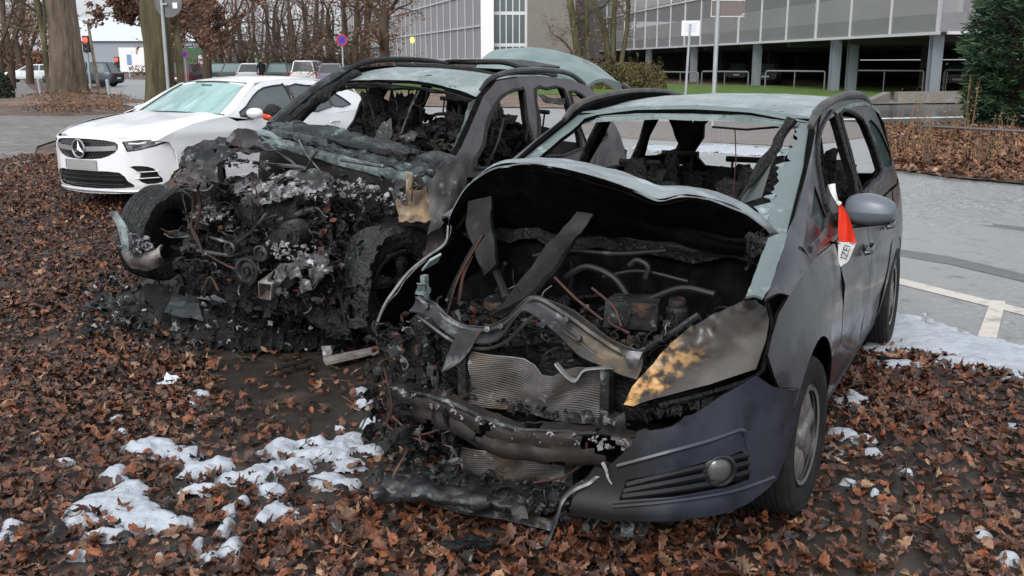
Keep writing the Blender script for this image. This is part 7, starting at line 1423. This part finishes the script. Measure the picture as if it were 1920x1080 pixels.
# trees up the avenue on the left and the wood behind
for i, (u, D, w, lab, lf) in enumerate(((20, 60, 12, 'bare tree at the left edge beside the pavement', 1), (55, 75, 12, 'bare tree half way up the avenue pavement', 2), (38, 105, 12, 'bare tree far up the avenue', 3), (0, 48, 10, 'bare tree cut by the left picture edge', 1), (330, 95, 10, 'bare tree behind the oak with forked limbs', 4))):
    r = w / 2 / CAMF * D; q = AT(u, 140, D); tree('avenue_tree', lab, q.x, q.y, [([(0, 0, -.1), (.1, 0, 2), (-.1, .1, 4), (.1, 0, 6)], [r * 1.2, r, r * .8, r * .6], 3, 9, 2.6), ([(0, 0, 2), (.8, 0, 3.6), (1.4, .1, 5.5)], [r * .6, r * .5, r * .3], 3, 4, 1.8)], 300 + i, lf // 2, dict(k=(4, 4, 5), ls=.12, up=.1), 'trees of the avenue', M_bark_f, M_dryleaf2)
def leafmass(name, label, x, y, ext, n, s, cols, seed, shape=None, kind=None, cat='shrub', stems=0, up=0, group=None):
    rg = random.Random(seed); z = gh(x, y); t = thing(name, label, cat, Vector((x, y, z)), group); mb = MB(); st = MB()
    for _ in range(n):
        while True:
            a = Vector((rg.uniform(-1, 1), rg.uniform(-1, 1), rg.uniform(0, 1)))
            f = (abs(a.x) ** 2.6 + abs(a.y) ** 2.6 + max(0, a.z) ** 3) if shape is None else shape(a)
            if f < 1 + .35 * noise.noise(a * 2.6 + Vector((seed, 0, 0))): break
        if noise.noise(a * 5 + Vector((0, seed, 0))) < -.28: continue
        leafq(mb, Vector((a.x * ext[0], a.y * ext[1], a.z * ext[2] + .03)), s * rg.uniform(.6, 1.4), rg, 0 if rg.random() < .7 else 1)
    for _ in range(stems):
        a = Vector((rg.uniform(-.8, .8) * ext[0], rg.uniform(-.8, .8) * ext[1], 0)); h = ext[2] * rg.uniform(.7, 1.0 + up); st.tube([a * .6, a + Vector((0, 0, h * .6)), a * 1.1 + Vector((rg.uniform(-.1, .1), 0, h))], [.02, .014, .006], 4)
        for _ in range(6): leafq(mb, a * 1.08 + Vector((rg.uniform(-.05, .05), rg.uniform(-.05, .05), h * rg.uniform(.6, 1))), s, rg, 1)
    mb.obj('foliage', cols, t, False)
    if stems: st.obj('stem', M_bark_f, t)
    return t
M_hedge = pm('hedge_leaf', (.15, .115, .06), .7, spec=.25, island=.4); M_hedge2 = pm('hedge_leaf_green', (.10, .12, .035), .7, spec=.25, island=.4)
q = AT(1178, 160, 60); leafmass('clipped_hedge', 'brown green clipped hedge at the foot of the multi stemmed tree', q.x, q.y, (2.35, 1.3, 1.55), 9000, .06, [M_hedge, M_hedge2], 4, stems=40, up=.45)
q = AT(2, 145, 44); leafmass('dark_hedge', 'dark green rounded shrub at the left edge beside the pavement', q.x - .1, q.y, (.45, .8, 1.3), 2500, .06, [pm('dark_green', (.015, .04, .02), .6, island=.4), M_bark_f], 6, shape=lambda a: a.x ** 2 + a.y ** 2 + a.z ** 2)
M_beech = pm('beech_hedge', (.21, .11, .07), .8, spec=.15, island=.4)
q = AT(18, 140, 130); leafmass('rusty_hedge', 'tall rust brown beech hedge far up the avenue', q.x, q.y, (5.5, 2, 3.6), 5000, .22, [M_beech, M_dryleaf2], 8)
q = AT(60, 140, 150); leafmass('rusty_hedge', 'rust brown thicket beyond the street left of the thickest trunk', q.x, q.y, (5, 2, 2.6), 3000, .25, [M_beech, M_dryleaf2], 9)
q = AT(480, 140, 108)
leafmass('far_thicket', 'brown leafless thicket closing the view behind the far car park', q.x, q.y, (14, 2, 1.9), 4000, .15, [pm('thicket', (.17, .125, .105), .9, island=.4), M_dryleaf2], 10)
q = AT(640, 140, 92); leafmass('far_thicket', 'brown thicket under the left end of the grey wing', q.x, q.y, (6, 2, 2.2), 4000, .15, [pm('thicket2', (.13, .10, .085), .9, island=.4), M_dryleaf2], 12)
# the dark evergreen on the right: drooping needle sprays
M_yew = pm('yew_needles', (.016, .040, .020), .55, spec=.3, island=.5); M_yew2 = pm('yew_tips', (.045, .085, .03), .5, spec=.3, island=.4)
q = AT(1945, 235, 24); rg = random.Random(55); z = gh(q.x, q.y); t = thing('evergreen_shrub', 'tall dark green evergreen with feathery tips at the right edge', 'shrub', Vector((q.x, q.y, z))); mb = MB(); w = MB()
w.tube([(0, 0, 0), (.1, 0, 1.5), (0, 0, 3.6)], [.12, .09, .04], 8, smooth=3)
for _ in range(900):
    h = rg.uniform(.05, 4.2); th = rg.uniform(0, 6.283); R_ = (1.75 if h < 2.6 else 1.75 - (h - 2.6) * .45) * (.72 + .28 * math.sin(min(1, h / .9) * 1.57)) * (1 + .22 * noise.noise(Vector((math.cos(th) * 1.5, math.sin(th) * 1.5, h * 1.4))))
    o = Vector((.2 * math.cos(th), .2 * math.sin(th), h * .8)); e = Vector((R_ * math.cos(th), R_ * math.sin(th), h + rg.uniform(0, .3))); L_ = (e - o); 
    w.tube([o, o.lerp(e, .5) + Vector((0, 0, .05)), e], [.012, .008, .003], 3)
    for k_ in range(44):
        f = rg.uniform(.45, 1.0) ** .8; p = o.lerp(e, f); d = (L_.normalized() + Vector((rg.gauss(0, .6), rg.gauss(0, .6), rg.gauss(0, .45) - .1))).normalized(); s = rg.uniform(.09, .22); sd_ = d.orthogonal().normalized() * s * .07
        p = p + Vector((rg.gauss(0, .05), rg.gauss(0, .05), rg.gauss(0, .05))); mb.add([p - sd_, p + d * s * .6 - sd_ * 1.6, p + d * s, p + d * s * .6 + sd_ * 1.6, p + sd_], [(0, 1, 2, 3, 4)], 1 if f > .93 and rg.random() < .5 else 0)
w.obj('trunk', M_bark_f, t); mb.obj('foliage', [M_yew, M_yew2], t, False)
# weeds: dry stalks on the verge at the right and round the left trunks
mb = MB(); rg = random.Random(44)
def weed(u, v, h, mb):
    x, y = G(u, v); b = Vector((x, y, gh(x, y) + .02)); t_ = b + Vector((rg.uniform(-.15, .15) * h, rg.uniform(-.1, .1), h)); mb.tube([b, b.lerp(t_, .5) + Vector((rg.uniform(-.04, .04), 0, 0)), t_], [.006, .005, .003], 3, 0)
    for _ in range(int(h * 14)):
        f = rg.uniform(.2, 1); leafq(mb, b.lerp(t_, f) + Vector((rg.gauss(0, .05), rg.gauss(0, .05), rg.gauss(0, .03))), rg.uniform(.012, .03), rg, 1 if rg.random() < .75 else 2)
for _ in range(110): weed(rg.uniform(1640, 1900), rg.uniform(250, 320), rg.uniform(.15, .75), mb)
for _ in range(18): weed(rg.uniform(1690, 1860), rg.uniform(236, 262), rg.uniform(.7, 1.5), mb)
for _ in range(60): weed(rg.uniform(90, 235), rg.uniform(182, 214), rg.uniform(.15, .6), mb)
tagp(mb.obj('dry_weeds', [pm('stalk', (.20, .13, .075), .9), M_dryleaf2, M_hedge2], None, False), kind='stuff')
# leafy mound at the thick tree
def mh(x, y):
    d = math.hypot((x - T1[0] - .4) / 3.8, (y - T1[1] + 1.0) / 3.2); return .42 * (1 - d ** 1.2) if d < 1 else 0
x, y = T1; mb = MB(); g = []
for i in range(13):
    rr_ = i / 12
    g.append([(x + 3.2 * rr_ * math.cos(a) * 1.2 + .4, y + 3.0 * rr_ * math.sin(a) - 1.0, gh(x, y) + .42 * (1 - rr_ ** 1.2) - .07 * rr_ ** 2 + .05 * noise.noise(Vector((rr_ * 5 * math.cos(a), rr_ * 5 * math.sin(a), 1))) - .03) for a in [2 * math.pi * k_ / 28 for k_ in range(29)]])
mb.grid(g, 0); structure('verge_mound', mb, M_verge, True)
# ================================================================ FOAM
M_foam = pm('extinguisher_foam', (.48, .52, .58), .6, 0, [((.37, .40, .45), 9, .54, .12), ((.34, .35, .38), 30, .66, .06), ((.16, .13, .12), 20, .73, .03)], (.6, 45, .012), spec=.25, bumps=[(.5, 120, .006)])
FO = []
def foamh(x, y):
    h = -1
    for B, thr, seed, nz in FO:
        f = sum(math.exp(-1.6 * (((x - cx) / a) ** 2 + ((y - c2) / b) ** 2)) for cx, c2, a, b in B) - .32
        if f > -.31: p = Vector((x, y, seed)); h = max(h, f + nz * noise.noise(p * 6) + nz * .7 * noise.noise(p * 14) + nz * .35 * noise.noise(p * 36) - thr)
    return h
def foam(name, blobs, step, hmax, thr, seed, nz=.45):
    """blobs: (u, v, ru, rv) ellipses of the picture carried to the ground"""
    B = []
    for u, v, ru, rv in blobs:
        c = G(u, v); a = G(u + ru, v); b = G(u, v - rv); B.append((c[0], c[1], max(.02, abs(a[0] - c[0])), max(.02, abs(b[1] - c[1])), ))
    FO.append((B, thr, seed, nz)); x0 = min(b[0] - b[2] * 1.6 for b in B); x1 = max(b[0] + b[2] * 1.6 for b in B); y0 = min(b[1] - b[3] * 1.6 for b in B); y1 = max(b[1] + b[3] * 1.6 for b in B)
    nx_, ny_ = int((x1 - x0) / step) + 2, int((y1 - y0) / step) + 2; X = x0 + np.arange(nx_) * step; Y = y0 + np.arange(ny_) * step; XX, YY = np.meshgrid(X, Y); Fd = np.full(XX.shape, -.32)
    for cx, cy2, a, b in B: Fd = Fd + np.exp(-1.6 * (((XX - cx) / a) ** 2 + ((YY - cy2) / b) ** 2))
    idx = {}; mb = MB(); vs = []
    H = np.full(XX.shape, -1.0)
    for j in range(ny_):
        for i in range(nx_):
            if Fd[j, i] > -.31: p = Vector((X[i], Y[j], seed)); H[j, i] = Fd[j, i] + nz * noise.noise(p * 6) + nz * .7 * noise.noise(p * 14) + nz * .35 * noise.noise(p * 36) - thr
    for j in range(ny_ - 1):
        for i in range(nx_ - 1):
            q4 = [(j, i), (j, i + 1), (j + 1, i + 1), (j + 1, i)]
            if max(H[a] for a in q4) > 0 and min(H[a] for a in q4) > -.35:
                f = []
                for a in q4:
                    if a not in idx:
                        idx[a] = len(vs); h = H[a]; x, y = X[a[1]], Y[a[0]]
                        z = gh(x, y) + (bumpy(x, y) if not on_asphalt(x, y) else 0) + .016 + (hmax * min(1, max(0, h)) ** .6 * (1 + .7 * noise.noise(Vector((x * 14, y * 14, 2))) + .4 * noise.noise(Vector((x * 34, y * 34, 2)))) if h > 0 else h * .16); vs.append((x, y, z))
                    f.append(idx[a])
                mb.add([], []); mb.f.append(tuple(f)); mb.mi.append(0)
    mb.v = vs; mb.n = len(vs); return tagp(mb.obj(name, M_foam, None, angle=80), kind='stuff')
foam('foam_front', [(215, 885, 26, 18), (240, 915, 36, 24), (235, 960, 60, 26), (285, 975, 60, 20), (335, 985, 45, 14), (180, 945, 50, 14), (150, 975, 30, 14), (205, 1005, 50, 9), (370, 1020, 18, 14), (395, 1045, 14, 10), (300, 1048, 12, 10), (150, 1042, 30, 8),
    (290, 830, 50, 18), (340, 850, 50, 14), (255, 835, 32, 10), (375, 885, 44, 18), (420, 870, 30, 12), (440, 900, 40, 10), (500, 885, 50, 16), (560, 870, 50, 12), (520, 840, 26, 20), (600, 850, 50, 14), (620, 900, 40, 13), (650, 870, 36, 14), (650, 825, 30, 22), (690, 795, 26, 12), (590, 828, 38, 7), (700, 840, 26, 12), (660, 905, 24, 8),
    (425, 985, 18, 22), (440, 1020, 26, 16), (435, 955, 22, 12), (455, 940, 18, 10), (510, 920, 42, 9), (515, 955, 36, 14), (495, 970, 22, 12), (375, 920, 40, 6), (120, 860, 24, 6), (20, 985, 26, 8), (8, 1003, 22, 6), (222, 782, 12, 8), (228, 805, 16, 7), (372, 790, 8, 11), (345, 755, 26, 7), (375, 740, 24, 6), (682, 735, 24, 8), (685, 758, 26, 9), (590, 955, 12, 5), (560, 962, 8, 4)], .0105, .030, .02, 3, .50)
foam('foam_beside_road', [(1690, 600, 40, 14), (1660, 625, 40, 14), (1720, 620, 70, 16), (1800, 640, 80, 16), (1880, 662, 90, 18), (1960, 690, 90, 20), (1740, 650, 70, 16), (1660, 655, 50, 10), (1820, 680, 60, 10), (1690, 680, 40, 6), (1640, 640, 20, 16)], .018, .016, .10, 9, .5)
foam('foam_right_side', [(1600, 738, 14, 16), (1590, 752, 26, 8), (1580, 812, 34, 12), (1625, 825, 26, 6), (1632, 848, 22, 8), (1590, 900, 24, 8), (1640, 920, 12, 4), (1700, 885, 20, 5), (1905, 800, 24, 10), (1895, 1045, 26, 16), (1840, 1000, 20, 6), (1560, 845, 20, 6)], .012, .026, .10, 12, .5)
foam('foam_behind', [(1360, 280, 80, 8), (1430, 286, 60, 6), (1230, 278, 50, 6), (1180, 330, 30, 10)], .05, .02, .1, 14, .5)
# ================================================================ FALLEN LEAVES
LEAF = [(0, -.55), (.04, -.38), (.14, -.34), (.13, -.24), (.24, -.14), (.19, -.03), (.30, .12), (.23, .20), (.22, .36), (.10, .36), (0, .48), (-.08, .40), (-.20, .34), (-.19, .24), (-.29, .14), (-.20, .02), (-.25, -.10), (-.14, -.20), (-.15, -.32), (-.05, -.36)]
def leaves(name, pts, sizes, mats, seed, lift=.012, tilt=.45):
    rs = np.random.RandomState(seed); n = len(pts); L2 = np.array(LEAF); k_ = len(L2)
    base = np.zeros((k_ + 1, 3)); base[1:, :2] = L2
    sc = np.array(sizes)[:, None, None]; V = np.repeat(base[None], n, 0) * np.stack([rs.uniform(.7, 1.25, n), rs.uniform(.85, 1.15, n), np.ones(n)], 1)[:, None, :]
    cu = rs.normal(0, 1.1, n)[:, None]; cv = rs.normal(.5, 1.0, n)[:, None]; V[:, :, 2] = cu * V[:, :, 0] ** 2 + cv * V[:, :, 1] ** 2 * .8 + rs.normal(0, .035, (n, k_ + 1))
    V *= sc
    yaw = rs.uniform(0, 6.283, n); a = rs.normal(0, tilt, n); b = rs.normal(0, tilt, n)
    cy_, sy_ = np.cos(yaw), np.sin(yaw); Z = np.zeros(n); O = np.ones(n)
    Rz = np.stack([np.stack([cy_, -sy_, Z], 1), np.stack([sy_, cy_, Z], 1), np.stack([Z, Z, O], 1)], 1)
    Rx = np.stack([np.stack([O, Z, Z], 1), np.stack([Z, np.cos(a), -np.sin(a)], 1), np.stack([Z, np.sin(a), np.cos(a)], 1)], 1)
    Ry = np.stack([np.stack([np.cos(b), Z, np.sin(b)], 1), np.stack([Z, O, Z], 1), np.stack([-np.sin(b), Z, np.cos(b)], 1)], 1)
    Rm = Rz @ Rx @ Ry; V = np.einsum('nij,nkj->nki', Rm, V)
    V[:, :, 2] -= V[:, :, 2].min(1, keepdims=True) * .75; V += np.array(pts)[:, None, :] + np.array([0, 0, lift])
    me = bpy.data.meshes.new(name); nv = n * (k_ + 1); me.vertices.add(nv); me.vertices.foreach_set('co', V.reshape(-1))
    tri = np.array([(0, i + 1, (i + 1) % k_ + 1) for i in range(k_)]); F_ = (tri[None] + (np.arange(n) * (k_ + 1))[:, None, None]).reshape(-1, 3)
    me.loops.add(F_.size); me.loops.foreach_set('vertex_index', F_.reshape(-1)); me.polygons.add(len(F_)); me.polygons.foreach_set('loop_start', np.arange(0, F_.size, 3)); me.polygons.foreach_set('loop_total', np.full(len(F_), 3))
    for m in mats: me.materials.append(m)
    me.polygons.foreach_set('material_index', np.repeat(rs.choice(len(mats), n, p=[.34, .26, .18, .12, .10][:len(mats)] if len(mats) == 5 else None), k_)); me.update(); me.validate()
    return tagp(link(bpy.data.objects.new(name, me)), kind='stuff')
def lm_(n, c, r=.5): return pm(n, c, r, 0, [((c[0] * .4, c[1] * .36, c[2] * .36), 30, .52, .12)], spec=.35, island=.5)
LM = [lm_('leaf_brown', (.150, .066, .041), .38), lm_('leaf_dark', (.080, .044, .033), .3), lm_('leaf_rust', (.23, .084, .040)), lm_('leaf_tan', (.31, .19, .12)), lm_('leaf_wet', (.032, .024, .022), .18)]
LMf = [lm_('leaf_dry_brown', (.23, .115, .065), .7), lm_('leaf_dry_dark', (.12, .06, .04), .7), lm_('leaf_dry_rust', (.30, .14, .07), .7), lm_('leaf_dry_tan', (.36, .24, .16), .7), lm_('leaf_dry_wet', (.09, .05, .035), .6)]
def pxof(x, y, z=0):
    c, s = math.cos(CAMT), math.sin(CAMT); zz = z - CAMH; d = y * c - zz * s; return 960 + CAMF * x / d, 540 - CAMF * (y * s + zz * c) / d
MUD = [(395, 650), (480, 640), (600, 655), (720, 660), (735, 720), (690, 745), (600, 760), (520, 765), (430, 745), (410, 700)]
MUD2 = [(180, 560), (760, 560), (800, 650), (720, 668), (400, 672), (260, 650)]
MUD3 = [(560, 1060 - 190), (660, 880), (700, 900), (620, 960), (520, 960)]
rs = np.random.RandomState(3); P_ = []; S_ = []
tries = 0
for _ in range(300000):
    x = rs.uniform(-9.5, 6.0); y = rs.uniform(2.3, 17)
    u, v = pxof(x, y)
    if u < -120 or u > 2040 or v > 1180: continue
    if on_asphalt(x, y) and (x - 2.3) * .88 + (y - 6.6) * .47 > rs.normal(.0, .10) - .08: continue
    if y > 8.5 and rs.rand() < .35: continue
    if inside(u, v, [(-200, 216), (250, 214), (322, 222), (300, 250), (110, 256), (70, 270), (55, 296), (30, 318), (-200, 340)]) and rs.rand() < .90: continue
    dn = .84 + .60 * noise.noise(Vector((x * 1.1, y * 1.1, 5))) + .3 * noise.noise(Vector((x * 3.2, y * 3.2, 9)))
    if inside(u, v, MUD): dn *= .10
    elif inside(u, v, MUD2) or inside(u, v, [(560, 640), (760, 640), (740, 840), (640, 800), (560, 700)]): dn *= .15
    elif inside(u, v, [(380, 740), (760, 700), (800, 900), (420, 960)]): dn *= .5
    if u > 1560 and v > 600: dn *= .85
    if rs.rand() > dn * .93: continue
    if foamh(x, y) > -.02 and rs.rand() < .93: continue
    P_.append((x, y, gh(x, y) + bumpy(x, y) + rs.uniform(0, .018))); S_.append(rs.uniform(.038, .080) * (1.15 if rs.rand() < .1 else 1))
leaves('fallen_leaves', P_, S_, LM, 4, tilt=.32)
mb = MB(); rg = random.Random(12)
for _ in range(700):
    x, y = rg.uniform(-6, 5), rg.uniform(2.5, 9)
    if on_asphalt(x, y): continue
    z = gh(x, y) + bumpy(x, y) + rg.uniform(.015, .035); a = rg.uniform(0, 6.28); l = rg.uniform(.05, .22); d = Vector((math.cos(a), math.sin(a), rg.uniform(-.05, .05))) * l; p = Vector((x, y, z))
    mb.tube([p, p + d * .5 + Vector((rg.uniform(-.02, .02), rg.uniform(-.02, .02), .01)), p + d], rg.uniform(.0012, .003), 4)
tagp(mb.obj('twigs', M_bark_f), kind='stuff')
P_ = []; S_ = []
for _ in range(16000):
    u, v = rs.uniform(1600, 2050), rs.uniform(238, 352)
    if u < 1645 + abs(rs.normal(0, 10)) or v > 322 + (u - 1650) * .10 + rs.normal(0, 3): continue
    x, y = G(u, v)
    if rs.rand() > (y / 15) ** 2 * .35: continue
    P_.append((x, y, gh(x, y) + .03 + rs.uniform(0, .05))); S_.append(rs.uniform(.09, .16))
for _ in range(9000):
    u, v = rs.uniform(40, 330), rs.uniform(178, 216); x, y = G(u, v)
    if u > 235 + rs.normal(0, 12) or u < 60 + rs.normal(0, 20) or v > 206 + rs.normal(0, 5) or rs.rand() < .45: continue
    P_.append((x, y, gh(x, y) + mh(x, y) + rs.uniform(0, .02))); S_.append(rs.uniform(.07, .12))
leaves('dry_leaves', P_, S_, LMf, 5, tilt=.35)
